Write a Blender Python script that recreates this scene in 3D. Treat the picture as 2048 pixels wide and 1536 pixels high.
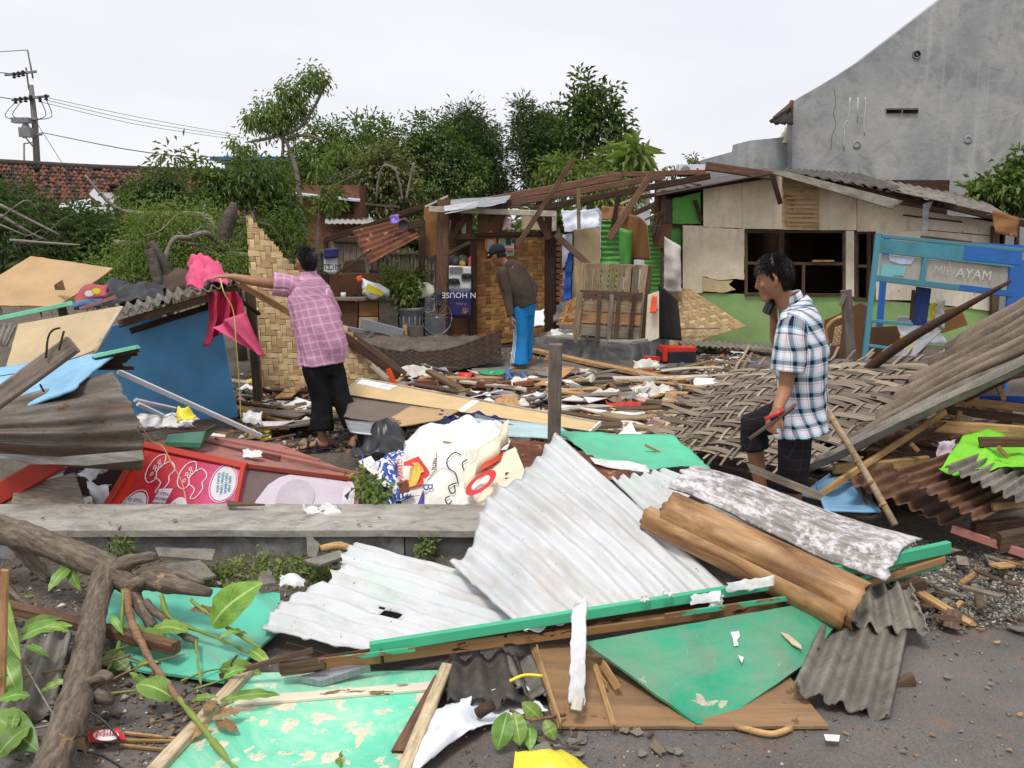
import bpy,bmesh,math,random
import numpy as np
from mathutils import Vector,Matrix,noise
for o in list(bpy.data.objects):bpy.data.objects.remove(o)
scene=bpy.context.scene
COL=scene.collection
# ------------------------------------------------------------------ camera
F,PITCH,CZ=1773.0,math.radians(10.5),1.85
CAM=Vector((0,0,CZ));SP,CP=math.sin(PITCH),math.cos(PITCH)
cam=bpy.data.cameras.new('camera');cam.sensor_width=36;cam.lens=F/2048*36
cam.clip_start=.05;cam.clip_end=3000
camo=bpy.data.objects.new('camera',cam);COL.objects.link(camo)
camo.location=CAM;camo.rotation_euler=(math.radians(90)-PITCH,0,0);scene.camera=camo
# ------------------------------------------------------------------ sky, sun, exposure
w=bpy.data.worlds.new('World');scene.world=w;w.use_nodes=True
nt=w.node_tree;nt.nodes.clear()
wo=nt.nodes.new('ShaderNodeOutputWorld');bg=nt.nodes.new('ShaderNodeBackground')
sky=nt.nodes.new('ShaderNodeTexSky');sky.sky_type='NISHITA';sky.sun_disc=False
SUN_EL,SUN_AZ=math.radians(66),math.radians(205)
sky.sun_elevation=SUN_EL;sky.sun_rotation=SUN_AZ;sky.air_density=1;sky.dust_density=4
tc=nt.nodes.new('ShaderNodeTexCoord');mp=nt.nodes.new('ShaderNodeMapping');mp.inputs['Scale'].default_value=(1.0,1.0,3.2)
nz=nt.nodes.new('ShaderNodeTexNoise');nz.inputs['Scale'].default_value=3.0;nz.inputs['Detail'].default_value=5
rp=nt.nodes.new('ShaderNodeValToRGB')
rp.color_ramp.elements[0].position=.33;rp.color_ramp.elements[0].color=(5.75,5.85,6.3,1)
rp.color_ramp.elements[1].position=.66;rp.color_ramp.elements[1].color=(6.4,6.42,6.65,1)
mx=nt.nodes.new('ShaderNodeMixRGB');mx.inputs[0].default_value=.93
L=nt.links
L.new(tc.outputs['Generated'],mp.inputs[0]);L.new(mp.outputs[0],nz.inputs['Vector']);L.new(nz.outputs[0],rp.inputs[0])
L.new(sky.outputs[0],mx.inputs[1]);L.new(rp.outputs[0],mx.inputs[2]);L.new(mx.outputs[0],bg.inputs[0])
bg.inputs[1].default_value=.1;L.new(bg.outputs[0],wo.inputs[0])
sun=bpy.data.lights.new('sun','SUN');sun.energy=1.5;sun.angle=math.radians(14);sun.color=(1,.96,.9)
suno=bpy.data.objects.new('sun',sun);COL.objects.link(suno);suno.location=(0,-5,30)
_d=Vector((math.sin(SUN_AZ)*math.cos(SUN_EL),math.cos(SUN_AZ)*math.cos(SUN_EL),math.sin(SUN_EL)))
suno.rotation_euler=_d.to_track_quat('Z','Y').to_euler()
vs=scene.view_settings;vs.view_transform='Standard';vs.look='None';vs.gamma=1;vs.exposure=0.64;vs.use_curve_mapping=False
scene.cycles.max_bounces=6;scene.cycles.use_denoising=True
# ------------------------------------------------------------------ geometry helpers
def P(x,y,d):
 v=Vector(((x-1024)/F,CP+(768-y)/F*SP,-SP+(768-y)/F*CP));return CAM+v*(d/v.y)
def G(x,y,z=0.0):
 v=Vector(((x-1024)/F,CP+(768-y)/F*SP,-SP+(768-y)/F*CP));return CAM+v*((z-CZ)/v.z)
def onplane(x,y,a,b,c,off=.0):
 n=face_cam((b-a).cross(c-a).normalized(),a);d=P(x,y,1)-CAM;return CAM+d*((a+n*off-CAM).dot(n)/d.dot(n))
def pt(p):return p.copy()if isinstance(p,Vector)else P(*p)
def lerp(a,b,t):return a+(b-a)*t
RNG=random.Random(11)
def link(o,parent=None):
 COL.objects.link(o)
 if parent is not None:o.parent=parent
 return o
def gloc(o):
 l=o.location.copy();p=o.parent
 while p is not None:l+=p.location;p=p.parent
 return l
def tag(o,label=None,cat=None,group=None,kind=None):
 if label:o['label']=label
 if cat:o['category']=cat
 if group:o['group']=group
 if kind:o['kind']=kind
 return o
def thing(name,label,cat,loc,group=None):
 o=bpy.data.objects.new(name,None);o.empty_display_size=.1
 link(o);o.location=pt(loc)if not isinstance(loc,Vector)else loc;return tag(o,label,cat,group)
def mk(name,verts,faces,mat,parent=None,uv=None,smooth=False,origin=None):
 vs_=[Vector(v)for v in verts]
 if origin is None:
  origin=Vector((0,0,0))
  for v in vs_:origin+=v
  origin/=max(1,len(vs_))
 me=bpy.data.meshes.new(name);me.from_pydata([tuple(v-origin)for v in vs_],[],faces);me.update()
 if uv is not None:
  lay=me.uv_layers.new(name='UVMap');idx=np.empty(len(me.loops),dtype=np.int32);me.loops.foreach_get('vertex_index',idx)
  lay.data.foreach_set('uv',np.asarray(uv,dtype=np.float32)[idx].ravel())
 if smooth:me.polygons.foreach_set('use_smooth',[True]*len(me.polygons))
 for m in (mat if isinstance(mat,(list,tuple))else [mat]):me.materials.append(m)
 o=bpy.data.objects.new(name,me);link(o,parent)
 o.location=origin-(gloc(parent)if parent is not None else Vector((0,0,0)))
 return o
def nrm(a,b,c,d=None):
 if d is None:n=(b-a).cross(c-a)
 else:n=(c-a).cross(d-b)
 return n.normalized()if n.length>1e-9 else Vector((0,0,1))
def face_cam(n,at):return n if n.dot(CAM-at)>0 else -n
def thicken(verts,faces,N,th,uv=None):
 """solid from an open surface; N points away from the back"""
 n=len(verts);V=list(verts)+[v-N_*th for v,N_ in zip(verts,N)]
 edges={}
 for f in faces:
  for i in range(len(f)):
   a,b=f[i],f[(i+1)%len(f)];edges[(a,b)]=1
 Fs=list(faces)+[tuple(i+n for i in reversed(f))for f in faces]
 for (a,b)in edges:
  if (b,a)not in edges:Fs.append((b,a,a+n,b+n))
 return V,Fs,(list(uv)+list(uv)if uv is not None else None)
def sheet(name,c,mat,nu=10,nv=10,th=.006,wave=None,jag=0,crump=0,crs=3.0,bulge=None,parent=None,cut=None,seed=0,smooth=None,fn=None,sag=0,ju=None):
 """patch between TL,TR,BR,BL; wave=(count,amp,'u'/'v'); jag = ragged border (m); crump = noise height (m)"""
 if fn is None:
  a,b,c_,d=[pt(p)for p in c];n=face_cam(nrm(a,b,c_,d),a)
  base=lambda u,v:lerp(lerp(a,b,u),lerp(d,c_,u),v)
  LU=((b-a).length+(c_-d).length)/2;LV=((d-a).length+(c_-b).length)/2
 else:
  base=fn;e=base(0,0);n=face_cam(nrm(base(.4,.4),base(.6,.4),base(.6,.6),base(.4,.6)),base(.5,.5))
  LU=sum((base((i+1)/8,.5)-base(i/8,.5)).length for i in range(8));LV=sum((base(.5,(i+1)/8)-base(.5,i/8)).length for i in range(8))
 V,UV=[],[];so=Vector((seed*7.13,seed*3.7,seed*1.9))
 for j in range(nv+1):
  for i in range(nu+1):
   u,v=i/nu,j/nv;uu,vv=u,v
   if jag:
    q=lambda k,t:(noise.noise(Vector((t*11+k*31,seed*5.1,k)))*.6+noise.noise(Vector((t*37+k*17,seed*5.1,k*3)))*.4+.35)*jag
    s=ju or 'lrtb'
    if i==0 and 'l' in s:uu+=q(1,v)/LU
    if i==nu and 'r' in s:uu-=q(2,v)/LU
    if j==0 and 't' in s:vv+=q(3,u)/LV
    if j==nv and 'b' in s:vv-=q(4,u)/LV
   p=base(uu,vv);off=0
   if wave:off+=wave[1]*math.sin(2*math.pi*wave[0]*(u if wave[2]=='u' else v)+(wave[3]if len(wave)>3 else 0))
   if bulge:off+=bulge*math.sin(math.pi*u)*math.sin(math.pi*v)
   if crump:
    q=p*crs+so;off+=crump*(noise.noise(q)+.5*noise.noise(q*2.3)+.25*(abs(noise.noise(q*5.1))))
   p=p+n*off
   if sag:p.z-=sag*(4*u*(1-u))
   V.append(p);UV.append((u*LU+seed*1.37,v*LV+seed*.71))
 fs=[]
 for j in range(nv):
  for i in range(nu):
   if cut and cut((i+.5)/nu,(j+.5)/nv):continue
   k=j*(nu+1)+i;fs.append((k,k+1,k+nu+2,k+nu+1))
# per vertex normals
 N=[Vector((0,0,0))for _ in V]
 for f in fs:
  m=(V[f[2]]-V[f[0]]).cross(V[f[3]]-V[f[1]])
  for k in f:N[k]+=m
 flip=sum((m.dot(n)for m in N))<0
 if flip:fs=[tuple(reversed(f))for f in fs];N=[-m for m in N]
 N=[m.normalized()if m.length>1e-12 else n for m in N]
 used=sorted({k for f in fs for k in f});rm={k:i for i,k in enumerate(used)}
 V=[V[k]for k in used];UV=[UV[k]for k in used];N=[N[k]for k in used];fs=[tuple(rm[k]for k in f)for f in fs]
 if th:V,fs,UV=thicken(V,fs,N,th,UV)
 return mk(name,V,fs,mat,parent,UV,smooth=(bool(wave or crump or bulge or fn)if smooth is None else smooth))
def poly(name,pts,mat,th=.008,jag=0.0,sub=.06,parent=None,seed=0):
 """flat board of any outline with ragged edge"""
 pts=[pt(p)for p in pts];c=sum(pts,Vector((0,0,0)))/len(pts)
 n=Vector((0,0,0))
 for i in range(len(pts)):n+=(pts[i]-c).cross(pts[(i+1)%len(pts)]-c)
 n.normalize();
 if n.dot(CAM-c)<0:pts=pts[::-1];n=-n
 out=[]
 for i,a in enumerate(pts):
  b=pts[(i+1)%len(pts)];k=max(1,int((b-a).length/sub))if jag else 1
  for q in range(k):
   p=lerp(a,b,q/k)
   if jag and q:
    inn=(c-p).normalized();p=p+inn*jag*(noise.noise(p*19+Vector((seed,0,0)))*.8+noise.noise(p*55)*.5)
   out.append(p)
 ax=(pts[1]-pts[0]).normalized();ay=n.cross(ax)
 uv=[((p-c).dot(ax)+seed*1.3,(p-c).dot(ay)+seed*.7)for p in out]
 V,fs,uv=thicken(out,[tuple(range(len(out)))],[n]*len(out),th,uv)
 return mk(name,V,fs,mat,parent,uv)
def frame(A,B,up=None):
 x=(B-A).normalized();up=Vector(up)if up is not None else Vector((0,0,1))
 if abs(x.dot(up.normalized()))>.97:up=Vector((0,-1,0))
 y=up.cross(x).normalized();z=x.cross(y)
 return Matrix((x,y,z)).transposed()
PLK={}
def plank(name,A,B,w_,t,mat,up=None,parent=None,rag=0.0,warp=.0,seed=None):
 """board with its grain along local X; w_ across, t thick"""
 A,B=pt(A),pt(B);Ln=(B-A).length;m=frame(A,B,up)
 r=random.Random(seed if seed is not None else hash((round(A.x,3),round(B.z,3),round(w_,3)))&0xffff)
 secs=4;V,fs=[],[];bw=warp*(r.random()-.5)*2;bb=warp*(r.random()-.5)*2;be=min(w_,t)*.12
 for s in range(secs+1):
  f=s/secs;x=(f-.5)*Ln;oy=bw*math.sin(f*math.pi);oz=bb*math.sin(f*math.pi)
  hw,ht=w_/2*(1+(r.random()-.5)*.05),t/2*(1+(r.random()-.5)*.06)
  ring=[(-hw+be,-ht),(hw-be,-ht),(hw,-ht+be),(hw,ht-be),(hw-be,ht),(-hw+be,ht),(-hw,ht-be),(-hw,-ht+be)]
  for (y,z)in ring:
   dx=(r.random()-.5)*2*rag if s in (0,secs)else 0
   V.append((x+dx,y+oy,z+oz))
  if s:
   b=(s-1)*8;
   for k in range(8):fs.append((b+k,b+8+k,b+8+(k+1)%8,b+(k+1)%8))
 fs.append(tuple(range(8)));e=secs*8;fs.append(tuple(e+k for k in reversed(range(8))))
 fs=[tuple(reversed(f))for f in fs]
 me=bpy.data.meshes.new(name);me.from_pydata(V,[],fs);me.update();me.materials.append(mat)
 o=bpy.data.objects.new(name,me);link(o,parent)
 mid=(A+B)/2;M4=m.to_4x4();M4.translation=mid-(gloc(parent)if parent is not None else Vector((0,0,0)))
 o.matrix_local=M4
 return o
def tube_geo(pts,rad,sides=8,cap=True):
 pts=[pt(p)for p in pts];n=len(pts)
 if not isinstance(rad,(list,tuple)):rad=[rad]*n
 V,fs,uv=[],[],[];ref=Vector((.3,.2,1));L_=0
 for i,p in enumerate(pts):
  t=(pts[min(i+1,n-1)]-pts[max(i-1,0)]).normalized()
  s=ref.cross(t)
  if s.length<.05:s=Vector((1,0,.1)).cross(t)
  s.normalize();q=t.cross(s)
  if i:L_+=(p-pts[i-1]).length
  for k in range(sides):
   a=2*math.pi*k/sides;V.append(p+(s*math.cos(a)+q*math.sin(a))*rad[i]);uv.append((k/sides*rad[0]*6.3,L_))
  if i:
   b=(i-1)*sides
   for k in range(sides):fs.append((b+k,b+(k+1)%sides,b+sides+(k+1)%sides,b+sides+k))
 if cap:fs.append(tuple(reversed(range(sides))));e=(n-1)*sides;fs.append(tuple(range(e,e+sides)))
 return V,fs,uv
def smoothpath(pts,k=4):
 pts=[pt(p)for p in pts]
 if len(pts)<3:return pts
 out=[]
 for i in range(len(pts)-1):
  p0,p1,p2,p3=pts[max(i-1,0)],pts[i],pts[i+1],pts[min(i+2,len(pts)-1)]
  for q in range(k):
   t=q/k;out.append(.5*((2*p1)+(p2-p0)*t+(2*p0-5*p1+4*p2-p3)*t*t+(3*p1-p0-3*p2+p3)*t**3))
 out.append(pts[-1]);return out
def tube(name,pts,rad,mat,sides=8,parent=None,smooth=True,sp=0):
 if sp:
  n0=len(pts);pts=smoothpath(pts,sp)
  if isinstance(rad,(list,tuple)):rad=[float(np.interp(i/(len(pts)-1)*(n0-1),range(n0),rad))for i in range(len(pts))]
 V,fs,uv=tube_geo(pts,rad,sides);return mk(name,V,fs,mat,parent,uv,smooth)
def box_geo(c,sx,sy,sz,rz=0,tilt=None):
 c=pt(c);m=Matrix.Rotation(rz,3,'Z');
 if tilt is not None:m=tilt@m
 V=[c+m@Vector((x*sx/2,y*sy/2,z*sz/2))for z in (-1,1)for y in (-1,1)for x in (-1,1)]
 return V,[(0,2,3,1),(4,5,7,6),(0,1,5,4),(2,6,7,3),(0,4,6,2),(1,3,7,5)]
def join(geos):
 V,fs=[],[]
 for v,f in geos:
  b=len(V);V+=list(v);fs+=[tuple(i+b for i in q)for q in f]
 return V,fs
def hexa(c8):return [Vector(v)for v in c8],[(0,1,2,3),(7,6,5,4),(0,4,5,1),(1,5,6,2),(2,6,7,3),(3,7,4,0)]
def lathe(name,base,prof,mat,parent=None,sides=20,axis=None,smooth=True):
 base=pt(base);ax=Vector(axis or (0,0,1)).normalized();s=ax.orthogonal().normalized();q=ax.cross(s);V,fs=[],[]
 for i,(r,z)in enumerate(prof):
  for k in range(sides):
   a=2*math.pi*k/sides;V.append(base+ax*z+(s*math.cos(a)+q*math.sin(a))*max(r,1e-4))
  if i:
   b=(i-1)*sides
   for k in range(sides):fs.append((b+k,b+(k+1)%sides,b+sides+(k+1)%sides,b+sides+k))
 return mk(name,V,fs,mat,parent,smooth=smooth)
def baked(o):
 sc2=bpy.data.scenes.new('bake');sc2.collection.objects.link(o);vl=sc2.view_layers[0]
 with bpy.context.temp_override(scene=sc2,view_layer=vl):
  vl.update();me=bpy.data.meshes.new_from_object(o.evaluated_get(vl.depsgraph))
 bpy.data.scenes.remove(sc2);return me
def text(name,s,pos,xdir,ydir,size,mat,parent,th=.001,align='CENTER'):
 cu=bpy.data.curves.new(name,'FONT');cu.body=s;cu.size=size;cu.extrude=th;cu.align_x=align;cu.align_y='CENTER';cu.resolution_u=2
 o=bpy.data.objects.new('tmp',cu);me=baked(o);bpy.data.objects.remove(o)
 x=Vector(xdir).normalized();y=Vector(ydir);y=(y-x*y.dot(x)).normalized();z=x.cross(y)
 M4=Matrix((x,y,z)).transposed().to_4x4();me.transform(M4);me.materials.clear();me.materials.append(mat)
 loc=pt(pos)-(gloc(parent)if parent is not None else Vector((0,0,0)))
 if size<.1:r=bpy.data.objects.new(name,me);link(r,parent);r.location=loc;return r
 n=len(me.vertices);g=list(range(n))
 def root(i):
  while g[i]!=i:g[i]=g[g[i]];i=g[i]
  return i
 for e in me.edges:g[root(e.vertices[0])]=root(e.vertices[1])
 isl={}
 for f in me.polygons:isl.setdefault(root(f.vertices[0]),[]).append(tuple(f.vertices))
 for fs in isl.values():
  us=sorted({i for f in fs for i in f});rm={k:i for i,k in enumerate(us)}
  mk('letter',[me.vertices[k].co+pt(pos)for k in us],[tuple(rm[i]for i in f)for f in fs],mat,parent)
# ------------------------------------------------------------------ materials
def C(r,g,b,k=1.0):
 f=lambda c:((c/255)/12.92 if c/255<=.04045 else ((c/255+.055)/1.055)**2.4)
 q=[f(c)*k for c in (r,g,b)];l=.3*q[0]+.55*q[1]+.15*q[2];return tuple(min(.8,l+(c-l)*.97)*1.04 for c in q)
class NT:
 def __init__(s,name):
  s.m=bpy.data.materials.new(name);s.m.use_nodes=True;s.t=s.m.node_tree;s.b=s.t.nodes['Principled BSDF'];s.out=s.t.nodes['Material Output']
 def n(s,typ,**k):
  x=s.t.nodes.new(typ)
  for a,v in k.items():setattr(x,a,v)
  return x
 def l(s,a,b):s.t.links.new(a,b)
 def co(s,kind='Object',sc=(1,1,1),rot=(0,0,0),rnd=True):
  tcn=s.n('ShaderNodeTexCoord');m=s.n('ShaderNodeMapping');m.inputs['Scale'].default_value=sc;m.inputs['Rotation'].default_value=rot
  s.l(tcn.outputs[kind],m.inputs[0])
  if rnd:
   oi=s.n('ShaderNodeObjectInfo');k=s.n('ShaderNodeVectorMath',operation='SCALE');cx=s.n('ShaderNodeCombineXYZ')
   for i in range(3):s.l(oi.outputs['Random'],cx.inputs[i])
   s.l(cx.outputs[0],k.inputs[0]);k.inputs['Scale'].default_value=37;s.l(k.outputs[0],m.inputs['Location'])
  return m.outputs[0]
 def noise(s,vec,scale=5,detail=4,rough=.6,dist=0):
  x=s.n('ShaderNodeTexNoise');x.inputs['Scale'].default_value=scale;x.inputs['Detail'].default_value=detail;x.inputs['Roughness'].default_value=rough;x.inputs['Distortion'].default_value=dist
  s.l(vec,x.inputs['Vector']);return x.outputs[0]
 def ramp(s,fac,stops):
  x=s.n('ShaderNodeValToRGB');cr=x.color_ramp
  while len(cr.elements)<len(stops):cr.elements.new(.5)
  for e,(p,c)in zip(cr.elements,stops):e.position=p;e.color=(c if isinstance(c,tuple)else (c,c,c))+(1,)if not (isinstance(c,tuple)and len(c)==4)else c
  s.l(fac,x.inputs[0]);return x.outputs[0]
 def mix(s,fac,a,b,mode='MIX'):
  x=s.n('ShaderNodeMixRGB',blend_type=mode)
  for v,i in ((fac,0),(a,1),(b,2)):
   if isinstance(v,(int,float)):x.inputs[i].default_value=v if i==0 else (v,v,v,1)
   elif isinstance(v,tuple):x.inputs[i].default_value=v+(1,)
   else:s.l(v,x.inputs[i])
  return x.outputs[0]
 def math(s,op,a,b=0.0):
  x=s.n('ShaderNodeMath',operation=op)
  for v,i in ((a,0),(b,1)):
   if isinstance(v,(int,float)):x.inputs[i].default_value=v
   else:s.l(v,x.inputs[i])
  return x.outputs[0]
 def xyz(s,vec):
  x=s.n('ShaderNodeSeparateXYZ');s.l(vec,x.inputs[0]);return x.outputs
 def vary(s,col,amt=.25,hue=.0):
  oi=s.n('ShaderNodeObjectInfo');h=s.n('ShaderNodeHueSaturation');s.l(col,h.inputs['Color'])
  v=s.math('MULTIPLY_ADD',oi.outputs['Random'],amt*2);v.node.inputs[2].default_value=1-amt;s.l(v,h.inputs['Value'])
  if hue:
   r2=s.math('FRACT',s.math('MULTIPLY',oi.outputs['Random'],7.31));q=s.math('MULTIPLY_ADD',r2,hue*2);q.node.inputs[2].default_value=.5-hue;s.l(q,h.inputs['Hue'])
  return h.outputs[0]
 def bump(s,h,st=.3,dist=.01):
  x=s.n('ShaderNodeBump');x.inputs['Strength'].default_value=st;x.inputs['Distance'].default_value=dist;s.l(h,x.inputs['Height']);s.l(x.outputs[0],s.b.inputs['Normal'])
 def done(s,col,rough=.8,spec=.3):
  if isinstance(col,tuple):s.b.inputs['Base Color'].default_value=col+(1,)
  else:s.l(col,s.b.inputs['Base Color'])
  if isinstance(rough,(int,float)):s.b.inputs['Roughness'].default_value=rough
  else:s.l(rough,s.b.inputs['Roughness'])
  s.b.inputs['Specular IOR Level'].default_value=spec
  return s.m
def sc_(c,k):return tuple(min(.9,x*k)for x in c)
def m_plain(name,c,var=.25,scale=6,rough=.75,spec=.3,bump=.15,vary=.0,kind='Object',dirt=None,damt=.5,fine=60):
 s=NT(name);v=s.co(kind);a=s.noise(v,scale,5);col=s.ramp(a,[(.3,sc_(c,1-var)),(.7,sc_(c,1+var*.6))])
 if dirt:
  d=s.ramp(s.noise(v,scale*.8,8,.7,.6),[(.60-damt*.3,0.0),(.78-damt*.2,.85)]);col=s.mix(d,col,dirt)
 if vary:col=s.vary(col,vary)
 gr=s.noise(v,2.6,8,.75,.8);col=s.mix(s.ramp(gr,[(.5,0.0),(.8,.45)]),col,tuple(.35*x+.06 for x in c))
 b=s.noise(v,fine,4)
 if bump:s.bump(b,bump,.004)
 return s.done(col,rough,spec)
def m_wood(name,dark,light,vary=.25,gs=1.0,rough=.8,stain=(.05,.035,.025),st=.35,kind='Object'):
 s=NT(name);v=s.co(kind,(1.6*gs,22*gs,22*gs));a=s.noise(v,3,6,.65,.4)
 v2=s.co(kind);b=s.noise(v2,4,6,.7)
 col=s.ramp(a,[(.3,dark),(.52,tuple((x+y)/2 for x,y in zip(dark,light))),(.72,light)])
 col=s.mix(s.ramp(b,[(.5,0.0),(.75,st*2)]),col,stain);col=s.vary(col,vary,.008)
 s.bump(a,.35,.004);return s.done(col,rough,.2)
def m_paint(name,base,under,chip=.5,cs=9,dirt=(.1,.085,.06),damt=.3,rough=.55,streak=None,vary=0,ds=2.2):
 """painted board: chipped where noise is high; UV in metres"""
 s=NT(name);v=s.co('UV');a=s.noise(v,cs,6,.62,.2);fade=s.noise(v,2.5,5)
 col=s.ramp(fade,[(.3,sc_(base,.82)),(.7,sc_(base,1.12))])
 col=s.mix(s.ramp(a,[(chip,0.0),(chip+.012,1.0)]),col,s.ramp(s.noise(v,25,3),[(.3,sc_(under,.75)),(.7,under)]))
 d=s.noise(s.co('UV',streak or (1,1,1)),ds,8,.72,.5);col=s.mix(s.ramp(d,[(.66-damt*.35,0.0),(.9-damt*.25,.9)]),col,dirt)
 sp=s.ramp(s.noise(v,55,2),[(.70,0.0),(.74,.7)]);col=s.mix(sp,col,dirt)
 sr=s.noise(s.co('UV',(70,3,1),(0,0,.5)),2,3);col=s.mix(s.ramp(sr,[(.66,0.0),(.72,.35)]),col,sc_(under,.7));gr=s.noise(v,1.4,9,.78,1);col=s.mix(s.ramp(gr,[(.42,0.0),(.72,.6)]),col,sc_(dirt,1.6));ls=s.noise(s.co('UV',(3,22,1),(0,0,.9)),4,4,.6);col=s.mix(s.ramp(ls,[(.70,0.0),(.745,.75)]),col,(.05,.045,.035))
 if vary:col=s.vary(col,vary)
 s.bump(a,.1,.004);return s.done(col,rough,.3)
def m_tin(name,cols,sc=(1,1,1),ns=4,rough=.6,metal=.0,vary=.1,spots=None):
 s=NT(name);a=s.noise(s.co('UV',sc),ns,9,.68,.5);n=len(cols)
 col=s.ramp(a,[(.28+.44*i/(n-1),c)for i,c in enumerate(cols)])
 f=s.noise(s.co('UV'),90,4);col=s.mix(s.ramp(f,[(.35,.35),(.7,0.0)]),col,sc_(cols[0],.6))
 if spots:col=s.mix(s.ramp(s.noise(s.co('UV'),13,6,.7),[(.6,0.0),(.64,.9)]),col,spots)
 col=s.vary(col,vary);s.b.inputs['Metallic'].default_value=metal;s.bump(f,.15,.003);return s.done(col,rough,.35)
def m_leaf(name,dark,light,trans=.35,rough=.5):
 s=NT(name);g=s.n('ShaderNodeNewGeometry');col=s.ramp(g.outputs['Random Per Island'],[(.0,dark),(.6,tuple((a+b)/2 for a,b in zip(dark,light))),(1,light)])
 big=s.noise(s.co('Object',rnd=True),.9,3);col=s.mix(s.ramp(big,[(.35,0.0),(.65,.6)]),col,sc_(light,1.1))
 s.done(col,rough,.35)
 tr=s.n('ShaderNodeBsdfTranslucent');mxs=s.n('ShaderNodeMixShader');mxs.inputs[0].default_value=trans
 c2=s.mix(1.0,col,(1.1,1.15,.55),'MULTIPLY');s.l(c2,tr.inputs[0]);s.l(s.b.outputs[0],mxs.inputs[1]);s.l(tr.outputs[0],mxs.inputs[2]);s.l(mxs.outputs[0],s.out.inputs[0]);return s.m
def m_bamboo(name,dark,light,vary=.2,lines=5.0):
 """split bamboo strip; UV.x across 0..1, UV.y along in metres"""
 s=NT(name);v=s.co('UV',(lines,1.2,1));a=s.noise(v,3,5,.6);col=s.ramp(a,[(.3,dark),(.5,tuple((x+y)/2 for x,y in zip(dark,light))),(.7,light)])
 x=s.xyz(s.co('UV',(1,1,1),rnd=False))[0]
 e=s.math('ABSOLUTE',s.math('SUBTRACT',s.math('FRACT',s.math('MULTIPLY',x,3.0)),.5));col=s.mix(s.ramp(e,[(.40,0.0),(.49,.8)]),col,sc_(dark,.3))
 col=s.vary(col,vary,.01);s.bump(a,.3,.004);return s.done(col,.7,.25)
# ------------------------------------------------------------------ woven mats: every strip is its own part
def weave(name,label,cat,c,nu,nv,mats,wu=.92,wv=.92,amp=.004,th=.002,tw=2,vr=None,ur=None,fray=.0,jit=.0,fn=None,group=None,seed=1,parent=None,skipu=0.0,skipv=0.0,bulge=0,splay=0,strip='strip'):
 r=random.Random(seed)
 if fn is None:
  a,b,c_,d=[pt(p)for p in c];base=lambda u,v:lerp(lerp(a,b,u),lerp(d,c_,u),v)
 else:base=fn
 n0=face_cam(nrm(base(0,0),base(1,0),base(1,1),base(0,1)),base(.5,.5))
 def nn(u,v):
  if fn is None:return n0
  e=.02;n=(base(u+e,v)-base(u-e,v)).cross(base(u,v+e)-base(u,v-e));n.normalize();return n if n.dot(n0)>=-.2 else -n
 root=parent or thing(name,label,cat,base(.5,1),group)
 def ribbon(fixed,lo,hi,along,halfw,ncross,phase,mat):
# along: 'v' strip runs along v at u=fixed
  V,fs,uv=[],[],[];L_=0;pv=None
  j0=r.uniform(-1,1)*jit;j1=r.uniform(-1,1)*jit;lo-=fray*r.random();hi+=fray*r.random();hw0=halfw*r.uniform(.85,1.08)
  lift=[r.random()**4*splay for _ in range(2)]
  ts=[lo]+[(m_+.5)/ncross for m_ in range(-2,ncross+3)if lo<(m_+.5)/ncross<hi]+[hi];steps=len(ts)-1
  for q,t in enumerate(ts):
   k=t*ncross;s_=math.sin((k+phase)*math.pi/tw);h=amp*max(-1,min(1,1.6*s_))
   e=q/steps;h+=lift[0]*max(0,1-e*4)**2+lift[1]*max(0,e*4-3)**2
   f_=fixed+(j0*(1-e)+j1*e)
   if along=='v':p=base(f_,t);ax=(base(f_+.01,t)-base(f_-.01,t)).normalized();n=nn(f_,t);wid=(base(f_+hw0,t)-base(f_-hw0,t)).length/2
   else:p=base(t,f_);ax=(base(t,f_+.01)-base(t,f_-.01)).normalized();n=nn(t,f_);wid=(base(t,f_+hw0)-base(t,f_-hw0)).length/2
   if bulge:p=p+n*bulge*math.sin(math.pi*min(1,max(0,t)))*math.sin(math.pi*min(1,max(0,f_)))
   p=p+n*h
   if pv is not None:L_+=(p-pv).length
   pv=p
   for (sx,sz)in ((-1,1),(1,1),(1,-1),(-1,-1)):V.append(p+ax*wid*sx+n*th/2*sz);uv.append((sx*.5+.5,L_))
   if q:
    b_=(q-1)*4
    for k_ in range(4):fs.append((b_+k_,b_+(k_+1)%4,b_+4+(k_+1)%4,b_+4+k_))
  fs.append((0,1,2,3));e_=steps*4;fs.append((e_+3,e_+2,e_+1,e_))
  me_o=mk(strip,V,fs,mat,root,uv)
  bm=bmesh.new();bm.from_mesh(me_o.data);bmesh.ops.recalc_face_normals(bm,faces=bm.faces);bm.to_mesh(me_o.data);bm.free()
 for i in range(nu):
  u=(i+.5)/nu;rg=vr(u)if vr else (0,1)
  if rg and rg[1]-rg[0]>.02 and r.random()>=skipu:ribbon(u,rg[0],rg[1],'v',.5/nu*wu,nv,i,r.choice(mats))
 for j in range(nv):
  v=(j+.5)/nv;rg=ur(v)if ur else (0,1)
  if rg and rg[1]-rg[0]>.02 and r.random()>=skipv:ribbon(v,rg[0],rg[1],'u',.5/nv*wv,nu,j+tw,r.choice(mats))
 return root
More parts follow.
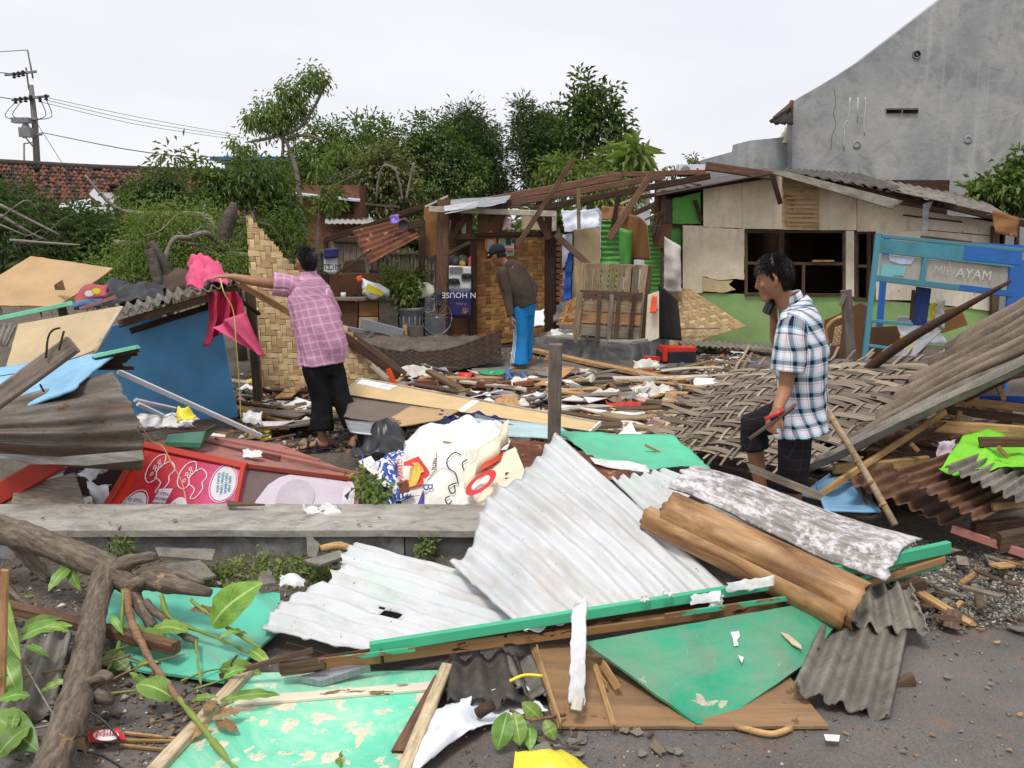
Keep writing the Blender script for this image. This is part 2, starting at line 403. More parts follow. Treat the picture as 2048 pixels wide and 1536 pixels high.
# ================================================================== setting
M_dirt=NT('dirt');_s=M_dirt;_v=_s.co('Object',rnd=False);_a=_s.noise(_v,1.6,8,.7);_b=_s.noise(_v,26,6,.75)
_c=_s.ramp(_a,[(.3,(.045,.036,.028)),(.5,(.10,.08,.062)),(.7,(.17,.14,.11))]);_c=_s.mix(_s.ramp(_b,[(.42,0.0),(.7,.8)]),_c,(.2,.175,.145))
_c=_s.mix(_s.ramp(_s.noise(_v,70,3),[(.6,0.0),(.68,.8)]),_c,(.02,.018,.015));_s.bump(_b,.8,.02);M_dirt=_s.done(_c,.85,.25)
_s=NT('asphalt');_v=_s.co('Object',rnd=False);_a=_s.noise(_v,.9,7,.65);_b=_s.noise(_v,130,3,.8)
_c=_s.ramp(_a,[(.3,(.10,.092,.086)),(.7,(.2,.18,.165))]);_c=_s.mix(_s.ramp(_b,[(.35,.55),(.6,0.0)]),_c,(.03,.028,.027));_c=_s.mix(_s.ramp(_s.noise(_v,210,2),[(.66,0.0),(.72,.6)]),_c,(.32,.3,.28))
_c=_s.mix(_s.ramp(_s.noise(_v,3.2,7,.75),[(.52,0.0),(.68,.6)]),_c,(.25,.13,.075));_s.bump(_b,.6,.006);M_asph=_s.done(_c,_s.ramp(_a,[(.3,.45),(.6,.8)]),.35)
_s=NT('concrete');_v=_s.co('Object',rnd=False);_a=_s.noise(_v,3.2,9,.7,.4);_c=_s.ramp(_a,[(.3,(.055,.056,.056)),(.48,(.125,.126,.124)),(.68,(.32,.318,.305))]);_s.bump(_s.noise(_v,60,5),.3,.006);M_conc=_s.done(_c,.85,.2)
_s=NT('coping');_v=_s.co('Object',(.8,1.6,1.6),rnd=False);_a=_s.noise(_v,5,10,.75,.5);_c=_s.ramp(_a,[(.3,(.16,.14,.118)),(.5,(.32,.295,.26)),(.7,(.46,.435,.39))]);_c=_s.mix(_s.ramp(_s.noise(_s.co('Object',rnd=False),5,8,.75),[(.56,0.0),(.72,.8)]),_c,(.10,.085,.07));_s.bump(_s.noise(_v,30,5),.4,.006);M_cope=_s.done(_c,.85,.2)
_s=NT('floor_slab');_v=_s.co('Object',rnd=False);_a=_s.noise(_v,2.0,9,.7,.4);_c=_s.ramp(_a,[(.3,(.05,.042,.034)),(.5,(.13,.11,.09)),(.7,(.24,.21,.18))]);_s.bump(_s.noise(_v,50,5),.5,.008);M_slab=_s.done(_c,_s.ramp(_a,[(.35,.35),(.55,.9)]),.4)
def grid_sheet(name,xs,ys,zf,mat,kind):
 V=[(x,y,zf(x,y))for y in ys for x in xs];n=len(xs)
 fs=[(j*n+i,j*n+i+1,(j+1)*n+i+1,(j+1)*n+i)for j in range(len(ys)-1)for i in range(n-1)]
 o=mk(name,V,fs,mat,smooth=True,origin=Vector((0,0,0)));o['kind']=kind;return o
def gz(x,y):
 k=max(0,min(1,(y-4.0)/.8));z=-.03*k*0
 z+=(noise.noise(Vector((x*1.1,y*1.1,0)))*.035+noise.noise(Vector((x*3.3,y*3.3,5)))*.015)*k
 return z-.012
_xs=[-400,-120,-40,-20,-14]+[-10+i*.2 for i in range(101)]+[14,20,40,120,400];_ys=[-60,-20,-5,0,1,2,3]+[3.6+i*.16 for i in range(75)]+[17,20,26,40,80,200,900]
grid_sheet('ground',_xs,_ys,gz,M_dirt,'structure')
def road_edge(x):return 3.98+.10*math.sin(x*1.3)+.12*noise.noise(Vector((x*1.7,0,3)))+.05*noise.noise(Vector((x*7,1,3)))
_rx=[-60,-20,-10]+[-6+i*.12 for i in range(101)]+[10,20,60]
_V=[];_n=len(_rx)
for k in range(5):
 for x in _rx:e=road_edge(x)if abs(x)<8 else 4;_V.append((x,[-40,-5,1.5,2.8,e][k],.004+.0*k if k<4 else -.006))
mk('road',_V,[(j*_n+i,j*_n+i+1,(j+1)*_n+i+1,(j+1)*_n+i)for j in range(4)for i in range(_n-1)],M_asph,origin=Vector((0,0,0)))['kind']='structure'
# house floor slab, cracked into big pieces
_a,_b,_c2,_d2=G(905,772),G(1330,790),G(1420,728),G(960,716)
_sl=sheet('floor_slab',[_d2+Vector((0,0,.03)),_c2+Vector((0,0,.03)),_b+Vector((0,0,.03)),_a+Vector((0,0,.03))],M_slab,30,14,th=.05,jag=.18,crump=.008,crs=2);_sl['kind']='structure'
# low wall with coping and jointed blocks along the road
lw=thing('low_wall','long low concrete wall with a worn coping across the left foreground','low wall',Vector((-1.8,4.9,0)))
def kx(x):return P(x,1055,4.72).x
_x0,_x1=-4.6,1.6
V,fs,_=[],[],0
_cs=[]
for i in range(41):
 x=lerp(_x0,_x1,i/40);h=.158+.006*noise.noise(Vector((x*2,0,0)));f=4.70+.012*noise.noise(Vector((x*3,4,0)));b_=5.14+.012*noise.noise(Vector((x*3,9,0)))
 V+=[Vector((x,f,h-.045)),Vector((x,f,h-.008)),Vector((x,f+.012,h)),Vector((x,b_-.01,h+.004)),Vector((x,b_,h-.01)),Vector((x,b_,-.1))]
 if i:
  q=(i-1)*6
  for k in range(5):fs.append((q+k,q+6+k,q+7+k,q+k+1))
mk('coping',V,fs,M_cope,lw)
_joints=[-4.6,-3.55,kx(215),kx(808),.55,1.6]
for a_,b_ in zip(_joints[:-1],_joints[1:]):
 g=0.004;f=4.722+RNG.uniform(-.004,.004)
 v_,f_=hexa([(a_+g,f,-.08),(b_-g,f,-.08),(b_-g,5.0,-.08),(a_+g,5.0,-.08),(a_+g,f,.115),(b_-g,f,.115),(b_-g,5.0,.115),(a_+g,5.0,.115)])
 mk('block',v_,f_,M_conc,lw)
# ------------------------------------------------------------------ big grey building on the right
_s=NT('grey_render');_v=_s.co('Object',rnd=False);_a=_s.noise(_v,.55,8,.62,.3);_b=_s.noise(_v,2.3,9,.72,.6)
_c=_s.ramp(_a,[(.3,C(128,130,132)),(.5,C(153,154,153)),(.7,C(178,177,169))]);_z=_s.xyz(_v)[2]
_zz=_s.math('ADD',_z,_s.math('MULTIPLY',_s.noise(_v,.5,5),.5))
_c=_s.mix(_s.ramp(_s.math('MULTIPLY',_zz,.1),[(.505,0.0),(.525,.75)]),_c,C(172,170,158));_c=_s.mix(_s.ramp(_b,[(.48,0.0),(.72,.65)]),_c,C(102,104,106))
_st=_s.noise(_s.co('Object',(2.2,2.2,.12),rnd=False),2.2,5,.6);_c=_s.mix(_s.ramp(_st,[(.56,0.0),(.72,.45)]),_c,C(186,187,184));_s.bump(_s.noise(_v,9,6),.35,.03);M_grey=_s.done(_c,.9,.15)
M_dark=m_plain('dark_void',(.012,.011,.010),.3,3,.9,.1,0)
M_hole=M_dark
gb=thing('rendered_building','tall grey cement rendered building with a sloping gable and two vent slots','building',P(1800,560,17))
def wallpoly(name,px,d,mat,parent,th=.25):return poly(name,[P(x,y,d)for x,y in px],mat,th=th,jag=0,parent=parent)
wallpoly('gable_wall',[(1583,206),(1608,190),(1640,172),(1680,148),(1720,122),(1770,84),(1830,38),(1890,-8),(1980,-80),(2300,-300),(2300,640),(1588,640)],17,M_grey,gb,.3)
wallpoly('low_wall',[(1410,318),(1470,302),(1472,288),(1500,281),(1580,273),(1581,640),(1380,640),(1380,330)],17.3,M_grey,gb)
for x in (1774,1807):
 v_,f_=box_geo(P(x+14,223,16.98),.27,.03,.055);o=mk('vent_slot',v_,f_,M_dark,gb)
 plank('slot_lintel',P(x-2,218,16.96),P(x+30,218,16.96),.03,.03,M_conc,parent=gb)
lathe('pipe_hole',P(1833,109,17.02),[(.0,-.06),(.05,-.06),(.05,.0),(.05,.05),(.035,.05),(.035,.0),(0,0)],M_dark,gb,14,axis=(0,-1,0))
lathe('pipe_stub',P(1833,109,16.99),[(.075,-.02),(.075,.02),(.052,.02),(.052,-.02)],M_conc,gb,14,axis=(0,-1,0))
for (x,y)in ((1714,289),(1936,279)):lathe('patch_ring',P(x,y,16.995),[(.05,0),(.08,.0),(.08,.008),(.05,.008)],M_grey,gb,12,axis=(0,-1,0))
# crack and drips
M_white=m_plain('white_drip',C(186,189,190),.1,8,.8)
for pts in ([(1700,195),(1698,235),(1690,250),(1688,300)],[(1730,195),(1731,215),(1728,240),(1729,270)],[(1716,195),(1715,245)]):
 tube('plaster_drip',[P(x,y,17.0)for x,y in pts],.012,M_white,5,gb,sp=3)
tube('crack',[P(x,y,16.998)for x,y in ((1668,178),(1672,205),(1667,226),(1672,250),(1664,272),(1662,300))],.0035,M_dark,4,gb,sp=3)
M_tile=m_plain('terracotta',C(124,80,64),.5,9,.85,.2,.4,vary=.45,dirt=(.03,.025,.022),damt=.5)
M_tiled=m_plain('dark_tile',C(58,52,48),.4,9,.85,.2,.4,vary=.3)
ev=thing('tiled_eave','dark tiled eave sticking out from the grey building','eave',P(1585,240,16.6))
for k in range(3):
 sheet('tile_course',[P(1583-k*4,206+k*13,17.2-.3*k),P(1583,206+k*13-6,16.6-.3*k),P(1583,226+k*11,16.5-.3*k),P(1545-k*2,234+k*5,17.2-.3*k)],M_tiled if k else M_tile,8,4,th=.03,wave=(3,.03,'u'),parent=ev)
plank('rafter',P(1540,243,16.4),P(1584,215,16.4),.05,.05,M_tiled,parent=ev);plank('rafter',P(1550,248,16.8),P(1584,228,16.8),.05,.05,M_tiled,parent=ev)
fi=thing('roof_finial','small cream plaster finial on the low grey wall by the eave','finial',P(1570,275,17.2))
M_cream=m_plain('cream',C(205,198,180),.15,5,.8)
lathe('body',P(1571,276,17.4),[(.14,-.1),(.12,.02),(.09,.04),(.075,.1),(.035,.13),(.03,.19),(.0,.2)],M_cream,fi,10)
# ------------------------------------------------------------------ left: long house with worn tiled roof
M_brick=m_plain('far_brick',C(120,82,66),.4,14,.9,.1,.4,vary=.2)
M_tinw=m_tin('white_tin',[C(150,155,160),C(200,205,208),C(225,228,230)],(1,4,1),3,.5)
M_ting=m_tin('grey_tin',[C(120,118,112),C(160,157,150),C(182,180,172)],(1,3,1),3,.7)
lh=thing('tiled_house','long low house with a mossy broken terracotta tile roof behind the fallen trees','house',P(150,470,27))
D0=27
tl,tr,br,bl=P(-260,322,29),P(520,352,29),P(520,452,25.5),P(-260,448,25.5)
poly('roof_deck',[tl,tr,br,bl],M_dark,th=.06,parent=lh)
_g=[];_g2=[];nu_,nv_=84,15
_nn=face_cam(nrm(tl,tr,br,bl),tl)
for j in range(nv_):
 for i in range(nu_):
  u,v=(i+.5*(j%2))/nu_,j/nv_
  hx=noise.noise(Vector((u*20,v*4,2)))
  if hx>.47:continue
  p=lerp(lerp(tl,tr,u),lerp(bl,br,u),v)+_nn*(.04+RNG.random()*.03);du=(tr-tl)/nu_;dv=(bl-tl)/nv_;rr=RNG.uniform(-.03,.03)
  a0=p;c8=[a0,a0+du*.92,a0+du*.92+dv*1.12+_nn*(.05+rr),a0+dv*1.12+_nn*(.05-rr)]
  mid=_nn*.04
  (_g if RNG.random()<.66 else _g2).append(([c8[0],c8[0]+du*.46+mid,c8[1],c8[2],c8[3]+du*.46+mid,c8[3],c8[2]-_nn*.05,c8[3]-_nn*.05],[(0,5,4,1),(1,4,3,2),(5,7,6,3,4)]))
for gg,m in ((_g,M_tile),(_g2,M_tiled)):
 V,fs=join(gg);o=mk('roof_tiles',V,fs,m,lh);o['kind']='stuff'
tube('ridge',[tl+Vector((0,0,.1)),lerp(tl,tr,.3)+Vector((0,0,.12)),lerp(tl,tr,.6)+Vector((0,0,.06)),tr+Vector((0,0,.1))],.11,M_tiled,6,lh,sp=4)
v_,f_=hexa([P(-260,446,26.2),P(520,450,26.2),P(520,450,28.8),P(-260,446,28.8),P(-260,580,26.2),P(520,580,26.2),P(520,580,28.8),P(-260,580,28.8)]);mk('wall',v_,f_,M_brick,lh)
# small tin gable
sh=thing('tin_gable_shed','small shed with white tin verge and grey roof in front of the tiled house','shed',P(200,460,22))
sheet('roof_slope',[P(120,407,22),P(182,397,22.6),P(182,418,21.8),P(116,424,21.4)],M_tinw,30,3,th=.01,wave=(4,.02,'v'),parent=sh)
sheet('roof_slope',[P(192,384,22.8),P(262,388,22.8),P(300,424,21.6),P(228,424,21.6)],M_ting,40,3,th=.01,wave=(12,.015,'u'),parent=sh)
plank('verge_board',P(184,382,21.5),P(228,422,21.3),.2,.03,M_tinw,up=(0,-1,.2),parent=sh)
plank('fascia',P(116,424,21.2),P(240,420,21.2),.16,.03,M_tinw,up=(0,-1,.2),parent=sh)
v_,f_=box_geo(P(180,452,22.2)-Vector((0,0,.75)),1.5,.8,2.2);mk('wall',v_,f_,M_brick,sh)
s2=thing('brick_cottage','brick cottage with a pale grey sheet roof behind the fallen trees','house',P(420,460,21))
sheet('roof',[P(365,396,22.2),P(430,396,22.2),P(462,432,20.6),P(352,426,20.6)],M_ting,40,4,th=.015,wave=(14,.015,'u'),parent=s2)
v_,f_=box_geo(P(412,470,21.2)-Vector((0,0,.5)),1.25,.8,2.0);mk('wall',v_,f_,M_brick,s2)
v_,f_=box_geo(P(450,448,20.7),.3,.1,.5);mk('doorway',v_,f_,M_dark,s2)
M_sack=m_plain('sack_white',C(200,205,210),.15,6,.7,.3,.2)
sheet('white_tarpaulin',[P(452,446,19),P(500,446,19),P(492,490,19.2),P(455,480,19.2)],M_sack,10,10,th=.005,crump=.06,crs=3)
tag(bpy.data.objects['white_tarpaulin'],'white sheet hanging below the pale grey cottage roof','tarpaulin')
# blue house and white roof
bh=thing('blue_house','pale blue house with a bright blue eave among the trees','house',P(550,400,32))
M_pblue=m_plain('pale_blue',C(150,170,190),.15,3,.8);M_bblue=m_plain('bright_blue',C(60,110,150),.15,3,.7)
v_,f_=box_geo(P(560,372,32)-Vector((0,0,1.1)),3.2,2,3.9);mk('wall',v_,f_,M_pblue,bh)
v_,f_=box_geo(P(556,323,31.2),3.6,3.2,.12);mk('roof',v_,f_,M_bblue,bh)
for x in (576,612):
 v_,f_=box_geo(P(x,347,30.97),.28,.06,.45);wn=mk('window',v_,f_,M_dark,bh)
 plank('window_frame',P(x,334,30.92),P(x,360,30.92),.05,.03,M_white,parent=wn)
wr=thing('brick_shed','dark brick shed with a long white roof edge behind the bent tree','shed',P(640,470,20))
sheet('roof',[P(560,372,21.5),P(720,388,21.5),P(720,400,20),P(548,382,20)],M_tinw,10,2,th=.04,parent=wr)
v_,f_=box_geo(P(640,425,20.8)-Vector((0,0,.7)),2.0,1.0,2.6);mk('wall',v_,f_,M_brick,wr)
v_,f_=box_geo(P(670,415,20.2),.8,.15,.28);mk('opening',v_,f_,M_dark,wr)
sheet('lower_roof',[P(650,432,20.6),P(745,436,20.6),P(750,447,19.4),P(650,447,19.4)],M_ting,30,2,th=.01,wave=(9,.015,'u'),parent=wr)
# white house behind the shack and AC
wh=thing('white_house','white house with a dark sloping verge behind the timber roof','house',P(1240,420,24))
poly('wall',[P(1150,345,24),P(1190,312,24),P(1270,312,24),P(1300,350,24),P(1300,585,24),P(1150,585,24)],m_plain('house_white',C(205,208,212),.1,3),th=.3,parent=wh)
plank('verge',P(1256,312,23.7),P(1310,358,23.7),.12,.3,M_tiled,parent=wh)
M_acw=m_plain('ac_white',C(214,216,218),.06,4,.45,.4,.02)
ac=thing('air_conditioner','white outdoor air conditioner unit on the wall top behind the rafters','air conditioner',P(1380,350,16.8))
v_,f_=box_geo(P(1381,340,16.8),.48,.3,.19);mk('casing',v_,f_,M_acw,ac)
lathe('fan_grille',P(1371,341,16.63),[(.088,0),(.088,.012),(.075,.014),(.0,.01)],m_plain('fan',(.2,.21,.22),.1,3),ac,20,axis=(0,-1,0))
lathe('logo_disc',P(1395,338,16.635),[(.022,0),(.022,.006),(0,.006)],m_plain('logo_red',C(190,60,80),0,3),ac,12,axis=(0,-1,0))
plank('bracket',P(1356,352,16.8),P(1410,352,16.8),.2,.03,M_tiled,parent=ac)
# ------------------------------------------------------------------ utility pole
UD=40
M_pole=m_plain('pole_grey',C(125,120,115),.2,4,.8);M_cer=m_plain('ceramic_brown',(.045,.035,.03),.2,5,.4);M_steel=m_plain('steel_grey',(.22,.22,.23),.2,5,.5,.5)
up=thing('utility_pole','leaning concrete utility pole with transformer and crossarms','utility pole',P(77,338,UD))
tube('pole',[P(79,420,UD),P(70,250,UD),P(62,170,UD)],[.16,.13,.10],M_pole,8,up);tube('mast',[P(66,157,UD),P(55,100,UD)],.04,M_pole,6,up)
for (xa,ya,xb,yb)in ((10,150,73,143),(24,200,98,192),(28,240,75,238),(46,274,84,268)):plank('crossarm',P(xa,ya,UD-.15),P(xb,yb,UD-.15),.1,.1,M_steel,parent=up)
plank('side_post',P(52,135,UD),P(58,180,UD),.06,.06,M_steel,parent=up);plank('brace',P(52,276,UD-.1),P(70,298,UD-.1),.05,.05,M_steel,parent=up)
for (x,y)in ((28,151),(37,149),(46,147),(31,202),(41,200),(51,199),(61,196),(80,199),(92,195)):
 lathe('insulator',P(x,y-1,UD-.22),[(.03,-.14),(.1,-.1),(.04,-.05),(.1,-.02),(.04,.03),(.09,.06),(.02,.12)],M_cer,up,8)
tr_=mk('transformer',*join([box_geo(P(44,241,UD-.3),.75,.4,.22),box_geo(P(54,265,UD-.3),.5,.45,.4)]),M_steel,up);lathe('bushing',P(52,256,UD-.3),[(.2,0),(.1,.2),(.22,.36)],M_steel,up,8)
for pts in ([(30,205),(10,230),(28,240)],[(42,204),(25,228),(36,238)],[(92,198),(104,232),(76,239)],[(82,202),(92,230),(74,239)]):tube('jumper_wire',[P(x,y,UD-.2)for x,y in pts],.018,M_cer,4,up,sp=4)
gp=thing('lamp_post','thin grey post beside the leaning utility pole','post',P(49,340,42));tube('post',[P(49,400,42),P(48,287,42)],.04,M_pole,6,gp);plank('arm',P(48,287,42),P(66,285,42),.05,.05,M_pole,parent=gp)
for nm,lb,pts,r_ in (('power_line','thick service cable sagging from the utility pole to the trees',[(84,265,UD),(250,298,34),(420,320,29),(500,328,27)],.018),
 ('power_line','uppermost of three thin wires from the utility pole to the trees',[(98,196,UD),(280,235,44),(480,271,50)],.011),('power_line','middle of three thin wires from the utility pole to the trees',[(92,200,UD),(280,243,44),(480,275,50)],.011),
 ('power_line','lowest of three thin wires from the utility pole to the trees',[(82,204,UD),(280,250,44),(480,280,50)],.011),('power_line','upper wire leaving the pole top towards the left',[(30,148,UD),(-40,141,UD+3)],.02),
 ('power_line','wire leaving the middle crossarm towards the left',[(30,199,UD),(-40,188,UD+3)],.02),('power_line','topmost wire from the mast tip towards the left',[(55,100,UD),(-40,106,UD+3)],.018),('power_line','guy wire slanting down right from the utility pole',[(76,250,UD),(130,335,UD-3)],.015)):
 tag(tube(nm,[P(*p)for p in pts],r_,M_cer,4,sp=4),lb,'power line','power lines at the utility pole')
# ------------------------------------------------------------------ foliage
def leaf_geo(C_,D_,U_,ln,wd,fold=.25,bend=.3):
 n=len(C_);D_=D_/np.linalg.norm(D_,axis=1,keepdims=True);S=np.cross(D_,U_);S/=(np.linalg.norm(S,axis=1,keepdims=True)+1e-9);Nn=np.cross(S,D_)
 ln=ln[:,None];wd=wd[:,None]
 a=C_;tip=C_+D_*ln-Nn*ln*bend;mid=C_+D_*ln*.5+Nn*ln*.06
 l=mid+S*wd*.5+Nn*wd*fold;r=mid-S*wd*.5+Nn*wd*fold
 V=np.stack([a,l,tip,r],1).reshape(-1,3);i=np.arange(n)*4
 Fc=np.concatenate([np.stack([i,i+1,i+2],1),np.stack([i,i+2,i+3],1)]);return V,Fc
def np_mesh(name,V,Fc,mat,parent=None,origin=None):
 origin=np.array(origin if origin is not None else V.mean(0));me=bpy.data.meshes.new(name);V2=(V-origin).astype(np.float32)
 me.vertices.add(len(V));me.vertices.foreach_set('co',V2.ravel());k=Fc.shape[1]
 me.loops.add(Fc.size);me.loops.foreach_set('vertex_index',Fc.astype(np.int32).ravel());me.polygons.add(len(Fc))
 me.polygons.foreach_set('loop_start',np.arange(0,Fc.size,k,dtype=np.int32));me.update(calc_edges=True);me.validate();me.materials.append(mat)
 o=bpy.data.objects.new(name,me);link(o,parent);o.location=Vector(origin)-(gloc(parent)if parent is not None else Vector((0,0,0)));return o
def crown(blobs,ncl,per,ln,wd,seed,out=1.0,droop=.3,shell=.5,spread=.5,cl=None,zs=1.0):
 """blobs: (x,y,d,rx,ry) in picture terms turned into real ellipsoids; clumps of leaves through the volume"""
 r=np.random.RandomState(seed);CC,DD,LL,WW=[],[],[],[];area=np.array([b[3]*b[4]for b in blobs]);pr=area/area.sum()
 for b,p_ in zip(blobs,pr):
  c=np.array(P(b[0],b[1],b[2]));s=b[2]/F;R3=np.array([b[3]*s,(b[5]if len(b)>5 else b[3])*s,b[4]*s]);k=max(1,int(ncl*p_))
  d=r.normal(size=(k,3));d/=np.linalg.norm(d,axis=1,keepdims=True);rad=r.uniform(0,1,k)**(shell)
  rad*=1+.28*np.array([noise.noise(Vector((q*3.1+seed).tolist()))for q in d]);cc=c+d*rad[:,None]*R3
  for q in range(k):
   m=max(3,int(per*r.uniform(.6,1.4)));cs=(cl or .22)*r.uniform(.6,1.3)
   o=r.normal(size=(m,3))*cs*.5;CC.append(cc[q]+o);dd=d[q]*out*.6+o/cs*spread+r.normal(size=(m,3))*.35;dd[:,2]-=droop;DD.append(dd)
   LL.append(ln*r.uniform(.6,1.25,m));WW.append(wd*r.uniform(.7,1.2,m))
 CC=np.concatenate(CC);DD=np.concatenate(DD);n=len(CC);U=np.tile([0,0,1.0],(n,1))+r.normal(size=(n,3))*.5
 return leaf_geo(CC,DD,U,np.concatenate(LL),np.concatenate(WW))
M_bark=m_wood('bark',(.045,.036,.028),(.17,.14,.115),.15,.6);M_barkp=m_wood('bark_pale',(.12,.10,.08),(.33,.29,.24),.15,.6)
ML1=m_leaf('leaf_mid',(.05,.085,.024),(.17,.24,.065));ML2=m_leaf('leaf_dark',(.038,.066,.024),(.14,.2,.062));ML3=m_leaf('leaf_light',(.085,.13,.03),(.25,.33,.09))
ML4=m_leaf('leaf_blue',(.06,.098,.042),(.16,.225,.1));ML5=m_leaf('leaf_olive',(.07,.085,.03),(.2,.22,.09))
def tree(name,label,blobs,mat,ncl,per,ln,wd,trunk,seed,tr_=.12,group=None,bark=None,cat='tree',limbs=True,**k):
 t=thing(name,label,cat,P(*trunk[0]),group);tp=[P(*p)for p in trunk];tp[0].z=-.05;t.location.z=0;n=len(tp)
 tube('trunk',tp,[lerp(tr_,tr_*.45,i/(n-1))for i in range(n)],bark or M_bark,8,t,sp=4)
 if limbs:
  r=random.Random(seed)
  for b in blobs[:14]:
   s=lerp(tp[0],tp[-1],r.uniform(.55,1))if n==2 else tp[r.randrange(n//2,n)];e=P(b[0],b[1]-b[4]*.3,b[2]);m=lerp(s,e,.5)+Vector((r.uniform(-.2,.2),r.uniform(-.2,.2),r.uniform(-.1,.25)))
   tube('limb',[s,m,e],[tr_*.45,tr_*.3,tr_*.1],bark or M_bark,6,t,sp=3)
 V,Fc=crown(blobs,ncl,per,ln,wd,seed,**k);np_mesh('crown',V,Fc,mat,t);return t
tree('broadleaf_tree','dense mid green tree left of the shack behind the bent sapling',[(650,300,24,60,55),(720,285,24,70,55),(690,340,24,80,55),(780,300,24.5,55,60),(640,365,24,55,40),(730,370,24,60,40),(600,330,24.5,40,45)],ML1,600,19,.13,.046,[(690,520,24),(700,400,24),(710,330,24)],1,.16,'trees behind the wreckage',cl=.2)
tree('broadleaf_tree','dark green tree above the shack roof between the pale vines and the feathery trees',[(860,280,25,50,50),(830,330,25,60,55),(900,320,25,55,60),(870,370,25,80,45),(940,350,25,45,50),(810,385,25,60,35)],ML1,560,19,.13,.046,[(880,520,25),(870,400,25),(865,320,25)],2,.16,'trees behind the wreckage',cl=.2)
tree('vine_shrub','olive vine covered shrub with bare stems above the lean-to',[(760,345,22,45,55),(790,390,22,45,45),(740,400,22,40,35)],ML5,300,14,.14,.075,[(770,500,22),(765,400,22),(775,330,22)],3,.06,'trees behind the wreckage',bark=M_barkp,cl=.25)
for k,pts in enumerate(([(800,350),(775,330),(760,345),(752,400)],[(828,325),(820,360),(812,400)],[(790,335),(800,370),(805,400)])):
 o=tube('limb',[P(x,y,21.3)for x,y in pts],.03,M_barkp,5,bpy.data.objects['vine_shrub'],sp=4)
fe=dict(out=.5,droop=-.1,cl=.24,spread=.9,shell=.5)
tree('feathery_tree','slender feathery dark green tree leaning right behind the shack',[(930,250,26,35,35),(955,285,26,45,45),(975,320,26,40,45),(985,370,26,40,40)],ML4,260,46,.15,.013,[(985,520,26),(975,380,26),(945,250,26)],4,.1,'trees behind the wreckage',**fe)
tree('feathery_tree','tall upright feathery tree right of the far man',[(1050,245,26,28,42),(1060,300,26,40,45),(1095,290,26,50,45),(1080,350,26,50,50),(1130,320,26,40,50),(1120,365,26,50,30),(1110,250,26,32,35)],ML4,380,46,.15,.013,[(1085,520,26),(1080,380,26),(1065,250,26)],5,.1,'trees behind the wreckage',**fe)
tree('large_leaf_tree','tallest broad leaved tree standing above the rafters',[(1160,165,24,12,18),(1185,175,24,20,22),(1215,190,24,22,22),(1150,215,24,40,30),(1190,225,24,50,40),(1230,250,24,40,38),(1180,275,24,55,35),(1245,285,24,28,28),(1140,260,24,28,35)],ML2,210,12,.19,.075,[(1180,520,24),(1180,330,24),(1182,190,24)],6,.12,'trees behind the wreckage',cl=.2,spread=1.0,droop=.05)
tree('yellow_green_tree','bright yellow green sapling behind the rafters',[(1120,350,21,50,30),(1235,330,22,45,35),(1180,365,21,60,25),(1210,385,20,70,25),(1270,320,22,18,20)],ML3,300,18,.16,.045,[(1190,520,21),(1185,400,21),(1200,340,21)],7,.05,'trees behind the wreckage',cl=.24)
# bent sapling
bt=tree('bent_sapling','tall bent sapling with drooping leaf tufts against the sky',[(630,160,14,25,30),(590,190,14,30,30),(550,220,14,32,28),(510,240,14,28,25),(560,250,14,35,22),(480,295,14,22,18),(600,220,14.2,15,22)],ML3,230,16,.085,.02,[(605,500,14),(600,400,14),(583,310,14),(565,270,14)],8,.05,None,bark=M_barkp,limbs=False,droop=.9,out=.5,cl=.12,spread=.7)
for pts in ([(565,270),(600,255),(625,220),(643,185),(648,165)],[(565,270),(590,240),(605,205),(600,190)],[(567,272),(560,250),(550,225)],[(560,268),(530,260),(505,250)],[(558,272),(520,280),(490,285)],[(570,280),(610,270),(660,285)],[(565,272),(566,300),(560,340),(562,400)]):
 tube('branch',[P(x,y,14)for x,y in pts],[.024]*(len(pts)-1)+[.008],M_barkp,6,bt,sp=3)
b2=tree('bent_sapling','thin pale forked sapling between the mango clump and the lean-to',[(640,330,15,15,18),(660,400,15,25,22),(690,300,15,14,14)],ML3,45,14,.14,.03,[(625,520,15),(640,410,15),(650,370,15)],18,.04,None,bark=M_barkp,limbs=False,droop=.6,cl=.12)
for pts in ([(650,370),(670,350),(700,335)],[(645,385),(680,365),(720,345)]):tube('branch',[P(x,y,15)for x,y in pts],[.022,.016,.008],M_barkp,6,b2,sp=3)
mg=dict(droop=.5,spread=.9,out=.6)
tree('mango_tree','clump of drooping mango leaves above the tan mat',[(480,365,13,50,35),(520,345,13,40,30),(440,385,13,35,40),(545,390,13.5,40,45),(420,350,13,30,25),(350,320,13,22,16),(560,430,13.5,40,50)],ML1,230,13,.13,.03,[(520,560,13),(500,450,13),(490,390,13)],9,.06,None,cl=.18,**mg)
tree('leafy_bush','bushy dark leaved tree between the tin gable and the mango leaves',[(300,390,15,38,26),(330,368,15,32,14),(275,405,15,24,22),(350,410,15,40,30),(320,440,15,60,30)],ML2,320,15,.12,.03,[(310,560,15),(310,450,15),(315,390,15)],10,.07,None,cl=.2,**mg)
ff=dict(droop=.45,spread=.9,out=.5,cl=.2,shell=.6)
tree('fallen_tree','fallen feathery tree filling the far left above the tan board',[(20,412,10.5,50,28),(90,450,10.5,65,36),(30,480,10,80,55),(140,470,10.5,70,50),(200,500,10.5,60,50),(80,530,10,110,45),(-60,450,10,80,90)],ML4,520,34,.12,.010,[(150,620,10.3),(100,530,10.3),(70,450,10.3)],11,.06,'fallen trees on the left',**ff)
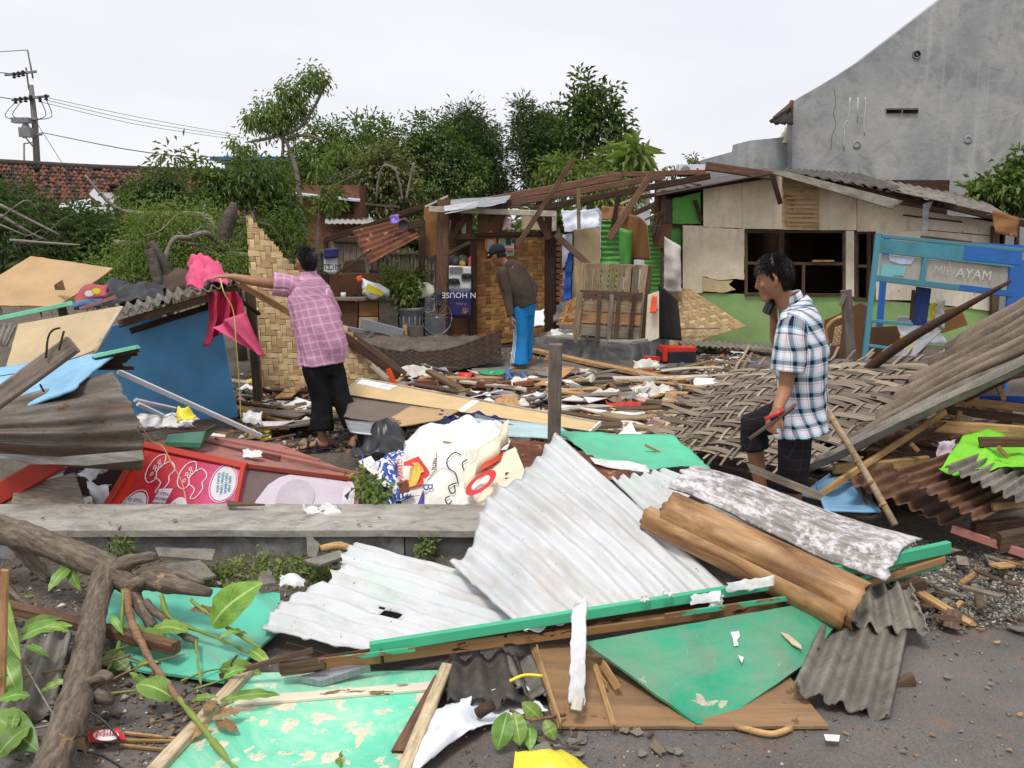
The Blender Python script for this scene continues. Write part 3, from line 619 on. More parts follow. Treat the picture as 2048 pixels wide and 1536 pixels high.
tree('fallen_tree','fallen tree with light green sprays behind the pink cloth',[(300,500,9.6,55,60),(280,560,9.4,50,45),(340,550,9.4,50,50),(230,540,9.8,40,40),(390,520,9.8,40,40),(430,480,10.3,45,40),(370,455,9.9,55,36),(450,530,9.6,40,36),(200,560,9.4,50,36),(310,445,9.8,45,28)],ML3,620,24,.05,.014,[(345,620,9.8),(330,540,9.8),(310,480,9.8)],12,.05,'fallen trees on the left',**ff)
tree('fallen_tree','dark fallen tree crown under the bare curved branch',[(420,450,11.5,70,40),(330,470,12,70,40),(480,500,11.5,60,60),(560,480,12,50,70),(230,450,12,60,40),(580,540,11.5,40,50)],ML1,330,24,.09,.016,[(480,620,11.8),(470,520,11.8),(460,450,11.8)],13,.07,'fallen trees on the left',**ff)
def bough(label,pts,rad,mat=M_barkp,d=None):return tag(tube('bare_branch',[P(*p)for p in pts],rad,mat,8,sp=4),label,'branch','bare branches of the fallen trees')
bough('long pale bare branch curving above the fallen trees',[(170,350,11),(230,415,11),(290,427,11),(380,428,11),(420,440,10.8),(440,500,10.6)],[.012,.025,.03,.035,.045,.06])
bough('pale forked bare branch sagging above the pink cloth',[(320,540,9),(345,480,9.2),(375,475,9.4),(410,466,9.6),(430,480,9.8)],[.018,.022,.025,.03,.03])
bough('thin pale twig dropping from the long bare branch',[(258,418,11),(245,450,11),(228,475,11)],[.015,.014,.008])
bough('thick broken upright limb with a pale splintered top',[(443,500,9.9),(452,460,9.9),(462,430,9.9),(468,405,9.9)],[.09,.085,.075,.03],M_bark)
bough('dark leaning stump behind the pink cloth',[(318,572,8.9),(305,520,8.9),(296,500,8.9)],[.05,.05,.045],M_bark)
bough('second dark leaning stump beside the light green sprays',[(338,560,9.0),(325,520,9.0),(300,485,9.0)],[.045,.045,.04],M_bark)
bough('dark fallen trunk leaning over the woven tan mat',[(530,520,9.8),(510,470,9.8),(497,430,9.8)],[.075,.07,.06],M_bark)
bough('straight pale fallen pole lying among the leaves',[(230,485,9.9),(330,495,9.9),(420,505,9.9),(500,512,9.9)],[.035,.035,.04,.035])
for k,pts in enumerate(([(0,410,9.4),(60,440,9.4),(120,470,9.4)],[(0,430,9.5),(50,460,9.5),(90,480,9.5)],[(20,480,9.3),(80,485,9.3),(160,490,9.3)])):
 bough(['upper thin bare twig crossing the fallen feathery tree','middle thin bare twig crossing the fallen feathery tree','lower thin bare twig crossing the fallen feathery tree'][k],pts,[.018,.015,.008])
tree('right_bush','green bush growing against the grey wall at the right edge',[(2010,375,15,45,28),(2045,350,15,30,40),(1965,390,15,28,18),(2060,390,15,40,30)],ML1,190,16,.14,.07,[(2040,520,15),(2035,420,15),(2020,380,15)],14,.05,None,cat='bush',cl=.16)
tree('small_shrub','tiny shrub growing on the wall beside the air conditioner',[(1388,322,17.2,12,10),(1345,345,17.2,14,8)],ML1,22,10,.09,.035,[(1388,350,17.2),(1388,330,17.2)],15,.012,None,cat='shrub',limbs=False,cl=.08)
_gt=tree('banana_plant','small banana like tuft above the white house roof',[(1270,310,21,22,14)],ML3,10,8,.5,.12,[(1268,400,21),(1268,318,21)],16,.05,None,cat='plant',limbs=False,cl=.1,spread=1.2,droop=.1)
# far belt of bushes and palms closing the view between the houses
_fb=[];_r=random.Random(5)
for i in range(46):_fb.append((-500+i*70+_r.uniform(-30,30),470+_r.uniform(-20,40),36+_r.uniform(-3,6),60,70+_r.uniform(-15,25)))
_V,_F=crown(_fb,2600,14,.5,.22,77,cl=.6);tag(np_mesh('far_wood',_V,_F,ML2),'dense dark green belt of far bushes closing the background',None,None,'stuff')
_r=random.Random(8)
for k in range(9):
 x,y=_r.uniform(-10,560),_r.uniform(400,540);d=_r.uniform(9.0,9.9);a=_r.uniform(-.7,.6);l=_r.uniform(50,150)
 pts=[P(x,y,d),P(x+l*.35*math.cos(a),y-l*.35*math.sin(a)+_r.uniform(-12,12),d),P(x+l*.7*math.cos(a),y-l*.7*math.sin(a)+_r.uniform(-18,18),d+.1),P(x+l*math.cos(a),y-l*math.sin(a)+_r.uniform(-10,30),d+.2)]
 tag(tube('bare_twig',pts,[.010,.008,.006,.003],M_barkp if k%3 else M_bark,5,sp=3),'thin bare twig tangled in the fallen trees on the left','twig','thin twigs of the fallen trees')
# ================================================================== wood, boards
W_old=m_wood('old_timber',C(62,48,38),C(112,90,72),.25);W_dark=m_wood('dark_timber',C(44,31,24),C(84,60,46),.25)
W_red=m_wood('red_timber',C(76,54,42),C(128,96,74),.2);W_tan=m_wood('tan_timber',C(140,104,66),C(196,158,108),.18);W_grey=m_wood('grey_timber',C(96,88,78),C(152,140,124),.2)
W_pal=m_wood('pallet_wood',C(112,94,74),C(170,148,118),.25,st=.3);W_white=m_wood('whitewashed',C(150,140,124),C(206,198,182),.12,st=.45)
B_cream=m_paint('cream_board',C(228,214,186),C(160,125,85),.70,7,(.32,.25,.17),.38,.75,(3,.5,1));B_white=m_paint('white_board',C(230,220,200),C(165,140,105),.66,9,(.3,.24,.17),.35,.75,(3,.6,1))
B_stain=m_paint('stained_board',C(206,184,146),C(160,120,76),.6,8,(.32,.19,.09),.75,.75,(.7,4,1));B_green=m_paint('green_wall',C(134,174,100),C(160,170,134),.70,6,(.2,.2,.12),.5,.7)
B_green2=m_paint('green_sheet',C(92,168,72),C(110,120,70),.76,6,(.07,.12,.05),.2,.6);B_ply=m_paint('brown_ply',C(150,104,62),C(110,76,46),.66,6,(.1,.06,.035),.35,.75,(4,.5,1));B_beige=m_paint('beige_board',C(208,186,142),C(150,116,76),.74,8,(.2,.14,.08),.25,.75)
B_dply=m_paint('dark_ply',C(104,70,46),C(70,46,30),.62,5,(.06,.04,.03),.4,.75,(3,.6,1))
T_asb=m_tin('asbestos',[C(84,80,72),C(124,118,108),C(150,145,134)],(1,1,1),5,.9);T_asbd=m_tin('asbestos_dark',[C(52,48,44),C(84,78,72),C(118,112,104)],(1,1,1),5,.9);T_rust=m_tin('rust_tin',[C(62,38,28),C(112,66,44),C(150,96,66)],(.6,3,1),3.2,.75,0,.12,C(168,128,96));T_gal=m_tin('galvanised',[C(110,112,116),C(146,148,152),C(176,178,182)],(1,3,1),3,.4,.35)
K_white=m_plain('white_plastic',C(222,224,230),.1,5,.45,.4,.1);K_blue=m_plain('blue_tarp',C(36,84,176),.25,6,.4,.4,.15);K_black=m_plain('black_sheet',C(40,40,42),.35,5,.45,.4,.2);K_greyt=m_plain('grey_cloth',C(196,190,182),.12,5,.8,.2,.2,dirt=C(150,130,110),damt=.2)
K_orange=m_plain('orange_plastic',C(240,84,36),.15,5,.4,.4,.1);K_yellow=m_plain('yellow_plastic',C(232,214,40),.12,5,.4,.4,.1);K_red=m_plain('red_plastic',C(205,42,30),.15,5,.35,.5,.1);K_purple=m_plain('purple_plastic',C(130,100,190),.2,5,.4)
BB_tan=[m_bamboo('bamboo_tan_%d'%i,*q)for i,q in enumerate(((C(158,128,88),C(198,170,126)),(C(146,117,78),C(188,158,112)),(C(170,142,102),C(208,184,142))))]
BB_wall=[m_bamboo('bamboo_wall_%d'%i,*q)for i,q in enumerate(((C(118,82,44),C(170,126,74)),(C(130,92,52),C(180,138,84)),(C(104,70,38),C(154,112,64))))]
BB_grey=[m_bamboo('bamboo_grey_%d'%i,*q,.3)for i,q in enumerate(((C(72,62,54),C(124,110,96)),(C(90,78,68),C(148,132,116)),(C(112,96,78),C(176,160,138))))]
BB_dark=[m_bamboo('bamboo_dark_%d'%i,*q)for i,q in enumerate(((C(30,22,16),C(58,43,30)),(C(40,29,20),C(70,51,36))))]
BB_cream=[m_bamboo('bamboo_cream_%d'%i,*q)for i,q in enumerate(((C(188,170,124),C(222,208,166)),(C(176,158,112),C(214,198,152))))]
def bar(name,x1,y1,x2,y2,d,wpx,mat,parent=None,d2=None,t=None,**k):
 d2=d if d2 is None else d2;w_=wpx*(d+d2)/2/F;return plank(name,P(x1,y1,d),P(x2,y2,d2),w_,t or w_*.7,mat,up=(0,-1,.05),parent=parent,**k)
def ppoly(name,px,d,mat,parent=None,th=.012,jag=0,**k):
 return poly(name,[P(q[0],q[1],q[2]if len(q)>2 else d)for q in px],mat,th=th,jag=jag,parent=parent,**k)
# ------------------------------------------------------------------ plank house on the right
ph=thing('plank_house','low house of cream plywood panels with a green dado and dark open windows','house',P(1680,690,13.3))
HD=13.2
ppoly('dado',[(1352,588),(1405,586),(1490,589),(1700,594),(1760,600),(2010,625),(2010,712),(1340,700)],HD,B_green,ph,.14,seed=1)
lathe('drain_hole',P(1417,611,HD-.02),[(.0,.0),(.03,.0),(.035,.005),(.035,-.02)],M_conc,ph,12,axis=(0,-1,0))
dq=HD-.02
for k,(px,m)in enumerate([
 ([(1367,452),(1404,453),(1404,584),(1367,588)],B_cream),([(1407,456),(1488,459),(1487,558),(1470,556),(1440,559),(1406,551)],B_cream),([(1406,555),(1440,563),(1465,562),(1456,570),(1470,578),(1446,584),(1406,581)],B_beige),
 ([(1408,374),(1484,362),(1484,455),(1408,453)],B_cream),([(1487,361),(1560,350),(1563,352),(1563,457),(1487,456)],B_cream),([(1566,356),(1637,366),(1637,459),(1565,458)],B_stain),([(1640,368),(1712,392),(1712,459),(1640,459)],B_cream),
 ([(1716,396),(1850,420),(1850,460),(1716,462)],B_cream),([(1853,424),(1990,446),(1998,460),(1990,470),(1853,458)],B_white),([(1752,464),(1850,463),(1850,600),(1752,598)],B_white),([(1853,462),(1985,474),(1988,622),(1853,604)],B_white),
 ([(1691,463),(1707,463),(1707,592),(1691,590)],B_white)]):
 px=[(x+(1.3 if x>sum(p[0]for p in px)/len(px)else -1.3),y+(1.3 if y>sum(p[1]for p in px)/len(px)else -1.3))for x,y in px]
 ppoly('wall_panel',px,dq-.004*(k%3),m,ph,.012,jag=.012 if k in (1,2,8)else .003,seed=k)
for k in range(9):bar('stain_slat',1572,378+k*9,1634,379+k*9,dq-.03,4.5,B_stain.name and m_wood('slat_%d'%k,C(176,132,80),C(214,190,150),.1),ph,t=.006)
for (a,b)in (((1407,372),(1407,586)),((1486,358),(1486,456)),((1564,350),(1564,458)),((1639,364),(1639,460)),((1714,394),(1714,600)),((1852,420),(1852,604))):bar('stud',a[0],a[1],b[0],b[1],HD+.05,6,W_old,ph)
bar('rail',1330,449,1408,454,HD+.04,6,W_dark,ph);bar('rail',1408,456,1990,463,HD+.06,7,W_old,ph)
for nm,x0,x1,y0,y1,bars_ in (('window',1490,1690,461,588,[(1490,526,1690,528,6),(1562,462,1561,526,12),(1607,528,1606,588,6)]),('window',1709,1750,463,598,[(1709,532,1750,533,6),(1738,463,1736,598,8)])):
 wn=mk(nm,*join([hexa([P(x0,y0,HD),P(x1,y0,HD),P(x1,y0,HD-.04),P(x0,y0,HD-.04),P(x0,y0+5,HD),P(x1,y0+5,HD),P(x1,y0+5,HD-.04),P(x0,y0+5,HD-.04)])]),W_dark,ph)
 for (a,b,c,d,w_)in [(x0+2,y0,x0+2,y1,6),(x1-2,y0,x1-2,y1,6),(x0,y1,x1,y1+2,6)]+bars_:bar('frame',a,b,c,d,HD-.02,w_,W_dark if w_>7 else W_old,wn)
bar('sill_scrap',1625,522,1668,522,HD-.06,4,W_tan,ph)
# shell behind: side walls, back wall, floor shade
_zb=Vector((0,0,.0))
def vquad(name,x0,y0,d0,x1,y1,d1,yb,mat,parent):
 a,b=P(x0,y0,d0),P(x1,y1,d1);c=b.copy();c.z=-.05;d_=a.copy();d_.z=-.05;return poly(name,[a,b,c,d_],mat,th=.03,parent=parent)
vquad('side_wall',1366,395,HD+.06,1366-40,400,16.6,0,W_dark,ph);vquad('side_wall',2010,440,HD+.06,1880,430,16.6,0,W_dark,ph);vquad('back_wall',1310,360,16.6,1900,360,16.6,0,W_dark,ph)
ppoly('green_gable',[(1345,398),(1402,384),(1402,448),(1345,448)],HD+.03,B_green2,ph,.01,jag=.02);ppoly('green_inner',[(1344,450),(1364,452),(1362,520),(1340,505)],HD+.1,B_green2,ph,.01,jag=.02)
bar('corner_post',1327,380,1325,588,HD-.2,9,W_old,ph);bar('brace',1390,400,1403,442,HD-.02,7,W_dark,ph)
# roof
rf=mk('roof',*join([hexa([P(1560,344,12.7),P(1310,392,12.7),P(1315,380,17),P(1530,338,17)]+[v+Vector((0,0,.015))for v in (P(1560,344,12.7),P(1310,392,12.7),P(1315,380,17),P(1530,338,17))])]),T_asbd,ph)
for k in range(5):bar('purlin',1400-k*22,372+k*5,1380-k*14,368+k*4,12.8,6,W_dark,rf,d2=16.5)
sheet('roof_sheet',[P(1572,336,15.5),P(1725,348,15.5),P(1860,392,12.6),P(1560,342,12.6)],T_asbd,60,8,th=.008,wave=(13,.018,'u'),parent=ph,jag=.05)
sheet('roof_sheet',[P(1720,350,15.5),P(1960,396,15.5),P(2040,442,12.7),P(1780,384,12.7)],T_asb,60,8,th=.008,wave=(13,.018,'u'),parent=ph,jag=.08,seed=2)
sheet('roof_sheet',[P(1690,352,15.2),P(1900,388,15.2),P(1920,412,13.8),P(1700,365,13.8)],T_asbd,60,6,th=.008,wave=(12,.018,'u'),parent=ph,jag=.06,seed=3)
sheet('loose_roof_sheet',[P(1552,344,12.4),P(1633,366,12.5),P(1802,405,12.1),P(1786,418,11.9)]if 0 else [P(1562,341,12.5),P(1806,403,12.1),P(1784,418,11.9),P(1545,347,12.3)],T_asb,20,30,th=.008,wave=(4.5,.014,'v'),parent=ph,seed=4)
sheet('loose_roof_sheet',[P(1800,374,12.9),P(1910,398,12.7),P(1915,408,12.4),P(1790,382,12.6)],T_asb,20,20,th=.008,wave=(3,.014,'v'),parent=ph,seed=5)
for (a,b,c,d,m,w_)in ((1412,332,1548,352,W_red,16),(1560,346,1860,408,W_dark,12),(1860,405,2060,450,W_dark,12)):bar('fascia',a,b,c,d,12.75,w_,m,ph)
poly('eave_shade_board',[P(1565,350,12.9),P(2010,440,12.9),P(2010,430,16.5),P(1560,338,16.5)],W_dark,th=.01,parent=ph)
bar('bracket',1544,348,1561,408,12.6,9,W_dark,ph);ppoly('tin_strip',[(1846,408),(1868,400),(1858,420),(1854,468),(1844,470)],12.6,T_gal,ph,.004)
bar('white_lath',1806,430,1924,444,HD-.06,3,W_old,ph);bar('end_post',1990,452,1988,640,HD-.1,14,W_old,ph)
sheet('torn_card',[P(1985,420,12.4),P(2040,436,12.4),P(2035,475,12.4),P(1990,466,12.4)],B_ply,6,6,th=.004,crump=.05,crs=6);tag(bpy.data.objects['torn_card'],'torn brown card flapping under the eave at the right edge','card')
# ------------------------------------------------------------------ central shack
sk=thing('bamboo_shack','wrecked timber shack with woven bamboo walls and an open doorway','shack',P(990,690,13.1))
for (a,b,c,d,dd,w_,m)in ((888,400,882,692,12.9,25,W_red),(946,465,945,690,13.0,14,W_dark),(1101,418,1100,684,13.0,22,W_dark),(844,440,843,682,12.9,13,W_old),(928,420,927,470,12.95,9,W_white),(1109,425,1108,462,12.9,9,W_white),(898,440,896,475,12.9,8,W_white)):bar('post',a,b,c,d,dd,w_,m,sk,rag=.01)
for (a,b,c,d,dd,w_,m)in ((858,418,1112,428,12.75,11,W_white),(893,474,1090,468,12.95,12,W_old),(890,510,940,484,12.85,7,W_old),(950,470,1095,466,12.9,8,W_dark)):bar('beam',a,b,c,d,dd,w_,m,sk)
bar('brace',900,478,935,430,12.85,12,W_dark,sk);bar('brace',1073,424,1098,478,12.85,14,W_dark,sk);bar('brace',1112,470,1180,532,12.8,12,W_old,sk,d2=12.4)
for px,m in (([(848,416),(880,414),(878,510),(848,512)],B_ply),([(895,422),(945,424),(945,474),(895,474)],B_dply),([(955,428),(1012,428),(1008,466),(955,468)],B_dply),([(1043,430),(1090,430),(1088,460),(1043,458)],B_beige),([(897,640),(942,638),(942,668),(897,668)],B_dply),([(897,670),(942,667),(942,698),(897,694)],B_ply)):ppoly('panel',px,13.02,m,sk,.01,jag=.006)
ww=weave('woven_wall','','',[P(953,474,13.06),P(1094,470,13.06),P(1094,676,13.06),P(953,692,13.06)],15,26,BB_wall,.97,.95,.007,.003,2,parent=sk,seed=3)
poly('wall_lining',[P(950,472,13.1),P(1096,468,13.1),P(1096,684,13.1),P(950,694,13.1)],B_dply,th=.01,parent=sk)
vquad('back_lining',893,470,14.4,950,470,14.4,0,W_dark,sk);vquad('side_lining',1096,470,13.1,1092,466,14.6,0,W_dark,sk)
sheet('roof_tin',[P(893,402,13.4),P(1022,390,13.3),P(1012,405,12.6),P(888,424,12.5)],T_gal,24,8,th=.004,crump=.02,crs=4,parent=sk);ppoly('roof_tin_flap',[(888,412,12.6),(958,402,12.6),(952,416,12.55),(890,428,12.5)],12.6,T_gal,sk,.004)
poly('shack_roof_deck',[P(893,408,14.6),P(1050,400,14.6),P(1040,414,12.9),P(895,420,12.9)],W_dark,th=.01,parent=sk)
# poster in the doorway, upside down
M_navy=m_plain('poster_navy',C(52,48,104),.15,5,.5,.3,.05);M_posterw=m_plain('poster_white',C(200,202,204),.12,7,.5,.3,.05);M_txt=m_plain('print_white',C(220,222,230),.03,5,.6,.2,0);M_gold=m_plain('print_gold',C(150,120,70),.1,5,.6,.2,0);M_ink=m_plain('print_dark',(.03,.035,.03),.1,5,.6,.2,0)
po=thing('printed_poster','navy and white palm tree poster hung upside down in the shack doorway','poster',P(919,638,12.8))
sheet('sheet_top',[P(898,531,12.8),P(942,533,12.8),P(942,580,12.8),P(898,579,12.8)],M_posterw,8,8,th=.004,crump=.008,parent=po);sheet('sheet_base',[P(898,579,12.8),P(942,580,12.8),P(942,636,12.8),P(898,634,12.8)],M_navy,8,8,th=.004,crump=.008,parent=po)
text('lettering','N HOUSE',P(918,590,12.77),(-1,0,0),(0,0,-1),.115,M_txt,po);text('lettering','n Asri',P(922,608,12.77),(-1,0,.1),(0,0,-1),.06,M_gold,po)
for k in range(9):a=k*math.pi/4.5;tube('emblem_ray',[P(930,623,12.775),P(930+7*math.cos(a),623+8*math.sin(a),12.775)],.006,M_gold,4,po)
for (x,y)in ((908,566),(934,556)):
 for k in range(9):a=math.pi*(.05+k*.115);tube('palm_frond',[P(x,y-8,12.778),P(x+9*math.cos(a),y-8+7*math.sin(a),12.778),P(x+13*math.cos(a),y+3+7*math.sin(a),12.778)],[.012,.012,.002],M_ink,4,po)
ppoly('skyline',[(899,534),(925,534),(925,545),(899,548)],12.782,m_plain('print_grey',C(120,116,118),.2,9),po,.002)
# things hung on the shack
p2=thing('housing_poster','crumpled poster of white houses pinned on the woven shack wall','poster',P(1028,512,12.95));M_pg=m_plain('poster_green',C(110,150,80),.3,14,.5,.3,.02)
sheet('paper',[P(995,466,12.97),P(1028,463,12.97),P(1028,512,12.97),P(1000,514,12.97)],M_posterw,8,8,th=.002,crump=.012,crs=6,parent=p2)
for (a,b,c,d,m)in ((996,467,1026,472,M_pg),(1012,474,1022,490,M_ink),(1001,476,1009,492,M_pg),(1002,506,1028,512,M_pg),(1024,478,1028,486,M_ink),(1006,496,1028,500,K_orange),(1014,502,1026,505,M_navy)):ppoly('print',[(a,b),(c,b),(c,d),(a,d)],12.935,m,p2,.002)
bgo=thing('orange_bag','orange mesh bag hanging on the woven shack wall','bag',P(980,505,12.93))
for pts in ([(971,502),(972,475),(980,466),(990,476),(991,490)],[(972,476),(990,476)],[(975,474),(981,462),(988,474)]):tube('strap',[P(x,y,12.93)for x,y in pts],.012,K_orange,5,bgo,sp=3)
sheet('pouch',[P(973,478,12.94),P(990,478,12.94),P(990,502,12.94),P(972,504,12.94)],m_plain('pouch_grey',C(150,140,130),.2,8),8,8,th=.01,crump=.01,parent=bgo)
sb=sheet('pink_sack',[P(1008,438,12.95),P(1024,437,12.95),P(1022,460,12.9),P(1004,460,12.9)],m_plain('pink_white',C(214,180,182),.2,14,.6),10,10,th=.03,crump=.04,crs=8,bulge=.05);tag(sb,'pale pink sack wedged above the woven shack wall','sack')
# kitchen things in the doorway
for nm,lb,x,y,r_,m in (('cooking_pot','steel pot on the board in the shack doorway',908,522,.075,T_gal),('steel_plate','round steel lid leaning in the shack doorway',926,520,.07,T_gal)):
 o=lathe(nm,P(x,y,13.2),[(0,0),(r_,0),(r_*1.05,.01),(r_,.06),(r_*.9,.07),(0,.072)],m,None,18,axis=(0,-1,.2));tag(o,lb,nm.split('_')[1])
o=lathe('yellow_gourd',P(925,533,13.0),[(0,0),(.045,.01),(.05,.04),(.04,.075),(0,.085)],K_yellow,None,12);tag(o,'small yellow plastic tub above the upside down poster','tub')
o=sheet('red_bag',[P(937,515,12.9),P(942,512,12.9),P(942,534,12.9),P(936,534,12.9)],m_plain('red_soft',C(220,100,84),.1,6),6,6,th=.02,crump=.02);tag(o,'small red plastic bag at the edge of the poster','bag')
# ------------------------------------------------------------------ loose rafters above
def rafter(label,x1,y1,x2,y2,d,w_,m=W_red,d2=None,**k):return tag(bar('rafter',x1,y1,x2,y2,d,w_,m,None,d2,**k),label,'rafter','exposed roof timbers')
rafter('uppermost long red brown rafter rising from the tin sheet',975,402,1242,352,13.6,15);rafter('second long red brown rafter under the uppermost one',985,414,1330,352,13.3,12);rafter('lowest long rafter running from the shack to the house roof',1060,420,1420,352,13.0,12,W_dark)
rafter('long thin rafter reaching from the yellow green tree to the fascia',1212,350,1412,344,13.9,9,W_red);rafter('pale orange timber standing diagonally above the far man',1034,492,1146,320,12.4,10,W_red);rafter('dark timber hanging diagonally over the green sheets',1218,478,1304,346,12.5,13,W_red)
rafter('short pale strut hanging beside the white sheet',1156,376,1158,458,12.6,7,W_pal);rafter('short dark strut over the green sheets',1236,392,1224,462,12.8,8,W_dark);rafter('sloping rafter of the lean-to down to the left',650,480,862,412,13.2,11,W_dark);rafter('thin lath crossing the lean-to rafter',730,408,800,414,13.4,4,W_old)
rafter('dark stub rafter beside the hanging pan',790,432,895,396,13.1,10,W_dark);rafter('pale lath resting on the stub rafter',850,414,896,392,12.9,4,W_white);rafter('thick dark log end above the rust sheet',815,452,846,446,12.7,16,W_dark)
rafter('low purlin under the house roof slope',1270,396,1545,352,12.9,8,W_dark);rafter('pale stick crossing the curved brown board',1240,408,1290,388,12.9,4,W_white)
rafter('broken rafter behind the curved brown board',1250,436,1310,408,13.0,10,W_old)
# ------------------------------------------------------------------ between shack and house
bp=thing('brick_pillar','narrow red brick pillar beside the woven shack wall','pillar',P(1116,640,13.0));M_br=m_plain('red_brick',C(136,84,64),.3,18,.9,.15,.4,vary=.3,dirt=C(120,105,90),damt=.3);M_mort=m_plain('mortar',C(128,118,106),.2,12,.95,.1,.4)
v_,f_=box_geo((P(1113,560,13.12)),.09,.09,1.5);mk('mortar',v_,f_,M_mort,bp)
for k in range(11):
 v_,f_=box_geo(P(1116+RNG.uniform(-1.5,1.5),486+k*11.2,13.03),.13+RNG.uniform(-.01,.015),.11,.06,RNG.uniform(-.06,.06));mk('brick',v_,f_,M_br,bp)
sheet('stone_base',[P(1108,610,12.98),P(1124,608,12.98),P(1126,640,12.9),P(1106,644,12.9)],M_conc,6,6,th=.12,crump=.04,parent=bp)
tag(sheet('white_sheet',[P(1120,420,12.9),P(1200,416,12.8),P(1200,456,12.75),P(1128,466,12.8)],m_plain('white_blue',C(212,218,234),.12,6,.4),16,12,th=.004,crump=.07,crs=5,jag=.03),'white plastic sheet draped over the beige panel','plastic sheet')
tag(sheet('white_sheet',[P(1124,470,12.95),P(1145,466,12.9),P(1144,500,12.9),P(1124,540,12.95)],m_plain('white_blue2',C(196,200,214),.12,6,.4),8,12,th=.004,crump=.03,crs=5),'narrow white plastic sheet hanging beside the brick pillar','plastic sheet')
tag(sheet('blue_tarpaulin',[P(1136,508,12.85),P(1144,500,12.85),P(1142,600,12.8),P(1124,602,12.85)],K_blue,8,20,th=.004,crump=.05,crs=6),'blue tarpaulin strip hanging beside the brick pillar','tarpaulin')
tag(ppoly('beige_panel',[(1148,456),(1201,456),(1199,605),(1146,605)],12.98,B_beige,None,.012,jag=.004),'tall beige plywood panel standing behind the pallets','panel');tag(bar('door_post',1142,465,1140,605,12.95,8,W_dark),'dark post between the blue tarpaulin and the beige panel','post')
tag(sheet('green_sheet',[P(1202,440,13.0),P(1250,440,12.95),P(1240,640,12.9),P(1198,640,13.0)],B_green2,10,90,th=.004,wave=(19,.012,'v'),crump=.03,crs=5,jag=.01),'wrinkled green sheet wall right of the beige panel','sheet')
tag(sheet('green_sheet',[P(1290,450,13.1),P(1322,450,13.1),P(1322,680,13.1),P(1286,680,13.1)],B_green2,8,90,th=.004,wave=(26,.008,'v'),crump=.01),'ribbed green sheet wall behind the corner post','sheet')
def curl(x0,x1,y0,y1,d,depth,ph0=0,ph1=math.pi):
 def f(u,v):
  a=ph0+(ph1-ph0)*u;xx=x0+(x1-x0)*(.5-.5*math.cos(a));p=P(xx,y0+(y1-y0)*v,d);return p+Vector((0,-depth*math.sin(a),0))
 return f
tag(sheet('green_board',None,B_green2,14,10,th=.008,fn=lambda u,v:P(1236+30*u*(1-.5*v*v)+4*v,452+95*v+math.sin(u*2)*8,12.8-.12*math.sin(u*2.4)),jag=.01),'bent green hardboard flap in front of the curled brown board','board')
tag(sheet('brown_board',None,B_ply,20,14,th=.008,fn=lambda u,v:P(1244+50*math.sin(u*1.7)+v*6,424+12*u+(95-10*u)*v+30*(1-v)*(1-math.cos(u*1.3)),12.6+.25*math.cos(u*3.0)),jag=.01),'curled brown plywood board leaning over the green sheets','board')
tag(sheet('card_strip',[P(1202,412,12.85),P(1262,412,12.9),P(1256,440,12.8),P(1202,442,12.8)],B_ply,16,6,th=.004,crump=.04,crs=6,jag=.02),'torn brown cardboard strip along the top of the green sheet','cardboard')
for k,(x1,y1,x2,y2)in enumerate(((1306,470,1316,430),(1312,480,1322,436),(1300,462,1325,424),(1290,440,1330,420))):tag(bar('hanging_lath',x1,y1,x2,y2,12.9,4,W_old),['left lath','right lath','slanting lath','topmost lath'][k]+' of the broken laths hanging under the roof corner','lath','broken laths under the roof corner')
tag(ppoly('brown_flap',[(1302,452),(1345,448),(1338,500),(1308,492)],12.95,B_dply,None,.006,jag=.03),'dark brown board flap below the roof corner','board')
tag(sheet('white_tarpaulin',[P(1328,472,12.75),P(1362,492,12.75),P(1364,585,12.7),P(1326,586,12.75)],K_greyt,14,18,th=.006,crump=.05,crs=4,bulge=.08,jag=.02),'whitish cloth hanging from the corner post of the house','cloth')
tag(weave('bamboo_mat','tan woven mat leaning against the green dado','mat',[P(1332,575,12.9),P(1380,578,12.9),P(1492,652,12.6),P(1340,700,12.5)],22,16,BB_tan,.95,.95,.006,.003,2,seed=5))
tag(weave('bamboo_mat','small broken piece of woven mat behind the pallets','mat',[P(1136,602,12.6),P(1160,590,12.6),P(1160,650,12.4),P(1112,650,12.4)],7,9,BB_wall,.95,.95,.006,.003,2,seed=6))
# plinth with the pallets
pl_=thing('concrete_plinth','low grey concrete plinth under the pallets','plinth',P(1200,712,11.9))
a_,b_,c_,d_=P(1064,702,12.3),P(1268,722,11.6),P(1338,704,12.2),P(1120,690,13.0)
for v in (a_,b_,c_,d_):v.z=-.03
hgt=Vector((0,0,.27));V,fs=hexa([a_,b_,c_,d_,a_+hgt,b_+hgt,c_+hgt,d_+hgt]);mk('block',V,fs,M_conc,pl_)
V,fs=hexa([v+hgt+Vector((0,0,.002))for v in (lerp(a_,d_,.05),lerp(b_,d_,.03),lerp(c_,a_,.02),d_)]+[v+hgt+Vector((0,0,.025))for v in (lerp(a_,d_,.05),lerp(b_,d_,.03),lerp(c_,a_,.02),d_)]);mk('cap',V,fs,M_cope,pl_)
def pallet(label,hs,vs_,d):
 t=thing('wooden_pallet',label,'pallet',P(1220,690,d),'wooden pallets leaning together')
 for (x1,y1,x2,y2,w_,dd,m)in hs+vs_:bar('slat' if w_>9 else 'bearer',x1,y1,x2,y2,dd,w_,m,t,t=.022,rag=.008)
pallet('taller wooden pallet with upright slats standing on the plinth',[(1168,530,1300,534,8,12.12,W_pal)],[(1166+i*15.2,526+i*.6,1150+i*16+(2 if i>7 else 0),690-(0 if i in (0,8)else 4),13,12.05-.02*(i%2),W_pal)for i in range(8)]+[(1290,530,1272,686,13,11.95,W_pal),(1300,531,1286,684,10,11.98,W_old)],12)
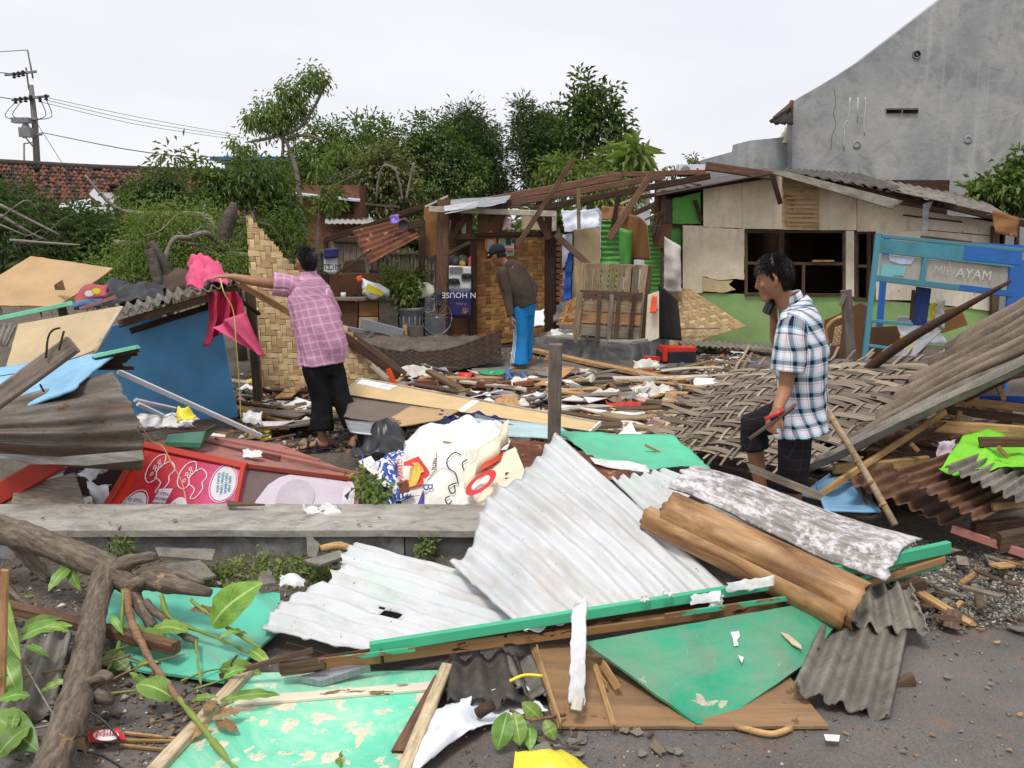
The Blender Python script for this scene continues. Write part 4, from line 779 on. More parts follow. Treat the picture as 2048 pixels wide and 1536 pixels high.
pallet('shorter wooden pallet with level slats in front of the taller one',[(1160,588,1284,594,17,11.86,W_old),(1158,611,1282,617,20,11.86,W_pal),(1156,634,1280,641,22,11.86,W_tan),(1154,658,1278,667,24,11.86,W_grey)],[(1163,585,1151,686,8,11.82,W_pal),(1199,588,1194,684,7,11.82,W_old),(1224,590,1216,686,8,11.82,W_grey),(1238,588,1231,680,7,11.82,W_old),(1270,590,1258,686,8,11.82,W_old)],11.9)
tag(ppoly('pale_plank',[(1296,590),(1318,582),(1318,676),(1290,686)],11.9,B_white,None,.02),'upright pale plank beside the pallets','plank');tag(sheet('orange_scrap',[P(1304,590,11.85),P(1314,592,11.85),P(1313,626,11.8),P(1300,626,11.8)],K_orange,6,8,th=.003,crump=.02),'bright orange plastic scrap hanging by the pallets','plastic')
tag(sheet('black_rubber_sheet',None,K_black,16,16,th=.008,fn=lambda u,v:P(1316+48*u-8*(1-v)*u,566+10*u+(112-6*u)*v+30*u*(1-v)*(1-v)*.8,12.05-.25*math.sin(u*3)*(1-.5*v)),jag=.01),'black rubber sheet draped over the pale plank','rubber sheet')
tag(bar('fallen_plank',1345,658,1440,656,12.5,3,W_grey),'thin grey lath lying on the leaning mat','lath');tag(sheet('roof_fragment',[P(1350,676,12.7),P(1545,688,12.4),P(1545,700,12.0),P(1360,690,12.2)],T_asb,60,6,th=.008,wave=(16,.015,'u'),jag=.04),'strip of corrugated roofing lying along the green dado','roofing')
# ------------------------------------------------------------------ lean-to left of the shack
fn_=thing('reed_fence','grey weathered reed fence behind the potted plant','fence',P(740,600,15.5));M_reed=m_wood('reed',C(84,78,70),C(132,124,112),.25)
for k in range(64):x=640+k*3.6;bar('reed',x,503+RNG.uniform(-2,2),x+RNG.uniform(-2,2),660,15.4+RNG.uniform(-.03,.03),3.6,M_reed,fn_,t=.01)
for y in (506,540,585):bar('rail',636,y,872,y+2,15.36,5,W_old,fn_)
gp_=thing('plank_screen','grey upright plank screen behind the rust sheet','screen',P(700,600,14.6))
for k in range(6):bar('board',668+k*13,474+RNG.uniform(-3,3),668+k*13,640,14.6,12,W_grey,gp_,t=.02)
bar('rail',666,478,728,480,14.55,12,W_old,gp_);tag(bar('corner_post',652,478,655,640,13.3,9,W_dark),'thin dark post at the left corner of the lean-to','post')
ps=thing('rag_banner','faded printed banner hanging at the left corner of the lean-to','banner',P(662,545,13.2));sheet('cloth',[P(647,500,13.2),P(677,497,13.2),P(674,548,13.2),P(648,548,13.2)],M_posterw,8,10,th=.003,crump=.02,parent=ps);sheet('blue_band',[P(647,498,13.17),P(677,495,13.17),P(677,515,13.17),P(648,518,13.17)],M_navy,6,5,th=.002,crump=.02,parent=ps);text('lettering','TDM',P(664,535,13.13),(1,0,0),(0,0,1),.13,M_ink,ps)
tag(sheet('rusty_sheet',[P(702,462,12.7),P(812,436,13.0),P(842,474,12.6),P(738,532,12.2)],T_rust,10,50,th=.004,wave=(6.5,.022,'v'),jag=.03),'red rusty corrugated sheet hanging under the lean-to rafter','corrugated sheet')
tag(bar('hanging_stick',672,548,742,500,12.3,4,W_old),'thin stick hanging below the rust sheet','stick');tag(sheet('purple_bag',[P(779,432,12.6),P(796,428,12.6),P(800,446,12.6),P(782,448,12.6)],K_purple,8,8,th=.02,crump=.05,crs=9),'small purple bag caught on the lean-to rafter','bag')
o=lathe('frying_pan',P(806,450,12.5),[(0,0),(.06,0),(.075,.02),(.07,.02),(.055,.006),(0,.005)],K_black,None,18,axis=(.3,-1,0));tag(o,'round black pan hanging below the stub rafter','pan')
cb=thing('old_cupboard','low patched wooden cupboard in the lean-to','cupboard',P(735,665,12.9))
V,fs=hexa([P(672,664,12.8),P(797,664,12.8),P(800,656,13.5),P(676,656,13.5),P(672,600,12.8),P(797,600,12.8),P(800,598,13.5),P(676,598,13.5)]);mk('carcass',V,fs,W_old,cb)
for px,m in (([(668,602),(716,604),(714,662),(664,660)],B_dply),([(684,612),(716,600),(712,658),(682,660)],B_beige),([(718,602),(756,603),(756,632),(718,632)],B_ply),([(718,634),(756,634),(756,660),(718,660)],B_beige),([(758,602),(796,600),(796,658),(758,660)],W_grey)):ppoly('door',px,12.74-.01*RNG.random(),m,cb,.015)
bar('top_board',664,598,802,597,12.9,6,W_grey,cb,t=.5);tag(ppoly('brown_board',[(658,548),(772,546),(776,600),(660,602)],13.6,B_dply,None,.015),'broad dark brown board standing behind the plastic bag','board');tag(ppoly('rounded_board',[(682,546),(690,522),(728,518),(732,546)],13.7,W_old,None,.02),'rounded wooden board behind the rust sheet','board')
o=lathe('white_mug',P(687,597,12.7),[(0,0),(.035,0),(.037,.085),(.03,.085),(.03,.01),(0,.01)],K_white,None,14);tag(o,'white plastic mug on the old cupboard','mug')
pb=thing('carrier_bag','knotted white carrier bag with a yellow print on the cupboard','bag',P(745,597,12.7));_bag=[]
def bagf(u,v):
 a=u*2*math.pi;r_=[.02,.05,.12,.18,.2,.17,.1][min(6,int(v*6))];f=v*6-min(5,int(v*6));i=min(5,int(v*6));rr=lerp([.015,.05,.11,.17,.2,.2,.15][i],[.015,.05,.11,.17,.2,.2,.15][i+1],f)
 c=P(723+30*min(1,v*1.6),556+39*v,12.65);return c+Vector((math.cos(a)*rr,math.sin(a)*rr*.6,.03*math.sin(a*3+v*4)*v))
sheet('sack',None,K_white,24,14,th=.004,fn=bagf,crump=.02,crs=9,parent=pb);ppoly('print',[(735,566),(768,584),(764,592),(730,582)],12.5,K_yellow,pb,.003);sheet('knot',[P(712,554,12.6),P(722,550,12.6),P(726,562,12.6),P(716,566,12.6)],K_orange,5,5,th=.01,crump=.04,parent=pb)
pp=thing('potted_shrub','leafy shrub in a fluted grey tub beside the lean-to post','potted plant',P(822,680,12.8));M_tub=m_plain('grey_tub',C(120,124,130),.15,6,.55,.35,.05)
_tb=P(822,680,12.8);lathe('tub',_tb,[(.0,0),(.13,0),(.15,.2),(.165,.42),(.19,.44),(.19,.48),(.17,.48),(.16,.42),(0,.40)],M_tub,pp,20)
for k in range(12):a=k/12*2*math.pi;tube('flute',[_tb+Vector((.148*math.cos(a),.148*math.sin(a),.1)),_tb+Vector((.168*math.cos(a),.168*math.sin(a),.36))],.012,M_tub,5,pp)
tube('stem',[_tb+Vector((0,0,.4)),_tb+Vector((-.03,0,.7))],[.02,.01],M_bark,6,pp);V,Fc=crown([(815,580,12.8,28,30),(790,560,13,22,25),(832,565,12.9,16,24),(810,600,12.8,22,12)],120,12,.09,.038,31,cl=.09,droop=.2);np_mesh('foliage',V,Fc,ML3,pp)
bu=thing('stacked_buckets','stack of white buckets beside the grey tub','buckets',P(850,650,13.0));_q=P(848,652,13.1);_q.z=0
for k in range(3):lathe('bucket',_q+Vector((0,0,.2+.17*k)),[(0,0),(.14,0),(.16,.13),(.17,.14),(.17,.16),(.13,.16)],K_white if k else m_plain('bucket_pink',C(205,180,176),.1,5),bu,18)
v_,f_=box_geo(Vector((_q.x,_q.y,.1)),.34,.3,.2);mk('box',v_,f_,W_old,bu)
tag(sheet('sack_heap',[P(812,575,12.9),P(872,566,13.2),P(878,592,12.9),P(818,598,12.7)],m_plain('sack_yellowish',C(204,202,184),.15,8,.6,.3,.2,dirt=C(150,160,60),damt=.2),16,10,th=.02,crump=.06,crs=7,bulge=.12),'whitish plastic sack piled on the stacked buckets','sack')
tag(sheet('dotted_cloth',[P(868,566,12.85),P(884,560,12.85),P(884,612,12.8),P(870,614,12.8)],m_plain('dots',C(60,60,66),.8,26,.8),8,14,th=.004,crump=.03,crs=8),'black and white patterned cloth hanging beside the door post','cloth')
wl=thing('bicycle_wheel','bicycle wheel leaning against the door post','wheel',P(872,668,12.55));_c=P(874,636,12.6);_rw=.24
_pts=[_c+Vector((math.cos(a)*_rw*.85,math.cos(a)*.1,math.sin(a)*_rw))for a in np.linspace(0,2*math.pi,41)];tube('rim',_pts,.007,T_gal,6,wl);tube('tyre',[_c+(p-_c)*1.05 for p in _pts],.012,K_black,6,wl);lathe('hub',_c+Vector((0,.03,0)),[(.0,0),(.025,0),(.025,.06),(0,.06)],T_gal,wl,10,axis=(0,-1,0))
for k in range(16):tube('spoke',[_c,_pts[int(k*2.5)]],.0022,T_gal,4,wl)
v_,f_=box_geo(P(872,648,12.9),.3,.25,.3);tag(mk('grey_crate',v_,f_,m_plain('crate_grey',C(96,98,102),.2,5)),'grey plastic crate behind the bicycle wheel','crate')
for k,(x1,y1,x2,y2,w_,m,lb)in enumerate(((672,652,770,672,9,T_gal,'thin steel gutter lying left of the broad one'),(722,646,806,668,20,T_gal,'broad grey steel gutter in front of the cupboard'),(724,688,746,664,5,T_gal,'short blue grey pipe propped on the gutter'))):tag(bar('steel_gutter',x1,y1,x2,y2,12.3-.1*k,w_,m,None,t=.04),lb,'gutter')
tag(ppoly('square_tin',[(812,654),(846,652),(846,680),(814,682)],12.3,m_plain('dull_tin',C(92,82,76),.4,5,.6),None,.08),'dull square tin below the grey tub','tin');tag(bar('short_stud',810,650,812,682,12.25,8,W_tan),'pale stud beside the dull tin','stud')
# dark curved woven basket wall in front of the shack
def boat(u,v):
 x=690+312*u;top=664+42*math.sin(math.pi*min(1,.04+u*.98))**.9-4*u;bot=690+56*math.sin(math.pi*min(1,.16+u*.72))**.7
 return P(x,lerp(top,bot,v),lerp(11.5,11.0,v)-.35*math.sin(math.pi*u)*(1-.4*v))
weave('curved_mat','dark curved woven mat lying like a trough in front of the shack','mat',None,40,10,BB_dark,.95,.95,.006,.003,1,fn=boat,seed=9,fray=.012,jit=.002,skipv=.0)
tag(sheet('trough_rubble',[P(715,672,12.2),P(960,672,12.2),P(960,700,11.2),P(725,704,11.2)],M_dirt,30,10,th=.03,crump=.05,crs=5),'heap of dirt and splinters inside the curved dark mat','rubble heap')
# ================================================================== wreckage on the left
B_tan=m_paint('tan_hardboard',C(180,147,104),C(150,116,78),.70,5,(.3,.22,.13),.3,.7);B_tan2=m_paint('pale_hardboard',C(186,164,126),C(150,124,88),.75,6,(.28,.22,.14),.3,.7,(3,.8,1))
B_blue=m_paint('blue_panel',C(92,164,218),C(140,170,190),.78,6,(.09,.18,.28),.3,.55);B_lblue=m_paint('sky_blue_board',C(134,190,226),C(160,160,150),.66,10,(.1,.1,.09),.35,.6,(1,3,1))
T_old=m_tin('old_tin',[C(64,56,50),C(104,98,92),C(134,132,128),C(150,150,148)],(.5,3.2,1),3,.55,.15,.05);T_oldr=m_tin('old_tin_rust',[C(60,44,36),C(100,84,70),C(122,116,108),C(140,138,132)],(.5,3.2,1),2.6,.6,.1,.05,C(110,70,48))
K_mint=m_plain('mint_paint',C(126,206,168),.15,9,.5);K_pink=m_plain('pink_cloth',C(222,92,130),.18,6,.8,.15,.2);K_pinkd=m_plain('red_cloth',C(186,52,84),.2,6,.8,.15,.2)
R_red=m_paint('red_paint',C(186,48,28),C(110,60,44),.72,8,(.1,.03,.02),.35,.55);R_salmon=m_paint('salmon_board',C(170,108,98),C(130,96,84),.58,9,(.16,.11,.09),.55,.75);K_paper=m_plain('paper',C(222,222,222),.08,8,.8,.2,.15,dirt=C(160,152,138),damt=.35)
tag(ppoly('tan_board',[(62,512,8.7),(226,536,8.6),(172,575,8.2),(112,613,7.9),(40,611,7.8),(-60,611,7.8),(-60,585,8.2)],8,B_tan,None,.012,jag=.012),'large tan hardboard sheet lying high on the left pile','board')
tag(ppoly('board_flap',[(108,570,8.0),(124,560,7.98),(130,580,7.9),(110,580,8.0)],8,B_dply,None,.006),'small brown splinter flap on the large tan hardboard','board')
for k,(x,y)in enumerate(((48,583),(122,588),(73,607),(128,528))):tag(ppoly('paint_flake',[(x-9,y-4,7.95+.01*(611-y)-.02),(x+8,y-5,7.95+.01*(611-y)-.02),(x+6,y+3,7.93+.01*(611-y)-.02),(x-6,y+5,7.93+.01*(611-y)-.02)],8,K_paper,None,.003,jag=.01,sub=.02),'white paper scrap stuck on the large tan hardboard','scrap','white scraps on the tan hardboard')
tag(bar('mint_rod',-40,645,146,606,7.4,9,K_mint,d2=7.5),'mint green painted lath across the left pile','lath')
# cushion
cu=thing('printed_cushion','red and blue printed cushion on the left pile','cushion',P(182,612,7.7));K_cred=m_plain('cushion_red',C(176,84,88),.2,7,.7);K_cblue=m_plain('cushion_blue',C(74,112,150),.25,7,.7)
sheet('cover',[P(150,592,7.8),P(216,568,7.9),P(212,590,7.7),P(148,610,7.6)],K_cred,14,10,th=.06,bulge=.1,parent=cu);sheet('lower_cover',[P(148,604,7.62),P(205,596,7.68),P(200,612,7.6),P(146,614,7.55)],K_cblue,12,6,th=.04,bulge=.04,parent=cu)
for (x,y)in ((178,587),(192,582)):ppoly('print',[(x+9*math.cos(a),y+6*math.sin(a))for a in np.linspace(0,6.28,13)[:-1]],7.58,K_yellow if x==192 else K_white,cu,.004)
tag(sheet('black_plastic',[P(205,562,8.3),P(335,556,8.3),P(330,600,7.7),P(200,606,7.7)],K_black,24,10,th=.004,crump=.09,crs=5,jag=.05),'black plastic sheet crumpled behind the roof edge','plastic sheet')
tag(sheet('brown_heap',[P(328,556,8.4),P(396,545,8.5),P(400,580,8.0),P(322,590,8.0)],m_plain('brown_cloth',C(86,70,62),.3,6,.9,.1,.3),18,10,th=.02,crump=.07,crs=5,bulge=.12),'dull brown cloth heap beside the pink bundle','cloth');tag(bar('pink_stick',160,618,232,594,7.5,7,m_wood('pinkish',C(130,90,88),C(170,130,124),.1)),'pinkish stick lying on the left pile','stick')
# roof fragment with corrugated edge
rg=thing('roof_fragment','fallen roof corner of corrugated sheet on beams over the blue panel','roof fragment',P(360,640,7.4));sheet('corrugated_sheet',[P(225,602,8.3),P(468,545,8.5),P(482,560,7.35),P(236,628,7.1)],T_asb,110,6,th=.008,wave=(12,.022,'u'),parent=rg,ju='t',jag=.05)
bar('front_beam',238,648,478,578,7.25,15,W_old,rg,d2=7.45);bar('cross_beam',438,572,486,566,7.5,26,W_old,rg,d2=8.2);bar('inner_beam',262,662,440,606,7.6,12,W_dark,rg);bar('prop',500,580,517,800,8.35,18,W_old,rg);bar('prop',418,600,424,700,8.25,12,W_dark,rg)
bar('strut',470,562,620,648,7.6,13,W_tan,rg,d2=8.3);bar('strut',470,592,518,628,7.7,8,W_dark,rg,d2=8.2)
tag(ppoly('tan_board',[(36,648,6.9),(242,612,7.0),(244,618,6.95),(192,702,6.5),(170,712,6.4),(12,735,6.3)],6.6,B_tan2,None,.012,jag=.006),'pale hardboard sheet sloping above the sky blue board','board');tag(bar('white_edge',244,614,186,706,6.93,6,W_white,d2=6.5,t=.02),'white edging strip along the pale hardboard','edging')
tag(ppoly('blue_board',[(205,655,7.62),(430,617,7.65),(440,640,7.67),(476,834,7.95),(330,842,7.95),(190,820,7.9),(172,705,7.7)],7.8,B_blue,None,.015,jag=.004),'large deep blue panel standing under the roof corner','panel')
tag(sheet('corrugated_scrap',[P(-30,650,7.0),P(32,648,7.0),P(12,690,6.6),P(-30,690,6.6)],T_asb,30,8,th=.008,wave=(5,.02,'u'),jag=.03),'broken corrugated sheet corner at the far left edge','corrugated sheet')
# sky blue board and rusted sheet in front
tag(sheet('sky_blue_board',None,B_lblue,26,14,th=.012,fn=lambda u,v:P(lerp(-30,245-95*v,u),lerp(lerp(738,699,u),lerp(846,776,u),v),lerp(5.75,5.35,v)+.05*math.sin(u*5)),crump=.012,crs=6,jag=.03,ju='r'),'peeling sky blue board sloping over the rusted sheet','board')
st_=thing('splintered_stump','splintered beam end with a mint painted top','beam end',P(240,735,5.6))
for k in range(7):bar('splinter',188+RNG.uniform(-3,3),712+k*4,262+RNG.uniform(-12,16)-k*2,694+k*7,5.62+.02*k,8,W_dark if k else K_mint,st_,rag=.02)
def rsheet(u,v):
 xr=232+[0,22,36,52,58][min(4,int(v*4))]+v*6;xr=230+60*math.sin(min(1,v*1.25)*1.57);yt=lerp(812,742,u);yb=lerp(905,926,u)+18*math.sin(u*2.2)
 return P(lerp(-40,xr,u),lerp(yt,yb,v),5.45-.35*math.sin(v*2.6)+.1*(1-u))
tag(sheet('rusted_sheet',None,T_oldr,30,60,th=.004,fn=rsheet,wave=(5.5,.018,'v'),crump=.006,jag=.05,ju='r'),'big weathered grey and rust corrugated sheet at the left','corrugated sheet')
tag(ppoly('tin_lip',[(-20,906,5.05),(120,914,5.05),(285,900,5.08),(288,920,5.02),(170,931,5.0),(60,928,5.0),(30,920,5.0),(-20,916,5.02)],5.05,T_old,None,.004,jag=.01),'pale bent lip along the bottom of the rusted sheet','tin strip')
bmm=thing('nailed_beam','thick weathered beam with bent nails at the far left','beam',P(60,770,4.9));b_=bar('beam',-60,838,146,688,4.85,38,W_grey,bmm,d2=5.0,t=.07)
for pts in ([(92,716),(96,676),(106,660),(120,656)],[(118,700),(124,676),(128,662)],[(80,768),(84,776),(88,784)]):tube('nail',[P(x,y,4.92)for x,y in pts],.006,W_dark,6,bmm,sp=3)
for k,pts in enumerate(([(60,770,5.3),(100,735,5.3),(150,720,5.3),(190,705,5.3)],[(0,756,5.4),(60,745,5.4),(120,728,5.4)])):tag(tube('red_wire',[P(x,y-4,d-.05)for x,y,d in pts],.003,m_plain('wire_red%d'%k,C(120,30,60),0,4),5,sp=4),['longer','shorter'][k]+' dark red wire lying over the sky blue board','wire')
# void under it: red plank, papers, dark filler board
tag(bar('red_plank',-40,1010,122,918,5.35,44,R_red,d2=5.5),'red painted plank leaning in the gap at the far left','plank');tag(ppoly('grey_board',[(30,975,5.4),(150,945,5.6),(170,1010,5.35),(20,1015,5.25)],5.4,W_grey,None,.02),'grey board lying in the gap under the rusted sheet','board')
tag(ppoly('dark_board',[(130,905,6.0),(250,905,6.0),(250,1030,5.7),(120,1030,5.7)],5.9,m_plain('maroon',C(46,16,18),.3,5),None,.02),'dark maroon filler board standing for the shaded gap under the rusted sheet','board');tag(ppoly('blue_scrap',[(80,935,5.75),(130,925,5.75),(128,945,5.75),(84,960,5.75)],5.7,B_blue,None,.01),'small blue board scrap inside the dark gap','board')  # maroon board is added, its dark colour standing for the shaded interior
def paper(label,x,y,d,w_,h,seed,mat=None,group=None,name='crumpled_paper',cat='paper',crump=.1):return tag(sheet(name,[P(x-w_/2,y-h/2,d+.05),P(x+w_/2,y-h/2.3,d+.05),P(x+w_/2.2,y+h/2,d-.05),P(x-w_/2,y+h/2.2,d-.05)],mat or K_paper,10,8,th=.003,crump=crump,crs=9,seed=seed,jag=w_*d/F*.2),label,cat,group)
paper('crumpled white paper in the dark gap beside the red box',200,985,5.5,50,45,1);paper('torn white paper hanging below the rusted sheet',185,945,5.6,70,30,2);paper('white paper at the foot of the maroon board',168,1003,5.4,36,20,3)
# red drinks cart lying on its side
M_prn=NT('red_print');_s=M_prn;_v=_s.co('UV',rnd=False);_x=_s.xyz(_v)[0];_c=_s.ramp(_s.math('ADD',_x,_s.math('MULTIPLY',_s.noise(_v,9,2),.12)),[(.06,C(206,52,26)),(.3,C(190,30,46)),(.62,C(186,40,84)),(.8,C(206,84,142))]);_c=_s.mix(_s.ramp(_s.noise(_v,11,3),[(.5,0.0),(.53,.25)]),_c,C(140,14,28));M_prn=_s.done(_c,.45,.35)
M_prn2=NT('pink_print');_s=M_prn2;_v=_s.co('UV',rnd=False);_x=_s.xyz(_v)[0];_c=_s.ramp(_s.math('ADD',_x,_s.math('MULTIPLY',_s.noise(_v,5,5),.25)),[(.25,C(198,186,196)),(.5,C(214,180,206)),(.7,C(206,120,184)),(.9,C(196,70,150))]);_c=_s.mix(_s.ramp(_s.noise(_v,9,7,.7),[(.55,0.0),(.7,.6)]),_c,C(160,150,148));M_prn2=_s.done(_c,.5,.3)
M_bub=m_plain('bubble_grey',C(206,200,204),.06,5,.5);M_teal=m_plain('ink_teal',C(70,160,180),.1,5,.6);M_plum=m_plain('ink_plum',C(150,60,110),.1,5,.6);M_line=m_plain('line_white',C(226,214,220),.05,5,.5);M_brn=m_plain('dark_frame',C(104,40,30),.3,6,.6)
rc=thing('drinks_cart','toppled red and pink drinks cart with mushroom drawings behind the low wall','cart',P(460,1005,5.4))
fa,fb,fc,fd=P(283,890,5.75),P(492,934,5.55),P(474,1030,5.3),P(200,1028,5.42)
def Q(u,v,o=0.0):
 p=lerp(lerp(fa,fb,u),lerp(fd,fc,u),v);n=face_cam(nrm(fa,fb,fc,fd),fa);return p+n*o
sheet('front_panel',[Q(0,0),Q(1,0),Q(1,1),Q(0,1)],M_prn,12,12,th=.02,parent=rc)
for a,b,w_ in ((Q(-.01,.0,.008),Q(1.01,.0,.008),.045),(Q(.985,0,.01),Q(.985,1,.01),.03),(Q(.02,0,.008),Q(.02,1,.008),.045)):plank('frame_rail',a,b,w_,.03,R_red,up=nrm(fa,fb,fc,fd),parent=rc)
def drawing(name,pts,w_=.004,mat=M_line):tube(name,[Q(u,v,.004)for u,v in pts],w_,mat,5,rc,sp=3)
def mush(cu_,cv,s,fl=1):
 drawing('mushroom_outline',[(cu_+s*math.cos(a)*.52-.02*fl,cv+s*1.5*math.sin(a))for a in np.linspace(1.6,4.9,9)]+[(cu_+.02,cv-s*.6),(cu_-.01,cv+s*.2),(cu_+.01,cv+s*1.0),(cu_-.02,cv+1.5*s)])
 drawing('mushroom_outline',[(cu_+.02,cv-s*.5),(cu_+.06,cv-s*.9),(cu_+.11,cv-s*.6),(cu_+.13,cv+.0),(cu_+.11,cv+s*.6),(cu_+.13,cv+s*1.3),(cu_+.10,cv+s*2.3),(cu_+.06,cv+s*2.4),(cu_+.07,cv+s*1.5),(cu_+.04,cv+s*1.1),(cu_+.0,cv+s*.9)])
 for (a,b)in ((-.03,-.7),(-.045,-.1),(-.02,.1),(-.04,.6),(-.01,-.35)):tube('spot',[Q(cu_+a+.010*math.cos(t),cv+b*s+.03*math.sin(t),.004)for t in np.linspace(0,6.283,9)],.003,M_line,4,rc)
mush(.27,.3,.15);mush(.56,.34,.16)
def disc(cu_,cv,ru,rv,mat,off,name='bubble'):poly(name,[Q(cu_+ru*math.cos(a),cv+rv*math.sin(a),off)for a in np.linspace(0,6.283,25)[:-1]],mat,th=.002,parent=rc)
disc(.845,.40,.10,.34,M_bub,.004);drawing('bubble_ring',[(.845+.11*math.cos(a),.40+.37*math.sin(a))for a in np.linspace(0,6.283,17)],.003);disc(.22,.94,.09,.27,M_bub,.004);drawing('bubble_ring',[(.22+.1*math.cos(a),.94+.3*math.sin(a))for a in np.linspace(3.0,6.4,11)],.003);disc(.55,.93,.07,.22,M_bub,.004)
poly('bubble',[Q(.35,.6,.004),Q(.455,.58,.004),Q(.44,1,.004),Q(.345,1,.004)],M_bub,th=.002,parent=rc)
ux,uy=(Q(1,.5)-Q(0,.5)),(Q(.5,0)-Q(.5,1))
for k,(s_,u,v,sz)in enumerate((('IT ITU...',.22,.80,.034),('LAWAN',.22,.88,.034),('DA',.22,.95,.034),('IT YTU...',.40,.68,.03),('TAMU MASIH',.40,.76,.024),('MAKAN',.40,.84,.03))):text('lettering',s_,Q(u,v,.008),ux,uy,sz,M_plum,rc)
for k in range(4):text('lettering',['KALAU ADA','TEMAN YANG','MAU MINUM','AJAK SAJA'][k],Q(.80+.032*k,.4,.008),uy*-1+ux*.15,ux,.026,M_teal,rc)
for k in range(2):text('lettering',['HALO','APA'][k],Q(.53+.03*k,.9,.008),uy*-1+ux*.15,ux,.026,M_teal,rc)
# pink side and salmon top
sa,sb_,scc,sd=P(495,934,5.58),P(728,962,5.75),P(712,1030,5.5),P(474,1030,5.32)
sheet('side_panel',[sa,sb_,scc,sd],m_plain('cart_brown',C(104,84,80),.25,6,.6),6,6,th=.02,parent=rc)
def Q2(u,v,o=0.0):n=face_cam(nrm(sa,sb_,scc,sd),sa);return lerp(lerp(sa,sb_,u),lerp(sd,scc,u),v)+n*o
poly('pink_print',[Q2(u,v,.006)for u,v in ((.10,1),(.13,.7),(.2,.35),(.28,.16),(.36,.07),(.6,.06),(.9,.1),(.93,.3),(.91,1))],M_prn2,th=.003,parent=rc)
poly('print_circle',[Q2(.45+.16*math.cos(a),.62+.46*math.sin(a),.009)for a in np.linspace(math.pi*.9,2.1*math.pi,16)],m_plain('grey_circ',C(186,176,182),.15,9,.5),th=.002,parent=rc);poly('print_oval',[Q2(.9+.055*math.cos(a)+.02*math.sin(a),.55+.5*math.sin(a),.009)for a in np.linspace(0,6.283,17)[:-1]],m_plain('white_flake',C(214,206,210),.2,12,.6),th=.002,parent=rc)
poly('print_mark',[Q2(.86,.5,.013),Q2(.9,.35,.013),Q2(.895,.6,.013)],M_navy,th=.002,parent=rc)
for a,b in ((Q2(0,.0,.01),Q2(1.0,.02,.01)),(Q2(.985,0,.01),Q2(.985,1,.01))):plank('edge_rail',a,b,.03,.03,R_salmon if a.y>5.6 and a.x<0 else R_red,up=(0,-1,.3),parent=rc)
poly('top_board',[P(285,888,5.78),P(495,934,5.6),P(728,962,5.78),P(690,940,6.1),P(560,888,6.5),P(400,868,6.4)],R_salmon,th=.015,parent=rc)
for (x1,y1,x2,y2,w_)in ((405,890,560,920,10),(430,880,640,925,6),(500,905,720,952,7)):bar('top_batten',x1,y1-3,x2,y2-4,6.15,w_,R_salmon if w_<9 else m_wood('maroon_batten',C(84,50,44),C(130,84,74)),rc,d2=5.95)
# small things between
gx=thing('green_tray','dark green open tin tray on top of the drinks cart','tray',P(375,893,5.85));M_gtin=m_plain('green_tin',C(40,104,82),.25,6,.5,.4,.1)
ppoly('front',[(330,886,5.8),(336,868,5.85),(410,862,5.85),(402,888,5.78)],5.8,M_gtin,gx,.008);ppoly('lip',[(328,893,5.78),(330,884,5.79),(402,886,5.77),(400,895,5.76)],5.8,M_gtin,gx,.01);ppoly('base',[(336,866,5.87),(412,860,5.87),(440,850,6.3),(350,852,6.3)],6,m_plain('tray_dark',C(70,36,30),.3,6),gx,.01);ppoly('side',[(404,888,5.79),(412,860,5.86),(432,848,6.3),(430,862,6.3)],6,M_gtin,gx,.006)
paper('sheaf of white papers beside the green tray',335,843,6.1,130,36,5,crump=.04);paper('yellow and white torn paper on the sheaf',372,834,6.0,40,20,6,K_yellow);paper('small white paper lying on the salmon cart top',505,906,5.85,44,16,7,crump=.02);paper('white paper lying at the foot of the blue panel',432,872,6.6,45,12,8,crump=.02);paper('white paper at the corner of the blue panel',505,838,7.3,44,22,9)
for k,(x1,y1,x2,y2,d,d2,w_,lb)in enumerate(((236,743,522,872,6.0,6.5,10,'longest white plastic pipe slanting across the blue panel'),(270,800,350,818,6.0,6.4,8,'short white pipe stub in front of the blue panel'),(276,808,366,850,5.95,6.3,8,'lower white pipe lying over the papers'))):tag(bar('white_pipe',x1,y1,x2,y2,d,w_,m_plain('pipe_white%d'%k,C(196,198,204),.06,5,.4),None,d2),lb,'pipe','white pipes by the blue panel')
# pink cloth
tag(sheet('pink_bundle',[P(385,535,7.9),P(436,524,7.9),P(458,562,7.35),P(372,572,7.4)],K_pink,34,28,th=.01,crump=.09,crs=9,bulge=.13),'bright pink cloth bundle on the corrugated roof edge','cloth')
def drape(u,v):
 x=416+56*u+(10*math.sin(v*3)-14*v*(1-u));y=584+lerp(110,60,u)*v;return P(x+6*math.sin(u*14)*v,y,7.35+.05*math.sin(u*16+v*2))
tag(sheet('red_drape',None,K_pinkd,40,16,th=.004,fn=drape,crump=.02,crs=7),'dark pink cloth hanging below the roof corner','cloth')
tag(sheet('pink_tail',None,K_pink,20,20,th=.004,fn=lambda u,v:P(lerp(456,524,v)+lerp(-14,14,u)*(1-v)*2.2+6*math.sin(u*9),lerp(646,711,v)-14*u*(1-v)+(1-v)*18*(.5-u),7.25+.04*math.sin(u*9)),crump=.01),'bright pink cloth tail flaring over the woven mat','cloth')
tag(tube('yellow_rope',[P(*q)for q in ((440,556,7.2),(448,585,7.1),(466,620,7.1),(472,680,7.1),(478,760,7.2),(482,838,7.25))],.0042,m_plain('rope_yellow',C(226,200,90),.1,9),6,sp=6),'yellow rope hanging from the roof corner to the ground','rope');tag(tube('yellow_string',[P(*q)for q in ((280,845,5.45),(300,880,5.5),(325,893,5.55),(345,930,5.4),(362,960,5.35),(372,1000,5.2))],.0035,m_plain('string_y',C(196,160,90),.1,9),5,sp=6),'thin tan string trailing over the drinks cart','string')
